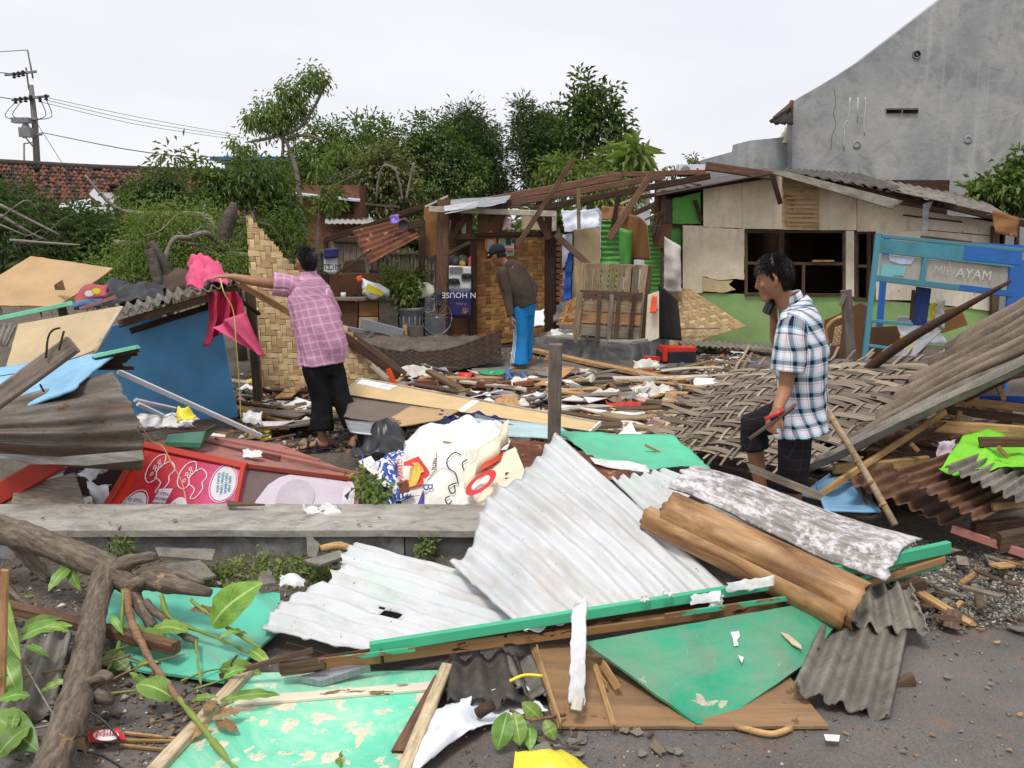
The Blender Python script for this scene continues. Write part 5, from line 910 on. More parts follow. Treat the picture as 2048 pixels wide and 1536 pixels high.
# tan woven mat behind the man
weave('bamboo_mat','large tan woven mat standing slantwise behind the man in the pink shirt','mat',[P(495,432,9.0),P(775,460,9.6),P(795,768,9.3),P(516,774,8.6)],28,30,BB_tan,.97,.96,.007,.003,2,vr=lambda u:(min(1,max(0,u*1.02)),1.0-.03*math.sin(u*20)),ur=lambda v:(0,min(1,v*.98+.01)),fray=.012,jit=.003,seed=12)
tag(bar('slanting_beam',655,648,798,752,9.2,17,W_dark,d2=9.0),'dark double beam lying along the right edge of the tan mat','beam');tag(bar('slanting_beam',668,640,812,748,9.35,9,W_old,d2=9.2),'thin beam just above the dark double beam','beam');tag(bar('short_stake',776,738,792,775,8.9,10,K_orange),'small orange painted stake end below the dark beam','stake')
tag(bar('pale_stake',742,730,775,758,8.8,9,W_white),'pale stake at the foot of the tan mat','stake')
# ================================================================== middle ground
W_post=m_wood('post_grey',C(84,76,70),C(124,114,104),.1)
tag(bar('standing_post',1111,688,1106,1010,5.95,26,W_post,t=.08,rag=.006),'grey upright post standing alone in the middle','post')
lb_=thing('long_board','long beige cabinet board with white tape across the middle','board',P(940,840,6.9));a,b,c,d=P(722,758,7.9),P(1200,846,6.9),P(1178,866,6.6),P(680,790,7.35)
sheet('face',[a,b,c,d],m_paint('beige_ply',C(206,176,124),C(180,150,106),.78,6,(.32,.24,.15),.25,.6,(.6,5,1)),16,4,th=.02,parent=lb_)
def LB(u,v,o):n=face_cam(nrm(a,b,c,d),a);return lerp(lerp(a,b,u),lerp(d,c,u),v)+n*o
for (u0,v0,u1,v1,m,w_)in ((-.005,1,1.005,1,W_dark,.022),(0,0,1,0,W_white,.018),(1,0,1,1,K_paper,.02),(0,0,0,1,W_white,.02)):plank('edging',LB(u0,v0,-.004),LB(u1,v1,-.004),w_,.035,m,up=(0,0,1),parent=lb_)
poly('tape',[LB(.50,0,.003),LB(.53,0,.003),LB(.515,1,.003),LB(.485,1,.003)],K_paper,th=.002,parent=lb_);poly('tape',[LB(.0,0,.003),LB(.17,0,.003),LB(.16,.35,.003),LB(.0,.3,.003)],K_paper,th=.002,parent=lb_)
text('lettering','SY PRIMA',LB(.30,.97,-.01)+Vector((0,-.03,-.02)),b-a,(0,0,1),.05,K_paper,lb_)
tag(sheet('grey_board',[P(700,794,7.3),P(872,818,7.0),P(798,851,6.5),P(686,833,6.7)],m_paint('grey_hard',C(112,100,88),C(90,80,70),.7,6,(.06,.05,.045),.35,.8),14,8,th=.01,crump=.01,jag=.02),'dark grey hardboard lying under the long beige board','board')
tag(sheet('tan_board',[P(820,812,7.0),P(920,820,6.9),P(880,842,6.6),P(730,862,6.4)],B_tan,14,8,th=.01,crump=.015,jag=.02),'curved tan hardboard strip beside the dark grey hardboard','board');tag(sheet('white_tin',[P(690,838,6.6),P(800,852,6.5),P(770,872,6.25),P(700,862,6.3)],T_gal,14,5,th=.01,crump=.02),'pale tin strip under the dark grey hardboard','tin strip')
tag(sheet('navy_cloth',[P(880,820,6.9),P(1010,838,6.7),P(1000,862,6.3),P(850,868,6.3)],m_plain('navy_fabric',C(46,46,84),.3,6,.8,.1,.2),20,10,th=.006,crump=.06,crs=6,jag=.03),'navy blue cloth under the long beige board','cloth');tag(sheet('pale_blue_board',[P(950,835,6.6),P(1120,850,6.6),P(1160,880,6.1),P(975,870,6.1)],m_paint('pale_teal',C(176,206,208),C(150,150,140),.72,7,(.2,.2,.18),.3,.6),14,6,th=.01,crump=.01),'pale blue board poking out below the long beige board','board')
tag(bar('metal_strip',950,830,1060,862,6.45,6,T_gal),'bent metal strip lying below the long beige board','strip')
for k in range(9):tag(bar('bamboo_lath',905+RNG.uniform(-25,25),868+k*2.2,1115+RNG.uniform(-20,20),893+k*2.3,6.15-.02*k,4,W_tan if k%3 else W_grey,d2=6.0-.02*k),'split lath in the bundle left of the upright post','lath','laths under the pale blue board')
tag(sheet('brown_tin',[P(1020,880,5.95),P(1130,890,5.9),P(1290,960,5.35),P(1010,955,5.3)],T_rust,12,50,th=.005,wave=(9,.014,'v')),'brown corrugated sheet behind the white roofing sheet','corrugated sheet')
tag(sheet('green_sheet',None,m_paint('mint_green',C(82,190,148),C(190,190,170),.76,8,(.1,.2,.15),.25,.5),26,14,th=.006,fn=lambda u,v:P(lerp(lerp(1112,1350,u),lerp(1195,1425,u),v),lerp(lerp(862,868,u),lerp(926,946,u),v)+9*math.sin(u*5)*v,lerp(6.25,5.6,v)),crump=.02,crs=4,jag=.03),'bright green board lying right of the upright post','board')
tag(sheet('white_curl',[P(1180,915,5.6),P(1295,928,5.55),P(1300,945,5.45),P(1190,924,5.5)],K_paper,16,5,th=.005,crump=.03),'curled white edge of lining under the bright green board','lining')
weave('flat_mat','cream woven mat lying flat behind the bright green board','mat',[G(1180,815,.06),G(1395,822,.06),G(1400,905,.1),G(1115,868,.1)],22,15,BB_cream,.93,.93,.006,.003,2,fray=.03,jit=.004,seed=15)
tag(bar('bamboo_hoop_part',1290,890,1340,915,5.9,5,W_tan),'thin tan split bamboo on the bright green board','lath')
# white banner heap
K_ban=m_plain('banner_white',C(226,222,212),.08,5,.6,.25,.2,dirt=C(150,138,118),damt=.25);K_ban2=m_plain('banner_cream',C(224,218,190),.08,5,.6,.25,.15,dirt=C(170,158,130),damt=.1);M_lred=m_plain('logo_red2',C(204,50,54),.08,5,.5);M_lgold=m_plain('logo_gold',C(214,176,70),.2,20,.5);M_lblue=m_plain('print_blue',C(36,70,150),.2,9,.5);M_viol=m_plain('print_violet',C(72,62,150),.1,9,.5)
ba=thing('party_banner','crumpled white campaign banner with a red emblem and handwriting','banner',P(900,1005,5.4))
def banf(u,v):
 top=P(lerp(795,1022,u),lerp(918,872,u)-10*math.sin(u*3.1),lerp(5.72,5.95,u));bot=P(lerp(812,960,u),lerp(1032,1010,u),lerp(5.24,5.22,u));p=lerp(top,bot,v);return p+Vector((0,-.05*math.sin(u*7+v*2)-.06*math.sin(v*3.1),.03*math.sin(u*11+v*5)))
sheet('front_fold',None,K_ban,40,30,th=.004,fn=banf,crump=.03,crs=5,parent=ba)
def topf(u,v):
 top=P(lerp(835,1000,u),lerp(862,846,u)-5*math.sin(u*3),6.5);bot=P(lerp(752,1024,u),lerp(948,880,u),lerp(5.75,5.98,u));p=lerp(top,bot,v);return p+Vector((0,0,.10*math.sin(v*3.14)*math.sin(u*3.1)+.025*math.sin(u*13+v*6)))
sheet('top_fold',None,m_plain('banner_top',C(226,226,230),.07,5,.6,.25,.2,dirt=C(150,145,140),damt=.12),40,24,th=.004,fn=topf,crump=.06,crs=5,parent=ba)
sheet('roll_fold',None,K_ban2,30,12,th=.004,fn=lambda u,v:P(lerp(930,1020,u),lerp(958,876,u),5.55)+Vector((0,-.13*math.sin(v*3.1)+.2*u,.08*math.cos(v*3.1)))+Vector((.02*math.sin(u*12),0,0)),crump=.02,parent=ba)
def on_ban(u,v,o=.012):
 e=.01;n=(banf(u+e,v)-banf(u-e,v)).cross(banf(u,v+e)-banf(u,v-e)).normalized();n=face_cam(n,banf(u,v));p=banf(u,v);q=p*5.0;return p+n*(o+.03*(noise.noise(q)+.5*noise.noise(q*2.3)+.25*abs(noise.noise(q*5.1))))
def ban_patch(name,uv,mat,o=.012):poly(name,[on_ban(u,v,o)for u,v in uv],mat,th=.002,parent=ba)
ban_patch('emblem',[(.06,.16),(.19,.10),(.30,.30),(.24,.50),(.06,.50)],M_lred,.018)
ban_patch('emblem_head',[(.09,.42),(.11,.28),(.15,.24),(.13,.20),(.18,.19),(.22,.24),(.235,.30),(.20,.32),(.19,.38),(.16,.46),(.10,.48)],M_lgold,.026);text('lettering','GERINDRA',on_ban(.025,.33,.03),on_ban(.03,.5)-on_ban(.03,.1),on_ban(.1,.3)-on_ban(.0,.3),.05,M_lred,ba);text('lettering','PARTAI',on_ban(.335,.22,.03),on_ban(.33,.4)-on_ban(.33,.1),on_ban(.4,.3)-on_ban(.3,.3),.04,M_ink,ba)
for pts in ([(.34,.06),(.37,.34)],[(.37,.34),(.24,.58)],[(.07,.60),(.2,.62)]):tube('ink_line',[on_ban(u,v,.016)for u,v in pts],.002,M_ink,4,ba)
for pts in ([(.60,.32),(.54,.28),(.48,.36),(.50,.48),(.57,.54),(.62,.62)],[(.66,.36),(.62,.42),(.66,.48),(.70,.42),(.72,.50),(.70,.60)],[(.60,.62),(.52,.70),(.56,.76),(.60,.72),(.58,.66)],[(.55,.80),(.50,.86),(.56,.90),(.60,.84)],[(.52,.92),(.58,.96),(.62,.90)]):tube('handwriting',[on_ban(u,v,.02)for u,v in pts],.004,M_ink,5,ba,sp=4)
ban_patch('violet_print',[(.12,.74),(.18,.78),(.22,.70),(.24,.66),(.27,.68),(.24,.96),(.12,.98),(.17,.92),(.13,.88),(.18,.84)],M_viol,.018);text('lettering','B',on_ban(.31,.72,.03),on_ban(.33,.9)-on_ban(.33,.7),on_ban(.4,.7)-on_ban(.3,.7),.09,M_viol,ba)
sp_=thing('ring_banner','cream plastic sheet with a red ring beside the campaign banner','plastic sheet',P(990,1000,5.3));ra,rb,rcx,rd=P(1005,905,5.6),P(1028,892,5.6),P(1052,965,5.25),P(935,1030,5.1)
sheet('sheet',[P(985,918,5.6),P(1030,893,5.6),P(1058,960,5.2),P(930,1035,5.08)],K_ban2,20,20,th=.004,crump=.02,crs=4,parent=sp_)
_c=P(962,976,5.235);_ux=P(1000,960,5.2)-P(940,985,5.2);_ux.normalize();_uy=(P(1000,905,5.55)-P(965,1010,5.15)).normalized()
V,fs=[],[]
for k in range(28):
 a_=k/28*2*math.pi
 for r_ in (.06,.1):V.append(_c+(_ux*math.cos(a_)+_uy*math.sin(a_)*.95)*r_)
 fs.append((2*k,2*k+1,(2*k+3)%56,(2*k+2)%56))
V,fs,_=thicken(V,fs,[Vector((0,-.5,.8))]*56,.003);mk('ring',[v+Vector((0,-.03,.045))for v in V],fs,M_lred,sp_)
tag(sheet('red_flap',[P(985,905,5.62),P(1012,898,5.66),P(1000,918,5.5),P(950,948,5.4)],m_plain('banner_red',C(200,66,40),.15,6,.5),10,6,th=.003,crump=.01),'red lining strip between the banner and the cream sheet','lining');tag(ppoly('blue_tip',[(1010,900,5.75),(1036,898,5.75),(1020,911,5.65)],5.7,B_lblue,None,.006),'small sky blue triangular scrap beside the banner','scrap')
pbg=thing('print_sack','blue and white printed sack beside the drinks cart','sack',P(770,990,5.4));M_bw=NT('blue_white');_s=M_bw;_c=_s.ramp(_s.noise(_s.co('UV',(1.2,1,1)),13,2,.5,1.6),[(.47,C(212,212,216)),(.5,C(40,74,150))]);M_bw=_s.done(_c,.5,.3)
sheet('sack',[P(718,918,5.85),P(810,905,5.9),P(830,1000,5.3),P(775,1010,5.25)],M_bw,24,24,th=.006,crump=.09,crs=7,bulge=.05,jag=.03,parent=pbg);sheet('blank_side',[P(716,920,5.82),P(742,914,5.8),P(790,985,5.3),P(768,975,5.3)],K_ban,12,12,th=.004,crump=.04,parent=pbg)
tag(ppoly('rubble_stone',[(796,970),(812,962),(818,985),(800,988)],5.25,M_br,None,.04,jag=.01,sub=.02),'small red brick stone beside the printed sack','stone')
tag(sheet('black_bag',[P(715,880,6.6),P(820,850,6.8),P(810,905,6.0),P(700,915,5.95)],m_plain('bin_bag',C(38,38,42),.4,6,.35,.5,.15),26,18,th=.005,crump=.12,crs=6,bulge=.08,jag=.03),'black plastic bag crumpled behind the campaign banner','bag')
V,Fc=crown([(735,975,5.3,24,28),(760,990,5.2,20,16),(718,945,5.6,14,10)],26,7,.05,.035,44,cl=.05,droop=.1);wd=thing('weed','green weed growing beside the drinks cart','weed',P(740,1000,5.35));np_mesh('leaves',V,Fc,ML3,wd);tube('stem',[P(738,1025,5.35),P(736,960,5.35)],.004,ML3,5,wd)
# crumpled tissue on the low wall and bits
paper('crumpled white tissue with a yellow spot on the low wall',645,1022,4.95,88,44,21,crump=.09,name='crumpled_tissue',cat='tissue')
tag(ppoly('dark_splinter',[(452,998,5.1),(470,1003,5.05),(530,1008,5.0),(455,1010,5.0)],5.0,W_old,None,.012),'thin wood splinter lying on the low wall','splinter')
# ------------------------------------------------------------------ red case, bricks, far debris
cs=thing('red_crate','red and black plastic case lying open beside the plinth','case',P(1345,718,11.4));v_,f_=box_geo(P(1352,712,11.4),.46,.26,.14,.1);mk('inside',v_,f_,K_black,cs);v_,f_=box_geo(P(1358,697,11.45),.4,.22,.05,.1);mk('lid',v_,f_,K_red,cs);v_,f_=box_geo(P(1326,706,11.3),.05,.24,.18,.1);mk('end',v_,f_,K_red,cs);v_,f_=box_geo(P(1305,716,11.35),.24,.1,.04,-.1);mk('handle_bar',v_,f_,K_red,cs)
def gpl(name,label,cat,x1,y1,x2,y2,w_,t,m,z=.03,z2=None,group=None):return tag(plank(name,G(x1,y1,z),G(x2,y2,z if z2 is None else z2),w_,t,m,rag=.012,warp=.01),label,cat,group)
gpl('long_plank','long pale plank lying from the plinth towards the gray mat','plank',1066,700,1362,763,.12,.05,W_tan,.06,.1);gpl('thin_stick','thin stick lying across the long pale plank','stick',1300,748,1425,722,.03,.03,W_tan,.1,.06);gpl('short_plank','short pale plank piece beside the far man','plank',1092,722,1104,706,.08,.03,W_tan,.05);gpl('dark_plank','dark red plank poking up left of the brick stack','plank',858,742,938,790,.1,.04,W_red,.25,.08)
gpl('thin_stick','bamboo stick lying behind the upright post','stick',1160,757,1360,750,.03,.03,W_old,.08)
def bricks(label,x,y,n,z=0,dx=1):
 t=thing('brick_stack',label,'bricks',G(x,y,0));c=G(x,y,0)
 for k in range(n):
  if k>=dx and RNG.random()<.35:continue
  v_,f_=box_geo(c+Vector(((k%dx)*.22-(dx-1)*.11+RNG.uniform(-.03,.03),RNG.uniform(-.06,.06),.02+.062*(k//dx))),RNG.uniform(.13,.21),.11,RNG.uniform(.045,.062),RNG.uniform(-.35,.35),Matrix.Rotation(RNG.uniform(-.12,.12),3,'Y'));mk('brick',v_,f_,M_br,t)
 return t
bricks('broken brick footing left of the far man',870,790,6,0,2);bricks('low brick footing in front of the far man',1010,782,6,0,3);bricks('brick footing in front of the green and pink litter',1345,815,8,0,4);bricks('few loose bricks behind the litter bag',1330,756,4,0,3);bricks('bricks half buried near the blue chair',1400,768,3,0,3)
tag(sheet('blue_chair_back',[P(1455,740,8.2),P(1510,728,8.2),P(1500,775,7.9),P(1432,800,7.9)],m_plain('teal_blue',C(26,104,140),.15,6,.45),8,8,th=.02,bulge=.05),'teal blue plastic chair back poking out behind the gray mat','chair')
o=lathe('red_bucket',G(920,757,.1),[(0,0),(.07,0),(.07,.16),(.055,.16),(.055,.02),(0,.02)],K_red,None,16,axis=(1,-.4,.05));tag(o,'small red and white pail lying on its side','pail');o=lathe('green_disc',G(988,747,.03),[(0,0),(.17,0),(.18,.02),(.16,.025),(0,.02)],m_plain('green_plastic',C(50,160,110),.1,5,.4),None,22);tag(o,'round green plastic lid beside the far man','lid'.replace('lid','plastic lid'))
for k,(x,y,w_,h,m,lb)in enumerate(((815,770,120,22,T_asb,'grey corrugated scrap under the red pail'),(770,778,90,30,T_gal,'silver foil sheet at the foot of the tan mat'),(930,772,90,26,K_greyt,'grey plastic bag left of the brick footing'),(1075,763,110,18,K_paper,'long white paper sheet in front of the far man'),(1165,763,40,16,K_paper,'white paper right of the upright post'),(1340,778,70,26,m_plain('pink_bag',C(216,180,184),.15,8,.5),'pale pink litter bag on the brick footing'),(1305,775,34,22,m_plain('green_bag',C(110,176,60),.2,8,.5),'green and white snack bag on the rubble'),(1065,637,50,36,K_white,'white tub lying behind the far man'),(1125,668,50,18,K_paper,'white cloth on the plinth end'))):
 d=12.3 if y<700 else 1.85/math.tan(math.atan((y-768)/F)+PITCH)-.1;tag(sheet('litter_sheet',[P(x-w_/2,y-h/2,d+.25),P(x+w_/2,y-h/2,d+.25),P(x+w_/2,y+h/2,d-.1),P(x-w_/2,y+h/2,d-.1)],m,14,8,th=.004,crump=.05,crs=6,jag=.04,seed=k),lb,'litter')
# lower area left of the man
for k,(x,y,w_,h,m,lb)in enumerate(((560,776,90,26,m_plain('pink_mat',C(186,92,92),.15,5,.7),'dull pink cloth at the foot of the tan mat'),(590,845,110,20,m_plain('red_sheet',C(196,66,52),.15,5,.5),'red plastic sheet by the legs of the man in the pink shirt'),(578,795,70,12,m_plain('orange_red',C(196,50,30),.15,5,.5),'orange red plastic strip below the tan mat'),(520,868,50,18,K_yellow,'crumpled yellow bag by the cart top'),(688,768,34,34,B_lblue,'folded sky blue card behind the man in the pink shirt'),(495,790,34,18,M_gtin,'small green box beside the prop'),(640,825,120,14,B_tan,'tan strip of board beside the red plastic sheet'),(500,770,30,16,K_orange,'orange cloth at the prop'))):
 d=1.85/math.tan(math.atan((y-768)/F)+PITCH)-.15;tag(sheet('litter_sheet',[P(x-w_/2,y-h/2,d+.2),P(x+w_/2,y-h/2,d+.2),P(x+w_/2,y+h/2,d-.1),P(x-w_/2,y+h/2,d-.1)],m,12,8,th=.005,crump=.05,crs=6,jag=.03,seed=20+k),lb,'litter')
# ================================================================== wreckage on the right
weave('coarse_mat','big grey coarsely woven bamboo mat sloping behind the man in the plaid shirt','mat',[P(1478,730,7.9),P(1902,712,6.9),P(1632,950,5.5),P(1308,888,6.5)],22,34,BB_grey,.34,1.2,.009,.005,3,fray=.14,jit=.018,seed=21,bulge=.12,splay=.12)
B_pile=m_tin('brown_grey_tin',[C(58,46,38),C(108,92,78),C(142,126,110),C(104,74,54)],(.7,5,1),3,.7,.05)
tag(sheet('corrugated_sheet',[P(1902,690,6.1),P(2130,556,5.75),P(2130,662,5.35),P(1706,884,5.52)],B_pile,20,60,th=.005,wave=(5.5,.045,'v'),crump=.02,crs=2,jag=.05,ju='lt'),'long brown grey corrugated sheet leaning up to the right edge','corrugated sheet');tag(sheet('corrugated_sheet',[P(1690,892,5.5),P(2130,660,5.42),P(2130,700,5.25),P(1592,950,5.2)],T_asb,20,24,th=.005,wave=(2.2,.03,'v'),crump=.015,jag=.03,ju='l'),'pale lower corrugated sheet under the long brown grey one','corrugated sheet')
tag(tube('dark_pole',[P(*q)for q in ((1690,775,7.1),(1800,690,6.75),(1900,630,6.5),(2022,562,6.3))],[.04,.04,.03,.012],W_dark,8,sp=3),'dark tapering pole lying above the long corrugated sheet','pole');tag(ppoly('grey_tin',[(1786,712,7.2),(1868,662,7.2),(1884,660,7.1),(1830,712,7.1)],7.2,T_gal,None,.005),'pale grey tin strip between the pole and the coarse mat','tin strip')
# heap core: real dark boards and beams inside the pile
for k in range(46):
 x=RNG.uniform(1660,2060);y=RNG.uniform(800,1040);d=6.6-(y-780)/260*1.35+RNG.uniform(-.1,.5);a=RNG.uniform(-.55,.5);l=RNG.uniform(70,200)
 tag(bar('broken_timber',x-l/2*math.cos(a),y+l/2*math.sin(a),x+l/2*math.cos(a),y-l/2*math.sin(a),d,RNG.uniform(10,24),RNG.choice([W_dark,W_old,W_dark,W_red]),d2=d+RNG.uniform(-.4,.4),rag=.03),'dark broken timber inside the heap under the long corrugated sheet','timber','broken timbers in the right heap')
for k in range(5):
 tag(ppoly('dark_sheet',[(1640+k*80,880+k*6,6.1),(1760+k*80,840-k*6,6.5),(1800+k*70,960,5.6),(1660+k*80,1010,5.35)],6,W_dark,None,.02,jag=.03,seed=k),['leftmost dark board','second dark board','third dark board','fourth dark board','rightmost dark board'][k]+' of the row hidden inside the right heap','board','dark boards in the right heap')
def rb(name,label,cat,*a,**k):return tag(bar(name,*a,**k),label,cat)
rb('tan_beam','light tan beam running to the right edge under the long sheet','beam',1850,793,2080,820,5.9,16,W_tan,d2=5.6);rb('dark_beam','dark bar standing for the shadow just under the light tan beam','beam',1836,812,2080,842,5.95,18,W_old,d2=5.7);rb('slanting_stick','brown batten slanting over the light blue board','batten',1632,994,1890,824,5.0,13,W_tan,d2=5.7);rb('tan_beam','short squared tan beam in front of the right heap','beam',1668,938,1856,922,5.3,21,W_tan,d2=5.35)  # the dark bar below the light tan beam is its shadow, built as timber
rb('splintered_beam','splintered chunky beam above the lime green cloth','beam',1876,852,2060,866,5.4,26,W_tan,d2=5.2,rag=.05);rb('brown_beam','brown beam lying over the lime green cloth','beam',1958,884,2090,884,5.05,20,W_red,d2=4.95,rag=.01);rb('peg','small orange brown peg standing in the right heap','peg',1912,846,1920,822,5.6,9,W_tan);rb('peg','short brown peg poking out beside the squared tan beam','peg',1822,888,1836,902,5.3,9,W_tan);rb('grey_block','pale end grain block behind the peg','block',1916,836,1940,842,5.7,18,W_pal)
rb('curved_lath','brown curved lath in the middle of the right heap','lath',1766,886,1890,862,5.5,22,W_red,d2=5.7);rb('wedge','light wooden wedge on the lime green cloth','wedge',1996,894,2016,914,4.9,8,W_tan);rb('blue_lath','blue painted lath at the right edge','lath',1890,790,2070,740,6.0,12,K_blue,d2=5.9);rb('blue_lath','lower blue painted board at the right edge','lath',1960,798,2070,800,5.9,16,K_blue,d2=5.7);rb('grey_plank','broad grey plank standing in the right heap','plank',1972,800,1990,755,6.0,26,W_grey)
rb('wedge','pointed brown splinter standing at the right edge','splinter',1990,760,2008,800,5.75,9,W_tan);rb('dark_lath','dark lath crossing the blue boards','lath',1930,800,2060,735,5.75,10,W_dark);rb('orange_lath','orange brown lath crossing at the right edge','lath',1975,765,2070,745,5.7,9,W_red)
K_lime=m_plain('lime_cloth',C(120,200,40),.2,5,.6,.25,.15)
tag(sheet('lime_cloth',None,K_lime,40,20,th=.005,fn=lambda u,v:P(lerp(lerp(1925,2090,u),lerp(1878,2090,u),v),lerp(lerp(876,890,u),lerp(940,935,u),v)+8*math.sin(u*7)*v-16*math.sin(math.pi*min(1,u*1.8))*(1-v),lerp(5.25,4.85,v)),crump=.05,crs=6),'bright lime green cloth draped over the right heap','cloth');paper('white floral cloth scrap beside the lime green cloth',1892,900,5.2,34,40,41,m_plain('floral',C(186,170,180),.35,26,.7),name='floral_cloth',cat='cloth',crump=.08)
T_rust2=m_tin('rust_tin2',[C(70,46,34),C(104,72,52),C(132,96,72),C(120,112,104)],(3,.7,1),3,.7,.05,.1)
def corr(label,q,m,n,seed=0,amp=.018):return tag(sheet('corrugated_sheet',[P(*p)for p in q],m,int(n*9),8,th=.004,wave=(n,amp,'u'),crump=.008,crs=2,jag=.03,ju='lrb',seed=seed),label,'corrugated sheet')
corr('lower left rusty corrugated sheet beside the bamboo pole',[(1780,926,5.35),(1985,1005,5.2),(1905,1054,4.75),(1688,962,4.95)],T_rust2,7.5,1);corr('middle rusty corrugated sheet below the lime green cloth',[(1890,908,5.15),(2075,985,5.0),(1962,1046,4.6),(1782,944,4.85)],T_rust2,8.5,2);corr('grey corrugated sheet at the right edge below the lime cloth',[(1950,910,5.0),(2110,960,4.9),(2050,1010,4.55),(1886,934,4.75)],T_asb,7.5,3)
corr('rusty scrap of corrugated sheet behind the bamboo pole',[(1700,950,5.2),(1790,945,5.2),(1760,1030,4.9),(1735,1022,4.95)],T_rust2,3,4)
bbp=thing('bamboo_pole','jointed bamboo pole leaning in front of the right heap','pole',P(1789,1050,4.75));_pp=[P(1650,815,5.25),P(1700,895,5.05),P(1745,970,4.9),P(1790,1050,4.72)];tube('culm',_pp,.02,m_wood('culm',C(140,118,90),C(186,164,132),.05),10,bbp)
for f in (.12,.3,.48,.66,.84):p=lerp(_pp[0],_pp[-1],f);dd=(_pp[-1]-_pp[0]).normalized();tube('node',[p-dd*.006,p+dd*.006],.024,W_tan,10,bbp)
tag(sheet('light_blue_board',[P(1632,962,5.15),P(1700,946,5.3),P(1762,1022,4.9),P(1650,1022,4.75)],m_paint('light_blue_board2',C(126,180,220),C(160,170,170),.78,6,(.1,.14,.18),.25,.5),12,10,th=.012,bulge=-.06,crump=.012),'light blue bent board behind the legs of the man in the plaid shirt','board');tag(ppoly('light_blue_scrap',[(1600,990,5.3),(1660,945,5.35),(1664,968,5.3),(1640,1000,5.2)],5.2,B_lblue,None,.01),'small light blue scrap right of the plaid man','board')
rb('pink_plank','dull pink plank lying under the right heap','plank',1905,1058,2090,1122,4.75,18,R_salmon,d2=4.4);rb('timber_end','thick old timber end under the rust sheets','timber',1950,1062,2040,1050,4.75,34,W_old,rag=.02);rb('timber_end','second thick timber end at the right edge','timber',1996,1086,2100,1066,4.55,40,W_old,rag=.02);rb('timber_end','slim timber end between the rust sheets','timber',1985,1014,2090,1002,4.7,16,W_tan)
# ------------------------------------------------------------------ blue noodle cart
K_teal=m_paint('teal_paint',C(74,140,156),C(150,170,168),.70,14,(.04,.07,.08),.35,.5);K_cblue2=m_paint('cart_blue',C(44,104,180),C(90,140,170),.72,10,(.02,.05,.1),.25,.45);K_navyp=m_plain('navy_panel',C(16,42,92),.2,5,.5)
ct=thing('noodle_cart','tall blue and teal food cart frame with glass panels','cart',P(1880,700,9.0));CD=9.0
def cbar(nm,x1,y1,x2,y2,w_,m,d=CD,d2=None):return bar(nm,x1,y1,x2,y2,d,w_,m,ct,d2,t=.04)
def gnd(x,y,d):v=P(x,y,d);v.z=0;return v
for (x1,y1,x2,y2,d,m,w_)in ((1757,466,1722,760,CD,K_teal,10),(1774,472,1748,760,CD+.7,K_cblue2,12),(2028,528,2004,760,CD,K_cblue2,17)):cbar('leg',x1,y1,x2,y2+20,w_,m,d)
cbar('top_rail',1762,472,2060,502,7,K_teal);cbar('rail',1754,501,2028,532,8,K_teal);cbar('bottom_rail',1750,556,1922,576,12,K_teal);cbar('bottom_rail',1918,575,2024,588,13,K_cblue2,CD-.004);cbar('mullion',1851,513,1843,566,10,K_teal)
ppoly('header_board',[(1762,478),(1930,492),(1927,519),(1759,501)],CD-.02,K_teal,ct,.02);ppoly('header_board',[(1931,492),(2046,503),(2043,530),(1926,519)],CD-.024,K_cblue2,ct,.02);ppoly('lid_board',[(1940,484),(2070,492),(2070,504),(1935,492)],CD+.3,K_cblue2,ct,.03);bar('top_lath',1842,474,1942,486,CD+.2,7,W_old,ct)
s_=NT('dusty_glass');_g=s_.noise(s_.co('UV'),5,6,.7);s_.b.inputs['Alpha'].default_value=.5;s_.l(s_.ramp(_g,[(.3,.42),(.7,.78)]),s_.b.inputs['Alpha']);M_glass=s_.done(C(176,170,158),.35,.5)
for px in ([(1763,509),(1846,517),(1838,562),(1757,553)],[(1854,518),(1899,522),(1895,568),(1847,563)],[(1901,522),(2023,533),(2017,581),(1897,569)]):ppoly('glass_pane',px,CD+.01,M_glass,ct,.004)
ppoly('paint_patch',[(1764,528),(1812,532),(1808,552),(1790,550),(1784,555),(1761,550)],CD-.002,m_plain('patch_teal',C(120,184,190),.15,8,.6),ct,.003);ppoly('paint_patch',[(1778,512),(1830,516),(1822,528),(1800,528),(1780,522)],CD-.002,m_plain('patch_pale',C(176,190,208),.2,14,.6),ct,.003)
_tx=P(1985,560,CD)-P(1900,551,CD);text('lettering','AYAM',P(1948,549,CD-.012),_tx,(0,0,1),.135,m_plain('chalk',C(196,200,190),.25,30),ct);text('lettering','MIE',P(1885,541,CD-.012),_tx,(0,0,1),.12,m_plain('faded_ink',C(178,176,164),.1,8),ct)
ppoly('hanging_panel',[(1834,573),(1863,577),(1853,651),(1823,651)],CD+.05,K_navyp,ct,.02);bar('panel_edge',1827,580,1822,640,CD+.06,6,W_dark,ct);cbar('rung',1740,641,1824,649,7,K_teal);cbar('rung',1733,690,1806,700,6,K_teal)
V,fs=hexa([P(2030,520,CD-.02),P(2110,525,CD-.02),P(2110,520,CD+.6),P(2034,516,CD+.6),P(2022,600,CD-.02),P(2110,606,CD-.02),P(2110,600,CD+.6),P(2026,596,CD+.6)]);mk('side_box',V,fs,K_cblue2,ct)
for k,(q,m,lb)in enumerate(((((1795,632),(1860,640),(1900,690),(1800,680)),K_white,'white and yellow sack below the hanging cart panel'),(((1800,672),(1836,668),(1832,700),(1806,706)),K_yellow,'yellow snack bag under the cart'),(((1862,606),(1872,604),(1868,664),(1858,666)),K_yellow,'yellow plastic strip behind the cart panel'),(((1872,598),(1890,600),(1886,660),(1866,650)),K_greyt,'greyish printed sachet hanging behind the cart panel'))):tag(sheet('sachet',[P(x,y,9.25-.03*k)for x,y in q],m,12,12,th=.01,crump=.06,crs=7,seed=k),lb,'bag')
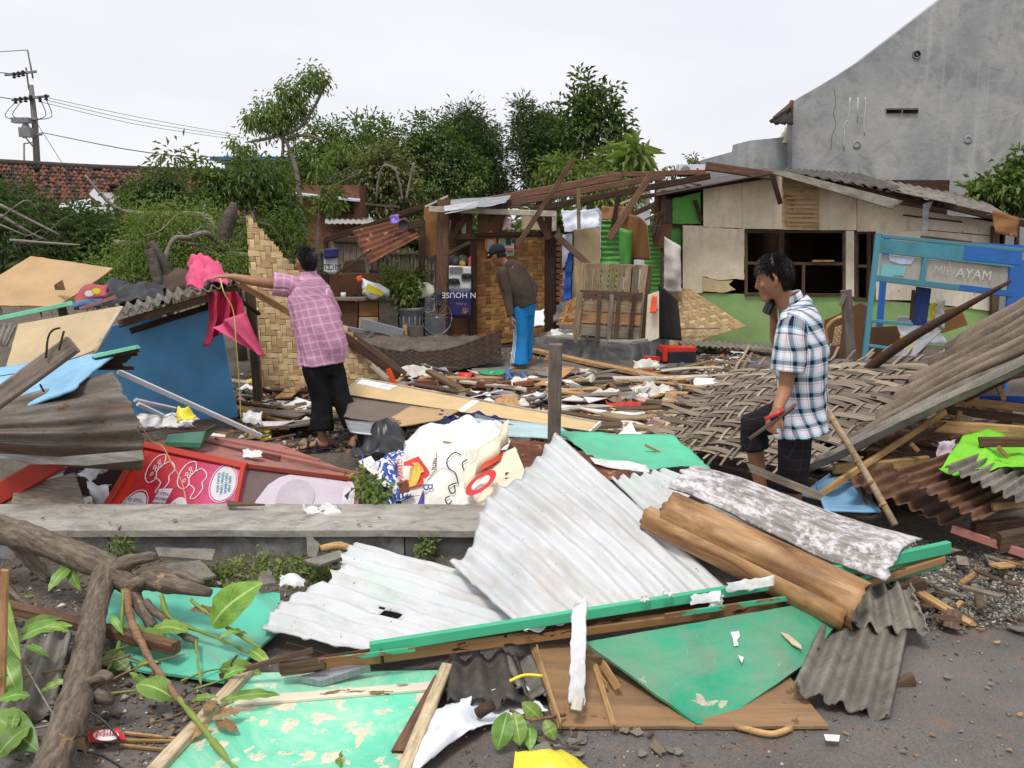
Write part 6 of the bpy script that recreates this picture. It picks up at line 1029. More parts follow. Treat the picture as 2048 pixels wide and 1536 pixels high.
tag(ppoly('brown_board',[(1890,620),(1920,612),(1936,650),(1880,668)],9.4,B_ply,None,.015),'brown board leaning behind the cart','board');rb('stump_post','grey cracked post standing left of the blue cart','post',1692,580,1704,760,8.6,19,W_post);rb('stump_splinter','splinter broken away from the grey cracked post','splinter',1690,588,1680,612,8.55,8,W_grey)
tag(ppoly('dark_brown_board',[(1650,640),(1720,606),(1745,620),(1740,720),(1652,720)],9.3,B_dply,None,.02,jag=.02),'dark brown board standing behind the grey cracked post','board');tag(ppoly('dark_brown_board',[(1735,655),(1800,652),(1806,720),(1730,720)],9.5,B_dply,None,.02),'dark box board inside the cart legs','board');tag(tube('bamboo_hoop',[P(1655,690,9.1),P(1652,660,9.1),P(1668,640,9.1),P(1700,628,9.1)],.02,W_tan,6,sp=4),'bent bamboo hoop left of the grey cracked post','hoop')
tag(weave('mat_scrap','small tan woven scrap left of the grey cracked post','mat',[P(1670,655,8.9),P(1684,650,8.9),P(1680,690,8.9),P(1664,692,8.9)],4,8,BB_tan,.95,.95,.005,.003,1,seed=33))
# ================================================================== foreground
s_=NT('fibreglass');_v=s_.co('UV');_a=s_.noise(_v,2.2,6,.6);_c=s_.ramp(_a,[(.3,C(212,217,217)),(.55,C(228,228,230)),(.75,C(212,228,221))]);_d=s_.noise(s_.co('UV',(6,1.2,1)),3,8,.7);_c=s_.mix(s_.ramp(_d,[(.48,0.0),(.74,.6)]),_c,C(184,178,168));_c=s_.mix(s_.ramp(s_.noise(s_.co('UV',(3,1,1)),8,6,.7,.5),[(.68,0.0),(.74,.85)]),_c,C(84,80,72));_c=s_.mix(s_.ramp(s_.noise(_v,48,2),[(.735,0.0),(.75,.9)]),_c,C(60,52,46));_c=s_.mix(s_.ramp(s_.noise(s_.co('UV',(5,1,1)),1.6,8,.72),[(.52,0.0),(.7,.5)]),_c,C(196,182,160));s_.bump(s_.noise(_v,40,4),.12,.004);M_fib=s_.done(_c,.38,.4);_t=s_.n('ShaderNodeBsdfTranslucent');_m=s_.n('ShaderNodeMixShader');_m.inputs[0].default_value=.3;s_.l(_c,_t.inputs[0]);s_.l(s_.b.outputs[0],_m.inputs[1]);s_.l(_t.outputs[0],_m.inputs[2]);s_.l(_m.outputs[0],s_.out.inputs[0])
W1=[P(866,1102,4.3),P(1112,866,4.88),P(1470,1190,3.85),P(1045,1266,3.43)]
def w1cut(u,v):return False
def w1f(u,v):
 p=lerp(lerp(W1[0],W1[1],u),lerp(W1[3],W1[2],u),v);e=(1-v)**2*.18;p=p+(W1[3]-W1[0]).normalized()*(e*(math.sin(u*9.5+.4)*.45+.5)*(1-u)*1.6+.04*noise.noise(Vector((u*9,0,1)))*(1-v));p.z+=.05*math.sin(v*2.6)*math.sin(u*3.1);return p
tag(sheet('roofing_sheet',None,M_fib,120,30,th=.004,fn=w1f,wave=(10.5,.015,'u'),crump=.014,crs=3,jag=.06,ju='l'),'large white translucent corrugated roofing sheet rising to a peak','roofing sheet')
W2=[P(508,1258,3.62),P(718,1080,4.5),P(1165,1218,3.78),P(742,1308,3.34)]
tag(sheet('roofing_sheet',None,M_fib,100,26,th=.004,fn=lambda u,v:lerp(lerp(W2[0],W2[1],u),lerp(W2[3],W2[2],u),v)+(W2[3]-W2[0]).normalized()*(1-v)*(.05*noise.noise(Vector((u*7,2,1)))+.06*math.sin(u*9+2.5)),wave=(9,.013,'u'),crump=.02,crs=3,jag=.07,ju='lt',cut=lambda u,v:abs(u-.42+.1*(v-.5))*1.0<.025 and abs(v-.55)<.07 and noise.noise(Vector((u*30,v*20,0)))>-.2),'lower white corrugated roofing sheet with a torn hole','roofing sheet')
tag(sheet('roofing_sheet',[P(1215,955,5.1),P(1330,940,5.2),P(1420,975,4.95),P(1300,1040,4.55)],M_fib,60,12,th=.004,wave=(5.5,.018,'u'),crump=.01,jag=.05,seed=3),'cream corrugated roofing sheet behind the rolled plywood','roofing sheet')
# green door frame
G_paint=m_paint('door_green',C(36,150,112),C(190,182,160),.665,9,(.17,.19,.14),.5,.5,(1.5,1,1),0,3);G_paint2=m_paint('mint_board',C(98,196,162),C(206,196,168),.60,7,(.3,.3,.25),.2,.5);G_rail=m_paint('rail_green',C(62,168,124),C(190,190,170),.70,14,(.05,.1,.08),.3,.5)
def m_railobj(name,base,under,chip):
 s=NT(name);v=s.co('Object',(1,3,3));a=s.noise(v,6,6,.65);c=s.ramp(s.noise(v,2,4),[(.3,sc_(base,.85)),(.7,sc_(base,1.1))]);c=s.mix(s.ramp(a,[(chip,0.0),(chip+.015,1.0)]),c,s.ramp(s.noise(s.co('Object',(1,20,20)),4,5),[(.3,sc_(under,.5)),(.7,under)]));s.bump(a,.2,.004);return s.done(c,.55,.3)
R_top=m_railobj('rail_top',C(66,172,130),C(60,46,36),.70);R_low=m_railobj('rail_low',C(62,166,126),C(140,100,62),.50);R_low2=m_railobj('rail_low2',C(150,112,72),C(60,46,36),.6)
gf=thing('door_frame','long green painted door frame lying across the foreground','door frame',P(1300,1240,3.6))
bar('top_rail',740,1296,1560,1166,3.28,23,R_top,gf,d2=3.78,t=.03);bar('top_rail',1562,1166,1897,1094,3.79,26,R_top,gf,d2=4.12,t=.035);bar('groove_rail',640,1324,1600,1178,3.27,22,W_dark,gf,d2=3.86,t=.02);bar('low_rail',562,1340,1650,1196,3.22,20,R_low2,gf,d2=3.85,t=.045);bar('low_rail',1655,1190,1885,1118,3.86,16,R_low2,gf,d2=4.1,t=.04);bar('paint_rail',636,1322,830,1298,3.19,10,R_low,gf,d2=3.28,t=.012);bar('paint_rail',1330,1232,1660,1184,3.56,11,R_low,gf,d2=3.76,t=.012)
bar('end_block',560,1336,650,1326,3.2,24,W_old,gf,t=.03);bar('panel_edge',1700,1172,1880,1122,3.9,30,R_top,gf,d2=4.14,t=.01)
for (x,y)in ((762,1316),(1516,1204),(1010,1280)):plank('nail_strap',P(x,y-16,3.3+.0007*(x-760)-.03),P(x+4,y+14,3.29+.0007*(x-760)-.03),.012,.006,W_dark,parent=gf)
for k,(x,y,w_,h)in enumerate(((1500,1168,100,26),(1410,1196,70,26),(1290,1198,22,14),(1432,1204,34,26),(1335,1190,26,10))):d=3.28+(x-740)*.00061-.05;tag(sheet('peeled_paper',[P(x-w_/2,y-h/2+w_*.08,d),P(x+w_/2,y-h/2-w_*.08,d+.02),P(x+w_/2,y+h/2-w_*.06,d-.01),P(x-w_/2,y+h/2+w_*.08,d-.02)],K_paper,10,6,th=.003,crump=.02,crs=11,jag=.02,seed=k),['long white paper strip peeled over the green rail','torn white paint sheet on the green rail left of the long paper','small white flake on the green rail','white curl sticking out below the green rail','thin white flake beside the torn paint sheet'][k],'paper')
ws=thing('white_board_piece','broken white painted wood piece hanging upright over the green frame','board',P(1152,1420,3.0));sheet('board',[P(1142,1215,3.42),P(1174,1200,3.42),P(1172,1412,3.02),P(1136,1404,3.02)],m_paint('white_flaked',C(224,224,228),C(120,110,98),.67,12,(.2,.19,.18),.3,.6),8,20,th=.02,jag=.012,crump=.006,parent=ws);sheet('upper_flap',[P(1140,1238,3.40),P(1152,1204,3.42),P(1172,1194,3.44),P(1172,1228,3.4)],K_paper,6,6,th=.01,crump=.01,parent=ws);plank('tongue',P(1158,1395,3.0),P(1152,1422,2.96),.04,.02,W_white,parent=ws)
# panels below
tag(ppoly('green_panel_sheet',[(1170,1284,3.42),(1420,1240,3.56),(1645,1200,3.75),(1694,1222,3.72),(1612,1326,3.36),(1432,1450,3.0),(1394,1447,2.98)],3,G_paint,None,.012,jag=.006,seed=2),'big dark green hardboard pointing at the viewer under the green frame','board')
for k,(x,y,d,p)in enumerate(((1470,1278,3.36,[(-9,-14),(8,-16),(10,-6),(4,2),(7,12),(-2,14),(-4,0)]),(1482,1318,3.24,[(-6,-8),(6,-4),(2,8)]),(1582,1282,3.42,[(-22,-18),(-6,-14),(20,8),(22,16),(2,6)]))):tag(poly('flake',[onplane(x+a,y+b,P(1170,1284,3.42),P(1694,1222,3.72),P(1394,1447,2.98),.022)for a,b in p],K_paper if k<2 else m_plain('flake_tan',C(190,170,140),.2,12),th=.003,jag=.004,sub=.02),['larger white flake','smaller white flake','long tan flake'][k]+' stuck on the big dark green hardboard','flake')
W_pl=m_paint('plywood_brown',C(150,116,80),C(106,78,52),.60,5,(.12,.08,.05),.6,.75,(.4,7,1))
tag(ppoly('plywood_sheet',[(1060,1288,3.52),(1300,1290,3.6),(1560,1330,3.4),(1658,1452,2.97),(1380,1454,2.97),(1112,1452,2.97)],3,W_pl,None,.012,jag=.01,seed=4),'brown plywood sheet lying under the dark green hardboard','plywood')
for k,(x1,y1,x2,y2,w_)in enumerate(((1072,1296,1120,1450,12),(1190,1330,1226,1446,12),(1212,1370,1196,1346,9),(1206,1330,1236,1376,18))):tag(bar('ply_splinter',x1,y1,x2,y2,3.46-(y1-1290)*.0033-.012,w_,W_tan,d2=3.46-(y2-1290)*.0033-.012,t=.008,rag=.02),['long splinter along the left edge of the brown plywood','long pale splinter in the middle of the brown plywood','short splinter standing on the brown plywood','broad pale splinter on the brown plywood'][k],'splinter')
G_door=m_paint('door_mint',C(98,200,164),C(216,206,178),.565,9,(.5,.48,.4),.12,.5)
dp=thing('mint_door','mint green door with flaking paint and pale wood edges in the lower foreground','door',P(620,1536,2.7));dq_=[(488,1346),(884,1340),(782,1620),(250,1620)]
poly('leaf',[G(x,y,.055)for x,y in dq_],G_door,th=.02,parent=dp,jag=.004);W_edge=m_wood('edge_wood',C(150,126,96),C(214,196,164),.1)
plank('side_rail',G(500,1336,.07),G(236,1620,.07),.05,.03,W_edge,parent=dp,rag=.01);plank('side_rail',G(892,1336,.07),G(776,1620,.07),.045,.03,W_edge,parent=dp,rag=.02);plank('cross_rail',G(470,1404,.062),G(872,1372,.062),.055,.012,m_railobj('cross_white',C(214,204,182),C(150,120,84),.58),parent=dp);plank('split_wood',G(884,1350,.06),G(800,1500,.06),.05,.02,W_red,parent=dp,rag=.05)
tag(ppoly('white_moulding',[(600,1352,3.2),(640,1362,3.18),(740,1330,3.25),(690,1330,3.27)],3.2,T_gal,None,.03),'broken grey white moulding under the end of the green frame','moulding')
tag(poly('mint_board',[G(185,1165,.06),G(400,1172,.07),G(560,1186,.07),G(556,1260,.06),G(448,1362,.04),G(272,1338,.03),G(200,1240,.04)],m_paint('mint_board2',C(78,190,160),C(150,150,120),.66,8,(.16,.2,.16),.35,.5,(1,6,1)),th=.012,jag=.01),'mint green board lying behind the broken tree limb','board')
# asbestos
def asb(label,q,n,m=T_asb,seed=0,amp=.02):return tag(sheet('asbestos_sheet',[P(*p)if len(p)==3 else G(*p)for p in q],m,int(n*10),14,th=.007,wave=(n,amp,'u'),jag=.05,seed=seed),label,'asbestos sheet','broken asbestos roofing')
asb('large grey corrugated asbestos piece right of the dark green hardboard',[(1650,1225,3.75),(1822,1246,3.7),(1782,1448,3.02),(1578,1378,3.1)],4.5,seed=1);asb('smaller corrugated asbestos piece under the rolled plywood',[(1700,1170,3.95),(1820,1168,3.95),(1860,1270,3.58),(1688,1248,3.6)],4.2,seed=2);asb('dark stained asbestos piece beside the white cloth',[(895,1310,3.5),(1035,1300,3.5),(1068,1412,3.05),(888,1408,3.05)],3,T_asbd,3,.022);asb('asbestos sheet leaning behind the broken tree limb',[(60,1262,3.6),(150,1268,3.6),(110,1440,3.0),(-10,1436,3.0)],2.5,T_asb,4);asb('small asbestos corner at the end of the green frame',[(1000,1310,3.5),(1070,1312,3.52),(1100,1400,3.1),(1030,1380,3.15)],1.5,T_asb,5)
tag(tube('log_end',[G(955,1428,.06),G(985,1408,.1)],.022,W_old,10),'short round stick end under the stained asbestos piece','stick')
tag(sheet('white_cloth',None,m_plain('white_cloth',C(222,226,236),.06,4,.6,.25,.12,dirt=C(170,168,160),damt=.15),40,16,th=.004,fn=lambda u,v:G(lerp(lerp(835,1040,u),lerp(790,1100,u),v),lerp(lerp(1430,1352,u),lerp(1590-60*u,1425,u),v)-30*math.sin(u*3.1)*v,.05+.05*math.sin(u*6)*math.sin(v*3)),crump=.02,crs=6,jag=.02),'white cloth with a yellow hem spread beside the mint green door','cloth');tag(tube('yellow_hem',[G(1020,1362,.13),G(1050,1350,.13),G(1085,1352,.12)],.006,K_yellow,6,sp=4),'yellow hem at the end of the white cloth','hem')
tag(sheet('yellow_bag',[G(1034,1492,.12),G(1120,1504,.06),G(1290,1570,.03),G(1020,1580,.05)],K_yellow,18,10,th=.004,crump=.05,crs=6,bulge=.03),'bright yellow bag at the bottom edge','bag')
tag(bar('dark_lath',572,1286,660,1312,3.35,6,W_dark),'dark thin strip lying on the lower roofing sheet','lath');tag(bar('grey_lath',440,1352,625,1300,3.2,12,W_old),'brown lath pointing left from the green frame end','lath')
tag(tube('yellow_cane',[G(1470,1452,.02),G(1540,1468,.02),G(1582,1456,.02)],.012,W_tan,8,sp=5),'bent yellow cane in front of the brown plywood','cane');tag(bar('timber_block',1770,1380,1828,1356,3.3,24,W_old),'dark timber block behind the large asbestos piece','timber');tag(bar('timber_block',1790,1180,1850,1168,3.95,22,W_old),'brown timber end below the green frame tip','timber');tag(plank('split_lath',G(1830,1180,.05),G(1938,1246,.02),.05,.02,W_tan,rag=.03),'split lath lying on the gravel at the right','lath')
# weathered arched board and rolled plywood
s_=NT('peeling_white');_v=s_.co('UV');_a=s_.noise(_v,15,9,.75,.3);_b=s_.noise(s_.co('UV',(1.2,12,1)),3,7,.7);_y=s_.xyz(s_.co('UV',rnd=False))[1]
_c=s_.ramp(_b,[(.3,C(96,88,82)),(.5,C(140,132,126)),(.72,C(176,170,166))]);_k=s_.math('ADD',_a,s_.math('MULTIPLY',s_.noise(_v,2.2,3),.35));_c=s_.mix(s_.ramp(_k,[(.62,0.0),(.74,.9)]),_c,C(208,205,207));s_.bump(_a,.4,.006);M_peel=s_.done(_c,.8,.25)
WB=[P(1412,938,4.85),P(1852,1082,4.28),P(1776,1186,3.78),P(1330,988,4.32)]
def wbf(u,v):p=lerp(lerp(WB[0],WB[1],u),lerp(WB[3],WB[2],u),v);p.z+=.09*math.sin(v*2.6)+.012*math.sin(u*7);return p
tag(sheet('weathered_board',None,M_peel,30,16,th=.012,fn=wbf,crump=.006,crs=6,jag=.05,ju='lr',smooth=True),'weathered white board with peeling paint in front of the plaid man','board');tag(bar('split_batten',1500,936,1640,992,4.9,16,W_grey,d2=4.62,t=.012,rag=.04),'grey split slat along the back of the weathered board','slat');tag(bar('split_batten',1420,948,1500,972,4.95,12,W_grey,d2=4.8,t=.012,rag=.04),'short grey slat at the left end of the weathered board','slat')
M_roll=NT('roll_ply');_s=M_roll;_a=_s.noise(_s.co('UV',(1,5,1)),2.6,8,.65,.6);_c=_s.ramp(_a,[(.32,C(92,62,36)),(.5,C(148,108,66)),(.68,C(186,148,102))]);_c=_s.mix(_s.ramp(_s.noise(_s.co('UV'),3,6,.7),[(.5,0.0),(.75,.6)]),_c,C(84,52,30));_s.bump(_a,.2,.004);M_roll=_s.done(_c,.5,.35)
def roll(x0,y0,d0,x1,y1,d1,r0,r1,a0,a1):
 A,B=P(x0,y0,d0),P(x1,y1,d1);ax=(B-A).normalized();s=ax.cross(Vector((0,0,1))).normalized();q=s.cross(ax).normalized()
 def f(u,v):a=a0+(a1-a0)*v;r=lerp(r0,r1,u)*(1+.15*v);return lerp(A,B,u)+(s*math.cos(a)+q*math.sin(a))*r
 return f
tag(sheet('rolled_plywood',None,M_roll,30,26,th=.007,fn=roll(1335,1018,4.2,1728,1212,3.62,.095,.105,2.0,-1.5),jag=.03,ju='lr',smooth=True),'brown plywood sheet curled into a long roll over the roofing sheet','plywood');tag(sheet('rolled_plywood',None,M_roll,30,20,th=.007,fn=roll(1290,1032,4.2,1700,1232,3.6,.055,.07,2.6,-1.4),jag=.02,ju='lr',smooth=True),'narrower curled plywood tucked under the long brown roll','plywood')
# ------------------------------------------------------------------ broken tree limb
_s=NT('limb_bark');_a=_s.noise(_s.co('UV',(9,2.2,1)),5,8,.7,.5);_c=_s.ramp(_a,[(.3,C(66,56,48)),(.5,C(104,92,80)),(.72,C(140,126,110))]);_c=_s.mix(_s.ramp(_s.noise(_s.co('Object'),9,4),[(.66,0.0),(.70,.9)]),_c,C(168,130,84));_s.bump(_a,.6,.008);M_limb=_s.done(_c,.85,.15)
tl_=thing('broken_tree_limb','forked broken tree limb lying in the left foreground','tree limb',P(150,1500,2.7))
def limb(nm,pts,rad,m=None,sides=14):
 pp=smoothpath([P(*p)for p in pts],6);n0=len(pts);rr=[float(np.interp(i/(len(pp)-1)*(n0-1),range(n0),rad))*.86*(1+.14*noise.noise(pp[i]*9))for i in range(len(pp))]
 V,fs,uv=tube_geo(pp,rr,sides);V=[v+(v-pp[min(i//sides,len(pp)-1)]).normalized()*.009*noise.noise(v*28)if i<len(pp)*sides else v for i,v in enumerate(V)];return mk(nm,V,fs,m or M_limb,tl_,uv,True)
limb('trunk',[(-60,1040,4.3),(40,1070,4.12),(130,1102,3.98),(200,1130,3.88),(245,1150,3.82)],[.085,.078,.075,.075,.06]);limb('trunk',[(215,1140,3.86),(192,1210,3.6),(178,1290,3.3),(160,1370,3.02),(130,1460,2.75),(90,1570,2.5)],[.07,.062,.062,.066,.068,.07])
for pts,r_ in (([(225,1140,3.84),(265,1122,3.8),(312,1112,3.78)],[.05,.035,.026]),([(230,1150,3.82),(265,1170,3.75),(286,1160,3.7)],[.06,.05,.03]),([(290,1160,3.76),(340,1168,3.7),(420,1186,3.64)],[.05,.05,.02]),([(300,1150,3.78),(350,1150,3.76),(408,1166,3.72)],[.03,.035,.012]),([(262,1180,3.74),(285,1220,3.66),(305,1256,3.6)],[.04,.035,.028]),([(170,1370,3.0),(205,1352,2.96),(222,1358,2.94)],[.025,.022,.018]),([(200,1390,2.98),(225,1400,2.96)],[.04,.02]),([(30,1080,4.2),(70,1130,4.15),(100,1160,4.1)],[.05,.045,.03]),([(-20,1140,4.1),(30,1190,4.0),(62,1212,3.95)],[.025,.022,.015])):limb('stub',pts,r_)
W_shoot=m_wood('shoot',C(112,84,62),C(156,124,96),.1);G_stem=m_plain('green_stem',C(126,140,62),.15,9,.6)
limb('shoot',[(255,1180,3.72),(262,1240,3.55),(295,1310,3.3),(335,1368,3.1),(358,1400,3.0)],[.022,.02,.018,.016,.014],W_shoot,10);limb('shoot',[(290,1205,3.68),(330,1240,3.6),(370,1272,3.52),(392,1282,3.5)],[.022,.02,.018,.016],W_limb if 0 else M_limb,10);limb('shoot',[(356,1396,3.0),(400,1450,2.85),(440,1500,2.72),(480,1550,2.6)],[.012,.011,.01,.008],G_stem,8);limb('shoot',[(320,1190,3.66),(345,1240,3.6),(420,1270,3.52),(500,1306,3.42)],[.012,.01,.009,.007],G_stem,8);limb('shoot',[(382,1200,3.62),(430,1238,3.52),(520,1296,3.38)],[.01,.009,.007],G_stem,8);limb('shoot',[(392,1280,3.5),(396,1330,3.3),(404,1376,3.15)],[.008,.007,.006],G_stem,8);limb('shoot',[(246,1180,3.7),(240,1280,3.5),(215,1340,3.3)],[.008,.007,.006],G_stem,8)
# big mango leaves: real bent blades with a midrib
_s=NT('mango_leaf');_u=_s.xyz(_s.co('UV',rnd=False));_e=_s.math('ABSOLUTE',_s.math('SUBTRACT',_u[0],.5));_c=_s.ramp(_s.noise(_s.co('Object'),9,4),[(.3,C(74,116,36)),(.7,C(140,178,76))]);_c=_s.mix(_s.ramp(_e,[(.02,.8),(.05,0.0)]),_c,C(186,206,120));_vn=_s.math('ABSOLUTE',_s.math('SUBTRACT',_s.math('FRACT',_s.math('MULTIPLY',_s.math('SUBTRACT',_u[1],_s.math('MULTIPLY',_e,.8)),9.0)),.5));_c=_s.mix(_s.ramp(_vn,[(.0,.35),(.08,0.0)]),_c,C(176,200,110));_c=_s.vary(_c,.3,.02);M_mango=_s.done(_c,.4,.4);_t=_s.n('ShaderNodeBsdfTranslucent');_m=_s.n('ShaderNodeMixShader');_m.inputs[0].default_value=.3;_s.l(_c,_t.inputs[0]);_s.l(_s.b.outputs[0],_m.inputs[1]);_s.l(_t.outputs[0],_m.inputs[2]);_s.l(_m.outputs[0],_s.out.inputs[0])
_s=NT('dead_leaf');_c=_s.vary(_s.ramp(_s.noise(_s.co('Object'),14,4),[(.3,C(104,78,52)),(.7,C(160,130,92))]),.3);M_dead=_s.done(_c,.7,.2)
def leaf(parent,A,B,w_,n=(0,-.3,1),bend=.15,mat=None,name='leaf',fold=.12):
 A,B=pt(A),pt(B);ax=B-A;Ln=ax.length;ax.normalize();n=Vector(n);n=(n-ax*n.dot(ax)).normalized();s=ax.cross(n);V,fs,uv=[],[],[];K=9
 for i in range(K+1):
  t=i/K;wd=w_/2*math.sin(math.pi*min(1,t*.96+.03))**.75;c=A+ax*Ln*t+n*(bend*Ln*math.sin(math.pi*t*.9)-bend*Ln*.6*t*t)
  for q in (-1,0,1):V.append(c+s*wd*q+n*(abs(q)*fold*wd)+n*(.006*math.sin(t*22)*abs(q)));uv.append((.5+q*.5,t))
  if i:
   b=(i-1)*3;fs+=[(b,b+1,b+4,b+3),(b+1,b+2,b+5,b+4)]
 return mk(name,V,fs,mat or M_mango,parent,uv,True)
for A,B,w_,n in (((424,1250,3.5),(520,1166,3.45),.15,(0,-.8,.6)),((0,1290,3.2),(40,1400,3.0),.09,(.3,-.7,.5)),((30,1275,3.3),(118,1235,3.3),.07,(0,-.4,1)),((30,1292,3.25),(140,1248,3.2),.07,(0,-.5,1)),((5,1200,3.5),(36,1310,3.1),.07,(.4,-.8,.3)),((150,1130,3.95),(96,1180,3.8),.06,(0,-.7,.6)),((138,1128,3.95),(160,1180,3.85),.05,(.2,-.9,.3)),((-20,1430,2.9),(74,1500,2.75),.12,(.1,-.5,.8)),((0,1400,2.95),(60,1390,3.0),.07,(0,-.3,1)),((260,1270,3.5),(345,1290,3.45),.08,(0,-.3,1)),((300,1262,3.55),(378,1262,3.5),.08,(0,-.4,1)),((250,1250,3.55),(300,1290,3.5),.07,(0,-.4,1)),((352,1400,3.05),(272,1366,3.1),.1,(0,-.4,1)),((440,1338,3.35),(520,1346,3.28),.09,(0,-.8,.6)),((440,1402,3.0),(560,1388,3.05),.04,(0,-.6,.8)),((500,1300,3.4),(540,1330,3.3),.05,(0,-.6,.8)),((210,1310,3.45),(260,1340,3.35),.08,(0,-.5,.8)),((-10,1520,2.7),(60,1450,2.8),.08,(0,-.5,.8)),((682,1560,2.66),(684,1500,2.72),.035,(-.6,-.7,.2))):leaf(tl_,A,B,w_,n)
for A,B in (((424,1440,2.9),(486,1420,2.95)),((430,1445,2.9),(476,1462,2.85)),((410,1430,2.92),(432,1400,3.0)),((420,1450,2.88),(366,1490,2.8)),((380,1220,3.6),(440,1232,3.55))):leaf(tl_,A,B,.045,mat=M_dead)
# leaves by the plywood
lf=thing('fallen_leaf_twig','wilted mango twig lying in front of the white cloth','twig',G(1040,1450,.05));tube('twig',[G(1020,1420,.1),G(1060,1440,.1),G(1130,1430,.05)],.006,W_shoot,6,lf)
for A,B,w_ in ((G(1015,1425,.12),G(995,1500,.03),.08),(G(1030,1425,.12),G(1040,1490,.04),.07),(G(1045,1405,.14),G(1085,1440,.08),.06),(G(1090,1440,.08),G(1110,1480,.03),.05),(G(1060,1450,.06),G(1060,1500,.02),.05)):leaf(lf,A,B,w_,(0,-.8,.5))
# plank, candy wrapper, wires, stakes on the left
tag(plank('brown_plank',G(10,1212,.1),G(352,1296,.12),.05,.05,W_red),'brown squared plank lying behind the broken limb','plank');tag(bar('pale_cane',10,1140,4,1400,3.0,14,W_tan),'pale cane standing at the left edge','cane')
cw=thing('candy_wrapper','torn red and white candy wrapper on the ground at lower left','wrapper',G(212,1470,.01));sheet('foil',[G(172,1462,.03),G(236,1452,.05),G(258,1482,.02),G(176,1484,.02)],m_plain('wrapper_red',C(206,36,40),.1,9,.35,.5),12,6,th=.003,crump=.015,crs=14,jag=.012,parent=cw);poly('print_oval',[G(212+26*math.cos(a),1470+11*math.sin(a),.065)for a in np.linspace(0,6.28,17)[:-1]],K_paper,th=.002,parent=cw);text('lettering','Milk',G(213,1469,.07),(1,.15,0),(0,.7,.7),.045,M_lred,cw)
for k,pts in enumerate(([(100,1410,2.92),(150,1412,2.86),(205,1440,2.82),(240,1480,2.78)],[(150,1500,2.72),(200,1510,2.7),(250,1540,2.62)],[(475,1310,3.2),(462,1330,3.18),(478,1340,3.15)])):tag(tube('black_wire',[P(*q)for q in pts],.004,K_black,6,sp=5),['black wire looped over the broken limb','black wire on the ground at the bottom left','short black wire loop on the mint board'][k],'wire')
for k,(x1,y1,x2,y2)in enumerate(((190,1480,350,1482),(240,1490,330,1500),(250,1466,360,1478))):tag(plank('dry_twig',G(x1,y1,.015),G(x2,y2,.015),.01,.01,W_tan),'dry twig lying beside the candy wrapper','twig','dry twigs by the wrapper')
for k,(q,lb)in enumerate(((((310,1094),(430,1098),(425,1120),(318,1112)),'broken grey asbestos strip along the foot of the low wall'),(((612,1062),(640,1090),(632,1116),(616,1112)),'upright pointed asbestos shard against the low wall'),(((400,1120),(432,1150),(350,1170),(330,1128)),'flat asbestos shard behind the limb stubs'),(((540,1140),(552,1165),(512,1170),(520,1145)),'small grey shard beside the lower roofing sheet'),(((608,1120),(680,1100),(690,1112),(640,1130)),'asbestos sliver beside the upright shard'))):tag(ppoly('asbestos_shard',[(x,y,4.62-(y-1060)*.0055)for x,y in q],4.4,T_asb,None,.012,jag=.012,sub=.03,seed=k),lb,'shard');
tag(tube('bone_like_stick',[P(640,1098,4.45),P(680,1092,4.5),P(716,1104,4.45)],[.02,.025,.015],W_tan,8,sp=3),'short tan log beside the upright shard','stick');paper('crumpled white plastic bag behind the lower roofing sheet',585,1162,4.1,60,30,51,crump=.06,name='plastic_bag',cat='bag');tag(ppoly('paper_scrap',[(1648,1468,2.9),(1680,1470,2.9),(1678,1482,2.86),(1652,1480,2.86)],2.9,K_paper,None,.003),'white paper scrap lying on the asphalt','paper')
# ================================================================== people
def loft(path,rad,side,n=18,cap=True,sq=1.0):
 """rings round a path; rad = (half width along side, half depth)"""
 V,fs,uv=[],[],[];side=Vector(side);L_=0;m=len(path)
 for i,p in enumerate(path):
  t=(path[min(i+1,m-1)]-path[max(i-1,0)]).normalized();s=(side-t*side.dot(t));s=s.normalized()if s.length>1e-4 else t.orthogonal().normalized();q=t.cross(s);a_,b_=rad[i]if isinstance(rad[i],tuple)else (rad[i],rad[i])
  if i:L_+=(p-path[i-1]).length
  for k in range(n+(0 if cap else 1)):
   a=2*math.pi*k/n;c,d=math.cos(a),math.sin(a);c=math.copysign(abs(c)**sq,c);d=math.copysign(abs(d)**sq,d);V.append(p+s*c*a_+q*d*b_);uv.append((a*(a_+b_)/2,L_))
  w_=n if cap else n+1
  if i:
   b=(i-1)*w_
   for k in range(n):k2=(k+1)%w_;fs.append((b+k,b+k2,b+w_+k2,b+w_+k))
 if cap:fs.append(tuple(reversed(range(n))));e=(m-1)*n;fs.append(tuple(range(e,e+n)))
 return V,fs,uv
def interp(path,rad,k=5):
 P2=smoothpath(path,k);n0=len(path);A=[r if isinstance(r,tuple)else (r,r)for r in rad]
 f=lambda i,j:float(np.interp(i/(len(P2)-1)*(n0-1),range(n0),[a[j]for a in A]));return P2,[(f(i,0),f(i,1))for i in range(len(P2))]
def ell(c,ax,r,nu_=14,nv_=10):
 V,fs=[],[]
 for j in range(nv_+1):
  th=math.pi*j/nv_
  for i in range(nu_):ph_=2*math.pi*i/nu_;V.append(c+ax[0]*r[0]*math.sin(th)*math.cos(ph_)+ax[1]*r[1]*math.sin(th)*math.sin(ph_)+ax[2]*r[2]*math.cos(th))
 for j in range(nv_):
  for i in range(nu_):fs.append((j*nu_+i,(j+1)*nu_+i,(j+1)*nu_+(i+1)%nu_,j*nu_+(i+1)%nu_))
 return V,fs
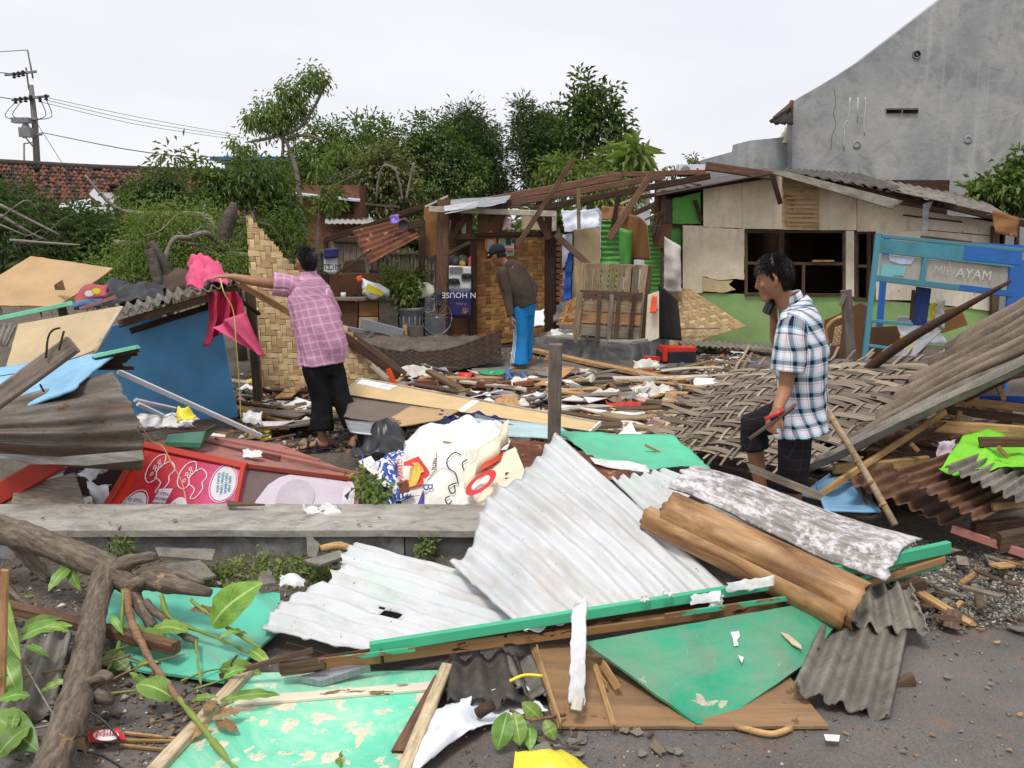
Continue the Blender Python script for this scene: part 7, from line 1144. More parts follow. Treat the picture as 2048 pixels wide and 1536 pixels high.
def remesh(name,geos,mat,parent,vox=.008,smooth=2,wr=0.0,wsc=9,wst=(1,1,.5),sm=True):
 V,fs=join([(g[0],g[1])for g in geos]);o=mk(name,V,fs,mat,parent);md=o.modifiers.new('r','REMESH');md.mode='VOXEL';md.voxel_size=vox;md2=o.modifiers.new('s','SMOOTH');md2.iterations=smooth;md2.factor=.5
 me=baked(o);o.modifiers.clear();old=o.data;o.data=me;me.name=name;bpy.data.meshes.remove(old)
 if not me.materials:me.materials.append(mat)
 if wr:
  w_=Vector(wst)
  for v in me.vertices:
   q=Vector((v.co.x*w_.x,v.co.y*w_.y,v.co.z*w_.z))*wsc;v.co+=v.normal*wr*(noise.noise(q)+.5*noise.noise(q*2.2))
 me.polygons.foreach_set('use_smooth',[True]*len(me.polygons));me.update();return o
def hand_geo(wr,d,pn,ts,curl=.4,sc=1.0,thumb=.5):
 """wrist, direction, palm normal, thumb side"""
 d=d.normalized();pn=(pn-d*pn.dot(d)).normalized();ts=d.cross(pn)*(1 if ts>0 else -1);g=[]
 g.append(loft([wr-d*.03*sc,wr,wr+d*.03*sc,wr+d*.07*sc,wr+d*.092*sc],[(.024*sc,.02*sc),(.027*sc,.018*sc),(.038*sc,.016*sc),(.042*sc,.014*sc),(.036*sc,.010*sc)],ts,12))
 for k,(o,ln)in enumerate(((.031,.070),(.0105,.080),(-.0105,.074),(-.031,.058))):
  p=wr+d*.085*sc+ts*o*sc;path=[p-d*.02*sc,p];a=curl*.7;dd=d
  for s_,f in enumerate((.45,.31,.24)):dd=d*math.cos(a)+pn*math.sin(a);path.append(path[-1]+dd*ln*f*sc);a+=curl*1.1
  g.append(loft(path,[.0085*sc,.0095*sc,.0088*sc,.008*sc,.006*sc],ts,8))
 p=wr+d*.025*sc+ts*.03*sc;dt=(d*.6+ts*(1-thumb)+pn*thumb*.8).normalized();p2=p+dt*.035*sc;p3=p2+(d*.8+pn*thumb*.6+ts*.2).normalized()*.03*sc;g.append(loft([p-dt*.02*sc,p,p2,p3,p3+(p3-p2)*.6],[.012*sc,.013*sc,.011*sc,.009*sc,.006*sc],pn,8));return g
def head_geo(c,f,u,sc=1.0):
 f=f.normalized();s=u.cross(f).normalized();u=f.cross(s);ax=(s,f,u);g=[];V,fs=[],[];nu_,nv_=28,20
 for j in range(nv_+1):
  th=math.pi*j/nv_
  for i in range(nu_):
   ph_=2*math.pi*i/nu_;x,y,z=math.sin(th)*math.cos(ph_),math.sin(th)*math.sin(ph_),math.cos(th)
   wx=.076*(1-.22*max(0,-z)**1.2);wy=.097 if y<0 else .093;wz=.122 if z>0 else .118
   if z<-.1 and y<0:y*=1-.45*max(0,-z-.1)
   if y>.5:x*=.96
   V.append(c+s*x*wx*sc+f*y*wy*sc+u*z*wz*sc)
 for j in range(nv_):
  for i in range(nu_):fs.append((j*nu_+i,(j+1)*nu_+i,(j+1)*nu_+(i+1)%nu_,j*nu_+(i+1)%nu_))
 g.append((V,fs));at=lambda x,y,z:c+s*x*sc+f*y*sc+u*z*sc
 g.append(loft([at(0,.078,.03),at(0,.094,.0),at(0,.106,-.024),at(0,.085,-.036)],[(.008,.010),(.012,.011),(.017,.011),(.012,.007)],s,10));g.append(ell(at(0,.074,-.093),ax,(.028,.026,.022)));g.append(ell(at(0,.090,-.055),ax,(.023,.012,.007)));g.append(ell(at(0,.088,-.067),ax,(.02,.012,.007)))
 for e in (-1,1):g.append(ell(at(e*.032,.080,.030),ax,(.024,.012,.008)));g.append(ell(at(e*.045,.066,-.018),ax,(.022,.018,.02)));g.append(loft([at(e*.074,.005,.03),at(e*.084,-.006,.028),at(e*.086,-.012,.0),at(e*.078,.0,-.035)],[.008,.010,.010,.008],f,8))
 return g,at,ax
_s=NT('skin');_n=_s.noise(_s.co('Object'),7,5);_c=_s.ramp(_n,[(.3,C(134,90,64)),(.7,C(170,120,90))]);_s.b.inputs['Subsurface Weight'].default_value=.08;_s.b.inputs['Subsurface Radius'].default_value=(.01,.004,.002);M_skin=_s.done(_c,.5,.4);M_hair=m_plain('hair',(.012,.010,.009),.3,30,.45,.4,.3);M_eye=m_plain('eye',(.2,.18,.16),.05,5,.2,.5,0);M_pup=m_plain('pupil',(.01,.008,.007),0,5,.2,.5,0)
def make_hair(at,ax,parent,seed,sc=1.0,front=.05,low=-.055,ln=.045,lift=.016,n=1900,name='hair'):
 r=np.random.RandomState(seed);s,f,u=ax;V,fs=[],[];g=[]
 def hairy(x,y,z):return z>(.070 if y>.035 else (.045 if y>.012 else (.012 if y>-.03 else low)))+(front-.05)*-.3
 V,fs=ell(at(0,-.006,.016),ax,(.0795*sc,.101*sc,.117*sc),40,30)
 keep=[]
 for q in fs:
  c=sum((V[i]for i in q),Vector((0,0,0)))/4-at(0,0,0);y,z=c.dot(f),c.dot(u)
  if hairy(c.dot(s),y,z):keep.append(q)
 base=len(V);CC,DD,UU=[],[],[]
 while len(CC)<n:
  d=r.normal(size=3);d/=np.linalg.norm(d);x,y,z=d[0]*.081,d[1]*.102-.006,d[2]*.118+.016
  if not hairy(x,y,z):continue
  p=at(x,y,z);CC.append(p-(p-at(0,0,0)).normalized()*.002);o=(p-at(0,0,.02)).normalized();t=(f*(.9 if z>.08 and y>-.02 else -.1)+s*(.5 if z>.08 else 0)-u*.8+Vector(r.normal(size=3).tolist())*.13);t=(t-o*t.dot(o)).normalized();DD.append(t+o*(.10+r.uniform(0,.12)));UU.append(o)
 Vb,Fb=leaf_geo(np.array(CC),np.array(DD),np.array(UU),r.uniform(.6,1.2,n)*ln*sc,r.uniform(.005,.009,n)*sc,.1,.08)
 V=V+[Vector(v)for v in Vb.tolist()];fs=keep+[tuple(int(i)+base for i in t)for t in Fb];return mk(name,V,fs,M_hair,parent,smooth=False)
def eyes(at,ax,parent,sides=(-1,1)):
 for e in sides:
  V,fs=ell(at(e*.032,.079,.012),ax,(.014,.011,.0085),10,8);o=mk('eye',V,fs,M_eye,parent,smooth=True);V,fs=ell(at(e*.032,.0885,.011),ax,(.006,.003,.006),8,6);mk('pupil',V,fs,M_pup,o)
  V,fs,_=loft([at(e*.018,.093,.032),at(e*.034,.090,.038),at(e*.05,.078,.032)],[.003,.004,.002],ax[2],6);mk('eyebrow',V,fs,M_hair,parent)
def shirt(name,torso,trad,side,sleeves,mat,parent,wr=.012,seed=0,extra=None,th=.003):
 """open lofted garment: torso rings and sleeves, with UVs in metres for woven patterns"""
 geos=[];tp,tr2=interp(torso,trad,7);V,fs,uv=loft(tp,tr2,side,40,False,.86);geos.append((V,fs,uv,1.5))
 for path,rad in sleeves:p2,r2=interp(path,rad,6);V,fs,uv=loft(p2,r2,side,24,False);geos.append((V,fs,uv,.6))
 AV,AF,AU=[],[],[];so=Vector((seed*3.3,0,0))
 for V,fs,uv,k in geos:
  b=len(AV);c=sum(V,Vector((0,0,0)))/len(V)
  for v,q in zip(V,uv):
   d=(v-c);d.z*=.15;d=d.normalized()if d.length>0 else Vector((0,0,1));z=Vector((v.x*5+v.z*2.5,v.y*5,v.z*2.2))*1.3+so;AV.append(v+d*wr*k*(noise.noise(z)*1.3+.6*(abs(noise.noise(z*2.3))-.3)+.3*noise.noise(z*5)))
  AF+=[tuple(i+b for i in f)for f in fs];AU+=list(uv)
 o=mk(name,AV,AF,mat,parent,AU,True);md=o.modifiers.new('thickness','SOLIDIFY');md.thickness=th;md.offset=1;return o
def stripes(nt_,t,per,stops):
 f=nt_.math('FRACT',nt_.math('MULTIPLY',t,1/per));x=nt_.ramp(f,stops);x.node.color_ramp.interpolation='CONSTANT';return x
_s=NT('plaid');_x=_s.xyz(_s.co('UV',rnd=False));wh_,lb2,nv2,tq=C(232,226,232),C(166,208,222),C(34,38,64),C(92,168,190)
_st=[(0,wh_),(.26,lb2),(.31,wh_),(.36,tq),(.40,lb2),(.46,nv2),(.72,tq),(.76,wh_),(.84,C(120,120,140)),(.88,wh_)]
_a=stripes(_s,_x[0],.088,_st);_b=stripes(_s,_x[1],.088,_st);_tw=_s.ramp(_s.math('FRACT',_s.math('MULTIPLY',_s.math('ADD',_x[0],_x[1]),220.0)),[(.48,.42),(.52,.58)]);_c=_s.mix(_tw,_a,_b);_c=_s.mix(.35,_c,_s.mix(1.0,_a,_b,'MULTIPLY'));_s.bump(_s.noise(_s.co('UV',rnd=False),160,2),.1,.002);M_plaid=_s.done(_c,.85,.15)
_s=NT('pink_check');_x=_s.xyz(_s.co('UV',rnd=False));pk,pk2,wt=C(184,132,160),C(164,104,138),C(226,212,222);_st=[(0,pk),(.30,wt),(.335,pk),(.40,wt),(.435,pk),(.74,pk2),(.9,pk)]
_a=stripes(_s,_x[0],.062,_st);_b=stripes(_s,_x[1],.062,_st);_fine=_s.ramp(_s.math('FRACT',_s.math('MULTIPLY',_x[0],130.0)),[(.4,pk2),(.6,C(208,156,182))]);_c=_s.mix(.5,_s.mix(1.0,_a,_b,'LIGHTEN'),_fine);_c=_s.mix(.6,_c,_s.mix(1.0,_a,_b,'LIGHTEN'));M_pinkck=_s.done(_c,.85,.15)
_s=NT('dark_check');_x=_s.xyz(_s.co('Object',rnd=False));_l=_s.math('MAXIMUM',_s.ramp(_s.math('FRACT',_s.math('MULTIPLY',_x[2],18.0)),[(.0,.5),(.12,0.0)]),_s.ramp(_s.math('FRACT',_s.math('MULTIPLY',_s.math('ADD',_x[0],_x[1]),18.0)),[(.0,.5),(.12,0.0)]));_c=_s.mix(_l,C(32,30,34),C(70,64,68));M_dchk=_s.done(_c,.9,.15)
M_blk=m_plain('black_trousers',C(26,25,27),.25,12,.9,.12,.2);M_trk=m_plain('track_blue',C(20,124,190),.12,5,.7,.2,.1);M_brown=m_plain('brown_shirt',C(70,60,52),.18,6,.9,.12,.2);M_sand=m_plain('sandal',C(44,46,50),.2,9,.7,.2,.2);M_cap=m_plain('cap_black',C(30,31,36),.2,9,.8,.2,.1)
def foot_geo(an,d,sc=1.0,rise=0):
 d=d.normalized();up_=Vector((0,0,1));s=up_.cross(d).normalized();n=d.cross(s)*1;n=n if n.z>0 else -n;b=an-up_*.065*sc
 return [loft([an+up_*.05,an,b-d*.045*sc+n*.01],[.034*sc,(.034*sc,.036*sc),(.03*sc,.028*sc)],s,12),loft([b-d*.06*sc+n*.004,b-d*.03*sc,b+d*.04*sc+n*.012,b+d*.11*sc-n*.004,b+d*.15*sc-n*.012,b+d*.175*sc-n*.016],[(.02*sc,.015*sc),(.032*sc,.03*sc),(.036*sc,.034*sc),(.044*sc,.02*sc),(.042*sc,.013*sc),(.028*sc,.009*sc)],s,14)]+[loft([b+d*.14*sc+s*o*sc-n*.014,b+d*(.185-abs(o-.012)*.5)*sc+s*o*1.1*sc-n*.016],[.0095*sc,.008*sc],s,8)for o in (-.03,-.014,.002,.017,.034)],b,d,s,n
def sandal(b,d,s,n,parent,sc=1.0):
 root=mk('sandal',*(lambda g:(g[0],g[1]))(loft([b-d*.075*sc-n*.028,b-d*.02*sc-n*.026,b+d*.06*sc-n*.024,b+d*.13*sc-n*.028,b+d*.2*sc-n*.03],[(.03*sc,.008),(.038*sc,.009),(.04*sc,.008),(.048*sc,.008),(.03*sc,.007)],s,14)),M_sand,parent)
 for o in (.04,.11):V,fs,_=tube_geo([b+d*o*sc+s*math.cos(a)*.05*sc+n*(math.sin(a)*.042*sc-.012)for a in np.linspace(0,math.pi,9)],.012*sc,6);mk('strap',[v for v in V],fs,M_sand,root)
# ------------------------------------------------------------------ man in the plaid shirt
D1=4.95
pA=thing('person','man in a plaid shirt and dark shorts holding a phone to his mouth','person',P(1580,1090,D1))
q=lambda x,y,d=0.0:P(x,y,D1+d)
tf=Vector((-.82,.57,0)).normalized();tl2=Vector((0,0,1)).cross(tf)
nk,cht,wst_,pel=q(1583,632,.02),q(1601,692,.0),q(1603,775,.02),q(1600,825,.03)
hc=q(1549,556,-.02);hf=Vector((-.90,.30,-.30));g,at,ax=head_geo(hc,hf,Vector((-.22,.05,1)),1.02)
g.append(loft([q(1590,650,.02),q(1582,625,.02),q(1566,592,.0),q(1560,575,.0)],[.068,.058,.054,.05],tl2,14))
g.append(loft([pel-Vector((0,0,.1)),pel,wst_,cht,q(1595,662,.02),q(1588,640,.02)],[(.13,.09),(.16,.11),(.14,.095),(.15,.10),(.125,.07),(.06,.055)],tl2,20))
shL,shR=cht+tl2*.17+Vector((0,0,.09)),cht-tl2*.15+Vector((0,0,.07));elL,wrL=q(1572,772,-.17),q(1553,822,-.30)
elR,wrR=q(1556,702,.17),q(1548,640,.10)
g.append(loft(interp([shL,lerp(shL,elL,.5),elL,lerp(elL,wrL,.35),wrL],[.05,.046,.040,.040,.026],3)[0],[r[0]for r in interp([shL,shL,elL,elL,wrL],[.05,.046,.040,.040,.026],3)[1]],tf,12));g.append(loft([shR,lerp(shR,elR,.5),elR,lerp(elR,wrR,.4),wrR],[.05,.045,.038,.038,.026],tf,12))
g+=hand_geo(wrL,Vector((-.35,-.12,-.93)),Vector((.75,.5,-.1)),1,.85,1.0,.7);g+=hand_geo(wrR,Vector((-.12,-.10,1)),Vector((.5,-.55,.1)),-1,.6,.95,.4)
hipL,hipR=pel+tl2*.09,pel-tl2*.09;knL,anL=q(1586,955,.0),q(1583,1070,.02);knR,anR=q(1503,852,.28),q(1524,990,.30)
for h,k_,a_ in ((hipL,knL,anL),(hipR,knR,anR)):g.append(loft([h+Vector((0,0,.03)),lerp(h,k_,.5),k_,lerp(k_,a_,.3),lerp(k_,a_,.7),a_],[.085,.072,.054,.056,.042,.034],tl2,14))
for a_ in (anL,anR):fg=foot_geo(a_,Vector((-.85,.5,0)))[0];g+=fg
remesh('body',g,M_skin,pA,.0085,2);make_hair(at,ax,pA,3,1.02,.06,-.065,.036,n=2600);eyes(at,ax,pA)
shirt('plaid_shirt',[q(1587,606,.03),q(1593,622,.02),q(1599,646,.0),cht,q(1602,745,.0),q(1602,800,.01),q(1604,838,.02),q(1606,862,.02)],[(.066,.066),(.115,.082),(.178,.10),(.186,.125),(.176,.128),(.180,.132),(.188,.14),(.192,.142)],tl2,[([shL-tl2*.05+Vector((0,0,.015)),shL+tl2*.012,lerp(shL,elL,.35),lerp(shL,elL,.72)],[(.075,.07),(.082,.08),(.088,.086),(.09,.088)]),([shR+tl2*.05,shR-tl2*.01,lerp(shR,elR,.4),lerp(shR,elR,.8)],[(.05,.05),(.066,.066),(.074,.074),(.078,.076)])],M_plaid,pA,.019,1)
V,fs,uv=loft(*interp([q(1587,622,.02),q(1582,603,.02),q(1577,590,.02)],[(.08,.078),(.075,.072),(.071,.068)],3),tl2,24,False);o=mk('collar',V,fs,M_plaid,pA,uv,True);o.modifiers.new('t','SOLIDIFY').thickness=.005
remesh('shorts',[loft([pel+Vector((0,0,.07)),pel,pel-Vector((0,0,.09))],[(.165,.12),(.172,.125),(.15,.115)],tl2,20),loft([hipL+Vector((0,0,.02)),lerp(hipL,knL,.5),knL,lerp(knL,anL,.2)],[(.098,.1),.094,.09,.088],tl2,18),loft([hipR+Vector((0,0,.02)),lerp(hipR,knR,.5),knR,knR+Vector((.02,0,-.08)),lerp(knR,anR,.32)],[.1,.095,.084,.082,.084],tl2,18)],M_dchk,pA,.012,2,.008,9)
ph_=thing('mobile_phone','dark mobile phone held at the mouth of the plaid shirt man','phone',q(1540,612,.02));v_,f_=box_geo(q(1541,612,.02),.045,.014,.10,.5,Matrix.Rotation(.35,3,'Y'));mk('case',v_,f_,K_black,ph_);v_,f_=box_geo(q(1536,612,.012),.004,.05,.08,.5,Matrix.Rotation(.35,3,'Y'));mk('screen',v_,f_,M_pup,ph_)
tlx=thing('metal_file','rusty pliers like tool with a red grip in the hand of the plaid shirt man','tool',q(1545,845,-.32));tube('shaft',[q(1498,878,-.33),q(1545,845,-.335),q(1592,808,-.33)],[.009,.011,.009],m_plain('tool_steel',C(96,80,66),.3,20,.5),8,tlx);tube('grip',[q(1530,838,-.345),q(1556,826,-.345),q(1568,818,-.345)],[.010,.011,.008],K_red,8,tlx);tube('second_grip',[q(1540,838,-.33),q(1568,830,-.33),q(1588,815,-.33)],[.009,.009,.007],K_black,8,tlx)
# ------------------------------------------------------------------ man in the pink shirt
D2=7.15
pB=thing('person','man in a pink checked shirt and black trousers reaching to the left','person',P(650,895,D2));q=lambda x,y,d=0.0:P(x,y,D2+d)
tf=Vector((-.62,.78,0)).normalized();tl2=Vector((0,0,1)).cross(tf);pel,wst_,cht=q(645,725,.0),q(640,680,.0),q(622,600,.02)
hc=q(612,524,.02);g,at,ax=head_geo(hc,Vector((-.72,.68,-.15)),Vector((-.08,.05,1)),.98);g.append(loft([q(620,568,.02),q(617,552,.02),q(614,538,.0)],[.07,.056,.052],tl2,12));g.append(loft([pel-Vector((0,0,.1)),pel,wst_,cht,q(620,575,.02),q(618,560,.02)],[(.13,.09),(.155,.11),(.14,.10),(.15,.10),(.12,.07),(.06,.055)],tl2,20))
shL,shR=q(583,572,-.02),q(650,590,.06);elL,wrL=q(515,564,-.1),q(462,553,-.12);elR,wrR=q(668,640,.30),q(640,650,.5)
g.append(loft([shL,lerp(shL,elL,.5),elL,lerp(elL,wrL,.4),wrL],[.05,.044,.038,.038,.026],(0,0,1),12));g.append(loft([shR,lerp(shR,elR,.5),elR,lerp(elR,wrR,.4),wrR],[.05,.044,.038,.036,.026],tf,12));g+=hand_geo(wrL,Vector((-1,-.1,.05)),Vector((0,.15,-1)),-1,.35,1.0,.5);g+=hand_geo(wrR,Vector((-.5,.8,.1)),Vector((0,0,-1)),1,.5)
hipL,hipR=pel+tl2*.085,pel-tl2*.085;knL,anL=q(642,800,-.06),q(644,874,-.12);knR,anR=q(682,792,.02),q(714,860,-.05)
for h,k_,a_ in ((hipL,knL,anL),(hipR,knR,anR)):g.append(loft([h,lerp(h,k_,.5),k_,lerp(k_,a_,.3),lerp(k_,a_,.7),a_],[.085,.072,.054,.054,.04,.034],tl2,14))
fl=foot_geo(anL,Vector((-.95,-.1,-.02)));fr=foot_geo(anR,Vector((-.35,-.55,-.55)));g+=fl[0]+fr[0];remesh('body',g,M_skin,pB,.0085,2);make_hair(at,ax,pB,5,.98,.03,-.075,.03,n=1500);sandal(*fl[1:],pB);sandal(*fr[1:],pB)
shirt('pink_shirt',[q(618,552,.02),q(619,560,.02),q(620,576,.02),cht,q(632,650,.0),q(642,700,.0),q(645,728,.0)],[(.06,.06),(.11,.08),(.175,.10),(.19,.125),(.185,.135),(.19,.14),(.195,.145)],tl2,[([q(602,578,0),shL,lerp(shL,elL,.35),lerp(shL,elL,.55)],[(.07,.075),(.08,.085),(.082,.09),(.084,.092)]),([q(640,588,.03),shR,lerp(shR,elR,.4),lerp(shR,elR,.8)],[(.05,.05),(.066,.066),(.074,.074),(.078,.076)])],M_pinkck,pB,.024,2)
V,fs,uv=loft(*interp([q(619,560,.02),q(617,550,.02),q(616,543,.02)],[(.075,.073),(.072,.07),(.068,.066)],3),tl2,24,False);o=mk('collar',V,fs,M_pinkck,pB,uv,True);o.modifiers.new('t','SOLIDIFY').thickness=.005
remesh('trousers',[loft([pel+Vector((0,0,.08)),pel,pel-Vector((0,0,.1))],[(.16,.12),(.168,.125),(.15,.115)],tl2,20),loft([hipL,lerp(hipL,knL,.5),knL,lerp(knL,anL,.5),lerp(knL,anL,.82)],[.095,.088,.084,.09,.094],tl2,18),loft([hipR,lerp(hipR,knR,.5),knR,lerp(knR,anR,.5),lerp(knR,anR,.85)],[.095,.088,.084,.088,.092],tl2,18)],M_blk,pB,.013,2,.014,8)
# ------------------------------------------------------------------ far man
D3=11.0
pC=thing('person','man in black cap, brown shirt and blue track trousers leaning forward','person',P(1040,738,D3));q=lambda x,y,d=0.0:P(x,y,D3+d)
tf=Vector((-.75,.66,0)).normalized();tl2=Vector((0,0,1)).cross(tf);pel,wst_,cht=q(1048,612,.0),q(1042,582,.0),q(1022,542,.05)
hc=q(996,511,.02);g,at,ax=head_geo(hc,Vector((-.78,.52,-.35)),Vector((-.32,.15,.93)),1.0);g.append(loft([q(1016,533,.04),q(1008,525,.03),q(1000,515,.02)],[.065,.056,.05],tl2,12));g.append(loft([pel-Vector((0,0,.1)),pel,wst_,cht,q(1016,532,.05),q(1010,526,.05)],[(.13,.09),(.155,.11),(.14,.1),(.15,.1),(.115,.065),(.055,.05)],tl2,20))
shL,shR=q(1005,546,-.1),q(1038,538,.18);elL,wrL=q(1016,592,-.15),q(1022,634,-.25);elR,wrR=q(1066,575,.15),q(1064,608,.0)
for a,b,c in ((shL,elL,wrL),(shR,elR,wrR)):g.append(loft([a,lerp(a,b,.5),b,lerp(b,c,.4),c],[.05,.044,.038,.036,.026],tf,12))
g+=hand_geo(wrL,Vector((.1,-.15,-1)),Vector((.7,.6,0)),1,.3,1.0,.4);g+=hand_geo(wrR,Vector((-.2,-.3,-.8)),Vector((-.5,.6,0)),-1,.5)
hipL,hipR=pel+tl2*.08,pel-tl2*.08;knL,anL=q(1042,675,-.05),q(1038,726,-.12);knR,anR=q(1053,672,.1),q(1050,718,.12)
for h,k_,a_ in ((hipL,knL,anL),(hipR,knR,anR)):g.append(loft([h,lerp(h,k_,.5),k_,lerp(k_,a_,.3),a_],[.085,.072,.054,.052,.036],tl2,14))
fl=foot_geo(anL,Vector((-.9,-.2,0)));fr=foot_geo(anR,Vector((-.9,.2,0)));g+=fl[0]+fr[0];remesh('body',g,M_skin,pC,.0105,2);make_hair(at,ax,pC,6,.97,-.05,-.07,.02,n=500)
V,fs=ell(at(0,-.006,.04),ax,(.092,.112,.105),22,16);fs=[f_ for f_ in fs if (sum((V[i]for i in f_),Vector((0,0,0)))/4-at(0,0,.028)).dot(ax[2])>0];cp=mk('cap',V,fs,M_cap,pC,smooth=True);cp.modifiers.new('t','SOLIDIFY').thickness=.004
sheet('visor',None,M_cap,10,5,th=.004,fn=lambda u,v:at(-.07+.14*u,.085+.075*v*math.sin(math.pi*(.12+.76*u))+.02*math.sin(math.pi*u),.035-.018*v),parent=cp);tube('visor_trim',[at(-.07+.14*u,.083+.02*math.sin(math.pi*u),.042)for u in np.linspace(0,1,9)],.007,K_white,6,cp)
shirt('brown_shirt',[q(1010,524,.04),q(1013,529,.04),q(1018,537,.05),cht,q(1032,562,.02),q(1042,585,.0),q(1050,612,.0)],[(.06,.06),(.11,.08),(.175,.10),(.188,.125),(.18,.13),(.18,.135),(.185,.14)],tl2,[([lerp(shL,cht,.4),shL,lerp(shL,elL,.5),elL,lerp(elL,wrL,.5),lerp(elL,wrL,.95)],[.07,.076,.066,.06,.052,.042]),([lerp(shR,cht,.4),shR,lerp(shR,elR,.5),elR,lerp(elR,wrR,.5),lerp(elR,wrR,.95)],[.07,.076,.066,.06,.052,.042])],M_brown,pC,.02,4)
remesh('track_trousers',[loft([pel+Vector((0,0,.06)),pel,pel-Vector((0,0,.12))],[(.16,.12),(.168,.13),(.15,.115)],tl2,20),loft([hipL,lerp(hipL,knL,.5),knL,lerp(knL,anL,.6),anL+Vector((.01,0,-.03))],[.1,.096,.09,.095,.105],tl2,18),loft([hipR,lerp(hipR,knR,.5),knR,lerp(knR,anR,.6),anR],[.1,.092,.082,.086,.092],tl2,18)],M_trk,pC,.015,2,.006,7)
for k in range(3):
 o=tl2*.098+tf*(.045+k*-.022);tube('side_stripe',[lerp(hipL,knL,.55)+o*.96,knL+o*.93,lerp(knL,anL,.6)+o*.98,anL+o*1.06],.005,K_white,5,pC,sp=5)
# ================================================================== scattered debris
r=random.Random(99)
def depth_ground(y):return 1.85/math.tan(math.atan((y-768)/F)+PITCH)
def spot(zone):x0,x1,y0,y1=zone;return r.uniform(x0,x1),r.uniform(y0,y1)
mid=[(690,1430,735,800),(760,1420,770,860),(480,615,760,850),(1000,1300,790,880),(1340,1520,690,760),(680,900,690,760)]
def scatter(n,zones,fn):
 for k in range(n):fn(k,*spot(r.choice(zones)))
def near(x,y):
 if x<680:return 'near the legs of the pink shirt man'
 if y<765:return 'left of the far man' if x<1000 else ('near the far man' if x<1130 else ('along the long pale plank' if x<1340 else 'in front of the green dado'))
 return 'behind the long beige board' if x<980 else ('around the brick footing by the upright post' if x<1150 else ('behind the cream woven mat' if x<1330 else 'beside the coarse grey mat'))
def tone(m):return {'W_old':''}.get(m.name)or m.name.split('_')[0]
def chip(k,x,y,lmin=.06,lmax=.45,mats=None,z=.03):
 c=G(x,y,z+r.uniform(0,.05));a=r.uniform(0,math.pi);l=r.uniform(lmin,lmax)*r.uniform(.5,1);v=Vector((math.cos(a),math.sin(a),r.uniform(-.15,.15)))*l/2
 return plank('wood_scrap',c-v,c+v,r.uniform(.015,.07),r.uniform(.006,.02),r.choice(mats or [W_old,W_tan,W_dark,W_grey,W_pal,W_red]),rag=.02)
scatter(230,mid,lambda k,x,y:(lambda o:tag(o,'small broken '+{'old':'brown','tan':'tan','dark':'dark','grey':'grey','pallet':'pale','red':'reddish'}.get(tone(o.active_material),'brown')+' wood scrap '+near(x,y),'wood scrap','wood scraps in the rubble'))(chip(k,x,y)))
K_bits=[m_plain('bit_%d'%i,C(*c),.15,8,.6)for i,c in enumerate(((224,224,226),(206,200,190),(180,60,50),(210,190,70),(70,110,160),(60,60,64),(190,150,150),(120,150,110)))]
pool=[]
for i in range(8):
 n=r.randrange(5,8);A=sorted(r.uniform(0,6.28)for _ in range(n));V=[Vector((math.cos(a)*r.uniform(.5,1),math.sin(a)*r.uniform(.5,1),r.uniform(-.2,.25)))for a in A];V,fs,_=thicken(V,[tuple(range(n))],[Vector((0,0,1))]*n,.06);me=bpy.data.meshes.new('scrap');me.from_pydata([tuple(v)for v in V],[],fs);me.update();pool.append(me)
def inst(name,me,mat,c,s,label,cat,group,tilt=.4):
 o=bpy.data.objects.new(name,me.copy());o.data.materials.clear();o.data.materials.append(mat);link(o);o.location=c;o.scale=(s*r.uniform(.7,1.3),s*r.uniform(.6,1.2),s);o.rotation_euler=(r.uniform(-tilt,tilt),r.uniform(-tilt,tilt),r.uniform(0,6.28));
 i=next((j for j,m in enumerate(K_bits)if m==mat),-1);return tag(o,('white','cream','red','yellow','blue','black','pink','green')[i]+' '+label if i>=0 else label,cat,group)
scatter(170,mid,lambda k,x,y:inst('litter_scrap',r.choice(pool),r.choice(K_bits+[K_bits[0]]*3+[K_bits[1]]*2),G(x,y,.05+r.uniform(0,.05)),r.uniform(.03,.11),'scrap of litter '+near(x,y),'litter','litter scraps in the rubble'))
M_rub=m_plain('rubble',C(112,98,84),.35,9,.95,.1,.5,vary=.35)
scatter(110,mid,lambda k,x,y:inst('rubble_stone',r.choice(pool),r.choice([M_rub,M_rub,M_br,M_conc]),G(x,y,.03),r.uniform(.03,.09),'lump of rubble '+near(x,y),'rubble','rubble lumps'))
# fine crumbs as one mass
def crumbs(name,label,n,zones,s0,s1,mat,zf=0.0):
 rr=np.random.RandomState(len(name)*7+n);V,Fc=[],[];tet=np.array([[1,0,-.35],[-.5,.87,-.35],[-.5,-.87,-.35],[0.1,.1,.6]])
 for k in range(n):
  z=zones[rr.randint(len(zones))];x,y=rr.uniform(z[0],z[1]),rr.uniform(z[2],z[3]);c=np.array(G(x,y,zf));c[2]=gz(c[0],c[1])if c[1]>road_edge(c[0])else .004
  a=rr.uniform(0,6.28);R2=np.array([[math.cos(a),-math.sin(a),0],[math.sin(a),math.cos(a),0],[0,0,1]]);s=rr.uniform(s0,s1)*(1 if rr.rand()<.85 else 1.8);p=(tet*np.array([rr.uniform(.6,1.6),rr.uniform(.5,1),rr.uniform(.35,.9)]))@R2.T*s+c+np.array([0,0,s*.25]);b=len(V)*4;V.append(p);Fc+=[[b,b+1,b+3],[b+1,b+2,b+3],[b+2,b,b+3],[b,b+2,b+1]]
 o=np_mesh(name,np.concatenate(V),np.array(Fc),mat);return tag(o,label,None,None,'stuff')
_s=NT('crumb');_g=_s.n('ShaderNodeNewGeometry');M_crumb=_s.done(_s.ramp(_g.outputs['Random Per Island'],[(0,C(64,54,46)),(.35,C(110,96,82)),(.6,C(150,132,108)),(.8,C(120,84,64)),(.92,C(196,188,176)),(1,C(220,216,210))]),.9,.15)
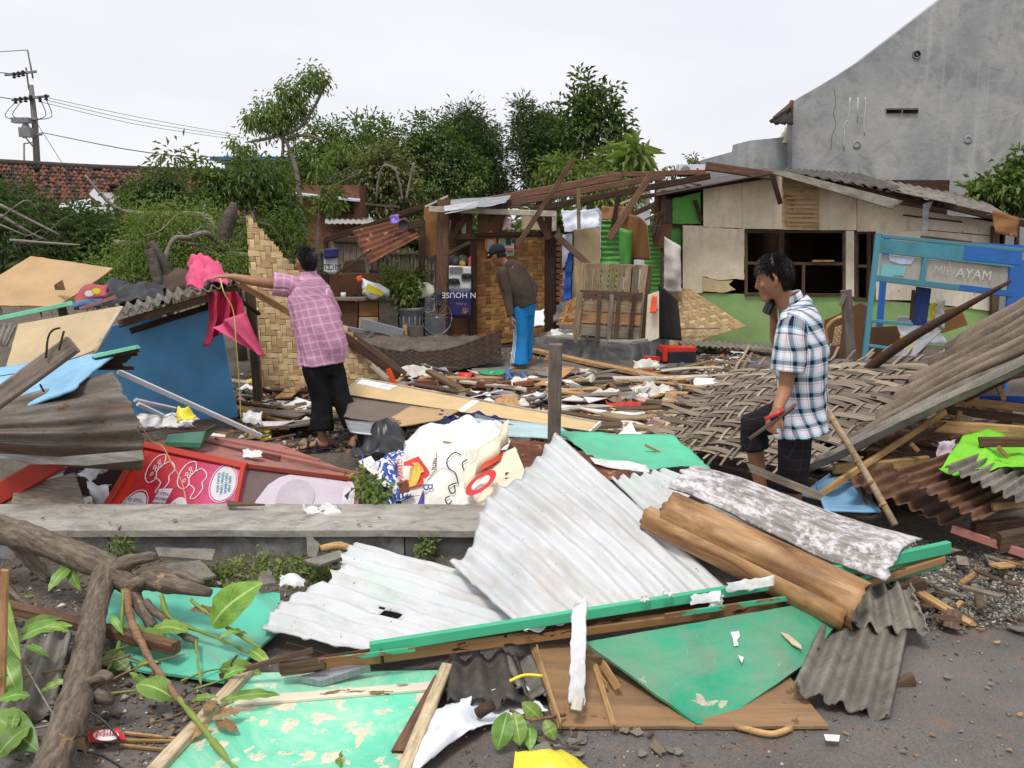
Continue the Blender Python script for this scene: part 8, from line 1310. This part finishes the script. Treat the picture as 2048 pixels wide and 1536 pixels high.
_s=NT('gravel');_g=_s.n('ShaderNodeNewGeometry');M_grav=_s.done(_s.ramp(_g.outputs['Random Per Island'],[(0,C(66,62,58)),(.5,C(110,104,96)),(.85,C(150,144,134)),(1,C(190,184,172))]),.9,.15)
crumbs('rubble_crumbs','fine rubble crumbs and splinters covering the floor of the wrecked houses',13000,mid+[(900,1500,700,860),(480,720,740,900),(680,1100,700,800)],.010,.042,M_crumb);crumbs('wall_foot_crumbs','crumbled soil and chips along the foot of the low wall',2200,[(0,900,1112,1250),(0,420,1200,1536)],.004,.016,M_crumb);crumbs('roadside_gravel','loose gravel and chips along the road edge at the right',5200,[(1780,2048,1100,1260),(1850,2048,1120,1240),(1700,2048,1080,1200)],.004,.014,M_grav);crumbs('road_chips','small chips scattered over the asphalt',420,[(1640,2048,1240,1536),(1100,1640,1440,1536),(900,1200,1440,1536)],.003,.009,M_grav)
# asbestos chips and leaves on the road
scatter(60,[(1090,1400,1450,1530),(980,1160,1440,1530),(1830,2048,1120,1260)],lambda k,x,y:inst('asbestos_chip',r.choice(pool),r.choice([T_asb,M_rub,W_grey]),G(x,y,.018),r.uniform(.015,.05),'flat grey chip lying on the ground at the road edge','chip','asbestos chips',.15))
scatter(34,[(1640,2040,1260,1536),(1850,2040,1180,1300)],lambda k,x,y:inst('dry_leaf',r.choice(pool),r.choice([M_dead,W_tan,T_asb]),G(x,y,.014),r.uniform(.010,.022),'dry leaf bit lying on the asphalt','leaf','dry bits on the asphalt',.25))
scatter(40,[(1700,2048,1090,1240)],lambda k,x,y:tag(chip(k,x,y,.04,.25,[W_grey,W_old,W_tan],.015),'thin splinter on the gravel at the right','splinter','splinters on the gravel'))
scatter(26,[(330,720,1112,1180),(20,420,1180,1500)],lambda k,x,y:inst('ground_shard',r.choice(pool),r.choice([T_asb,W_grey,M_rub]),G(x,y,.02),r.uniform(.015,.04),'small shard on the soil below the low wall','shard','shards below the low wall',.3))
scatter(34,[(0,900,1012,1050)],lambda k,x,y:inst('ledge_chip',r.choice(pool),r.choice([W_old,W_tan,T_asb]),G(x,y,.175),r.uniform(.006,.02),'tiny chip lying on the low wall coping','chip','chips on the low wall',.2))
# weeds along the wall foot
V,Fc=crown([(500,1140,4.45,60,8),(600,1135,4.5,60,8),(650,1150,4.4,40,8),(440,1150,4.4,40,7),(240,1095,4.65,18,12),(848,1095,4.65,16,12),(560,1160,4.35,50,6)],130,9,.035,.018,61,cl=.05,droop=-.2);tag(np_mesh('wall_foot_weeds',V,Fc,ML3),'low green weeds growing along the foot of the low wall',None,None,'stuff')
# rubbish and splinters over the left and right heaps
scatter(70,[(300,585,830,930),(760,1100,840,930)],lambda k,x,y:tag(chip(k,x,y,.08,.4,None,.12),'wood scrap between the drinks cart and the banner','wood scrap','wood scraps by the cart'))
def heap_chip(k,x,y):
 d=6.3-(y-780)/260*1.35;a=r.uniform(-.5,.5);l=r.uniform(20,80);return tag(bar('heap_splinter',x-l/2,y+l/2*math.sin(a),x+l/2,y-l/2*math.sin(a),d,r.uniform(3,8),r.choice([W_tan,W_old,W_grey,W_pal]),d2=d+r.uniform(-.2,.2)),'pale splinter lying in the right heap','splinter','splinters in the right heap')
scatter(36,[(1720,2040,830,930)],heap_chip)
# larger pale boards, papers and splintered planks lying over the yard
def yard(k,x,y):
 c=G(x,y,.07+r.uniform(0,.06));a=r.uniform(-.6,.6)+(math.pi/2 if r.random()<.3 else 0);l=r.uniform(.35,1.1);v=Vector((math.cos(a),math.sin(a),r.uniform(-.12,.12)))*l/2;m=r.choice([W_tan,W_pal,W_grey,W_old,W_white,W_tan])
 tag(plank('yard_plank',c-v,c+v,r.uniform(.05,.16),r.uniform(.008,.03),m,rag=.04,warp=.02),{'tan':'tan','pallet':'pale','grey':'grey','old':'brown','whitewashed':'whitish'}[tone(m)]+' broken plank lying '+near(x,y),'plank','broken planks in the yard')
scatter(64,mid[:4]+[(1000,1420,740,860)],yard)
def pale(k,x,y):inst('yard_sheet',r.choice(pool),r.choice([K_bits[0],K_bits[0],K_bits[1],W_tan,W_pal,T_gal,K_bits[6]]),G(x,y,.09),r.uniform(.1,.22),'torn sheet of card or paper '+near(x,y),'sheet','torn sheets in the yard',.25)
scatter(110,mid[:4]+[(1000,1420,740,860)],pale)
def rag(k,x,y):
 i=r.randrange(8);d=depth_ground(y)-.05;w_=r.uniform(30,80);h=w_*.3;tag(sheet('rag',[P(x-w_/2,y-h,d+.15),P(x+w_/2,y-h,d+.15),P(x+w_/2,y+h*.3,d-.08),P(x-w_/2,y+h*.3,d-.08)],K_bits[i if i in (2,4,6)and k%3==0 else i%2],12,8,th=.004,crump=.09,crs=8,jag=.06,seed=k),'crumpled rag or plastic '+near(x,y),'rag','rags in the yard')
scatter(30,mid[:4]+[(1000,1420,745,850)],rag)
for k in range(26):
 a=P(r.uniform(0,420),r.uniform(1190,1500),r.uniform(2.9,3.6));a.z=r.uniform(.03,.12);d=Vector((r.uniform(-1,1),r.uniform(-.6,.6),r.uniform(-.1,.25))).normalized()*r.uniform(.12,.4)
 tag(tube('loose_twig',[a,a+d*.5+Vector((0,0,r.uniform(-.02,.03))),a+d],[.005,.004,.0015],r.choice([W_shoot,M_barkp,G_stem]),5,sp=3),'thin loose twig around the broken limb','twig','twigs around the broken limb')
for k in range(15):
 x,y=r.choice([(r.uniform(-10,150),r.uniform(1180,1520)),(r.uniform(200,480),r.uniform(1180,1420))]);A=G(x,y,r.uniform(.08,.3));d=Vector((r.uniform(-1,1),r.uniform(-.7,.4),r.uniform(-.6,.3))).normalized()*r.uniform(.07,.17)
 leaf(tl_,A,A+d,r.uniform(.025,.05),(r.uniform(-.4,.4),-.5,.8),r.uniform(.05,.3),r.choice([None,None,M_dead]))
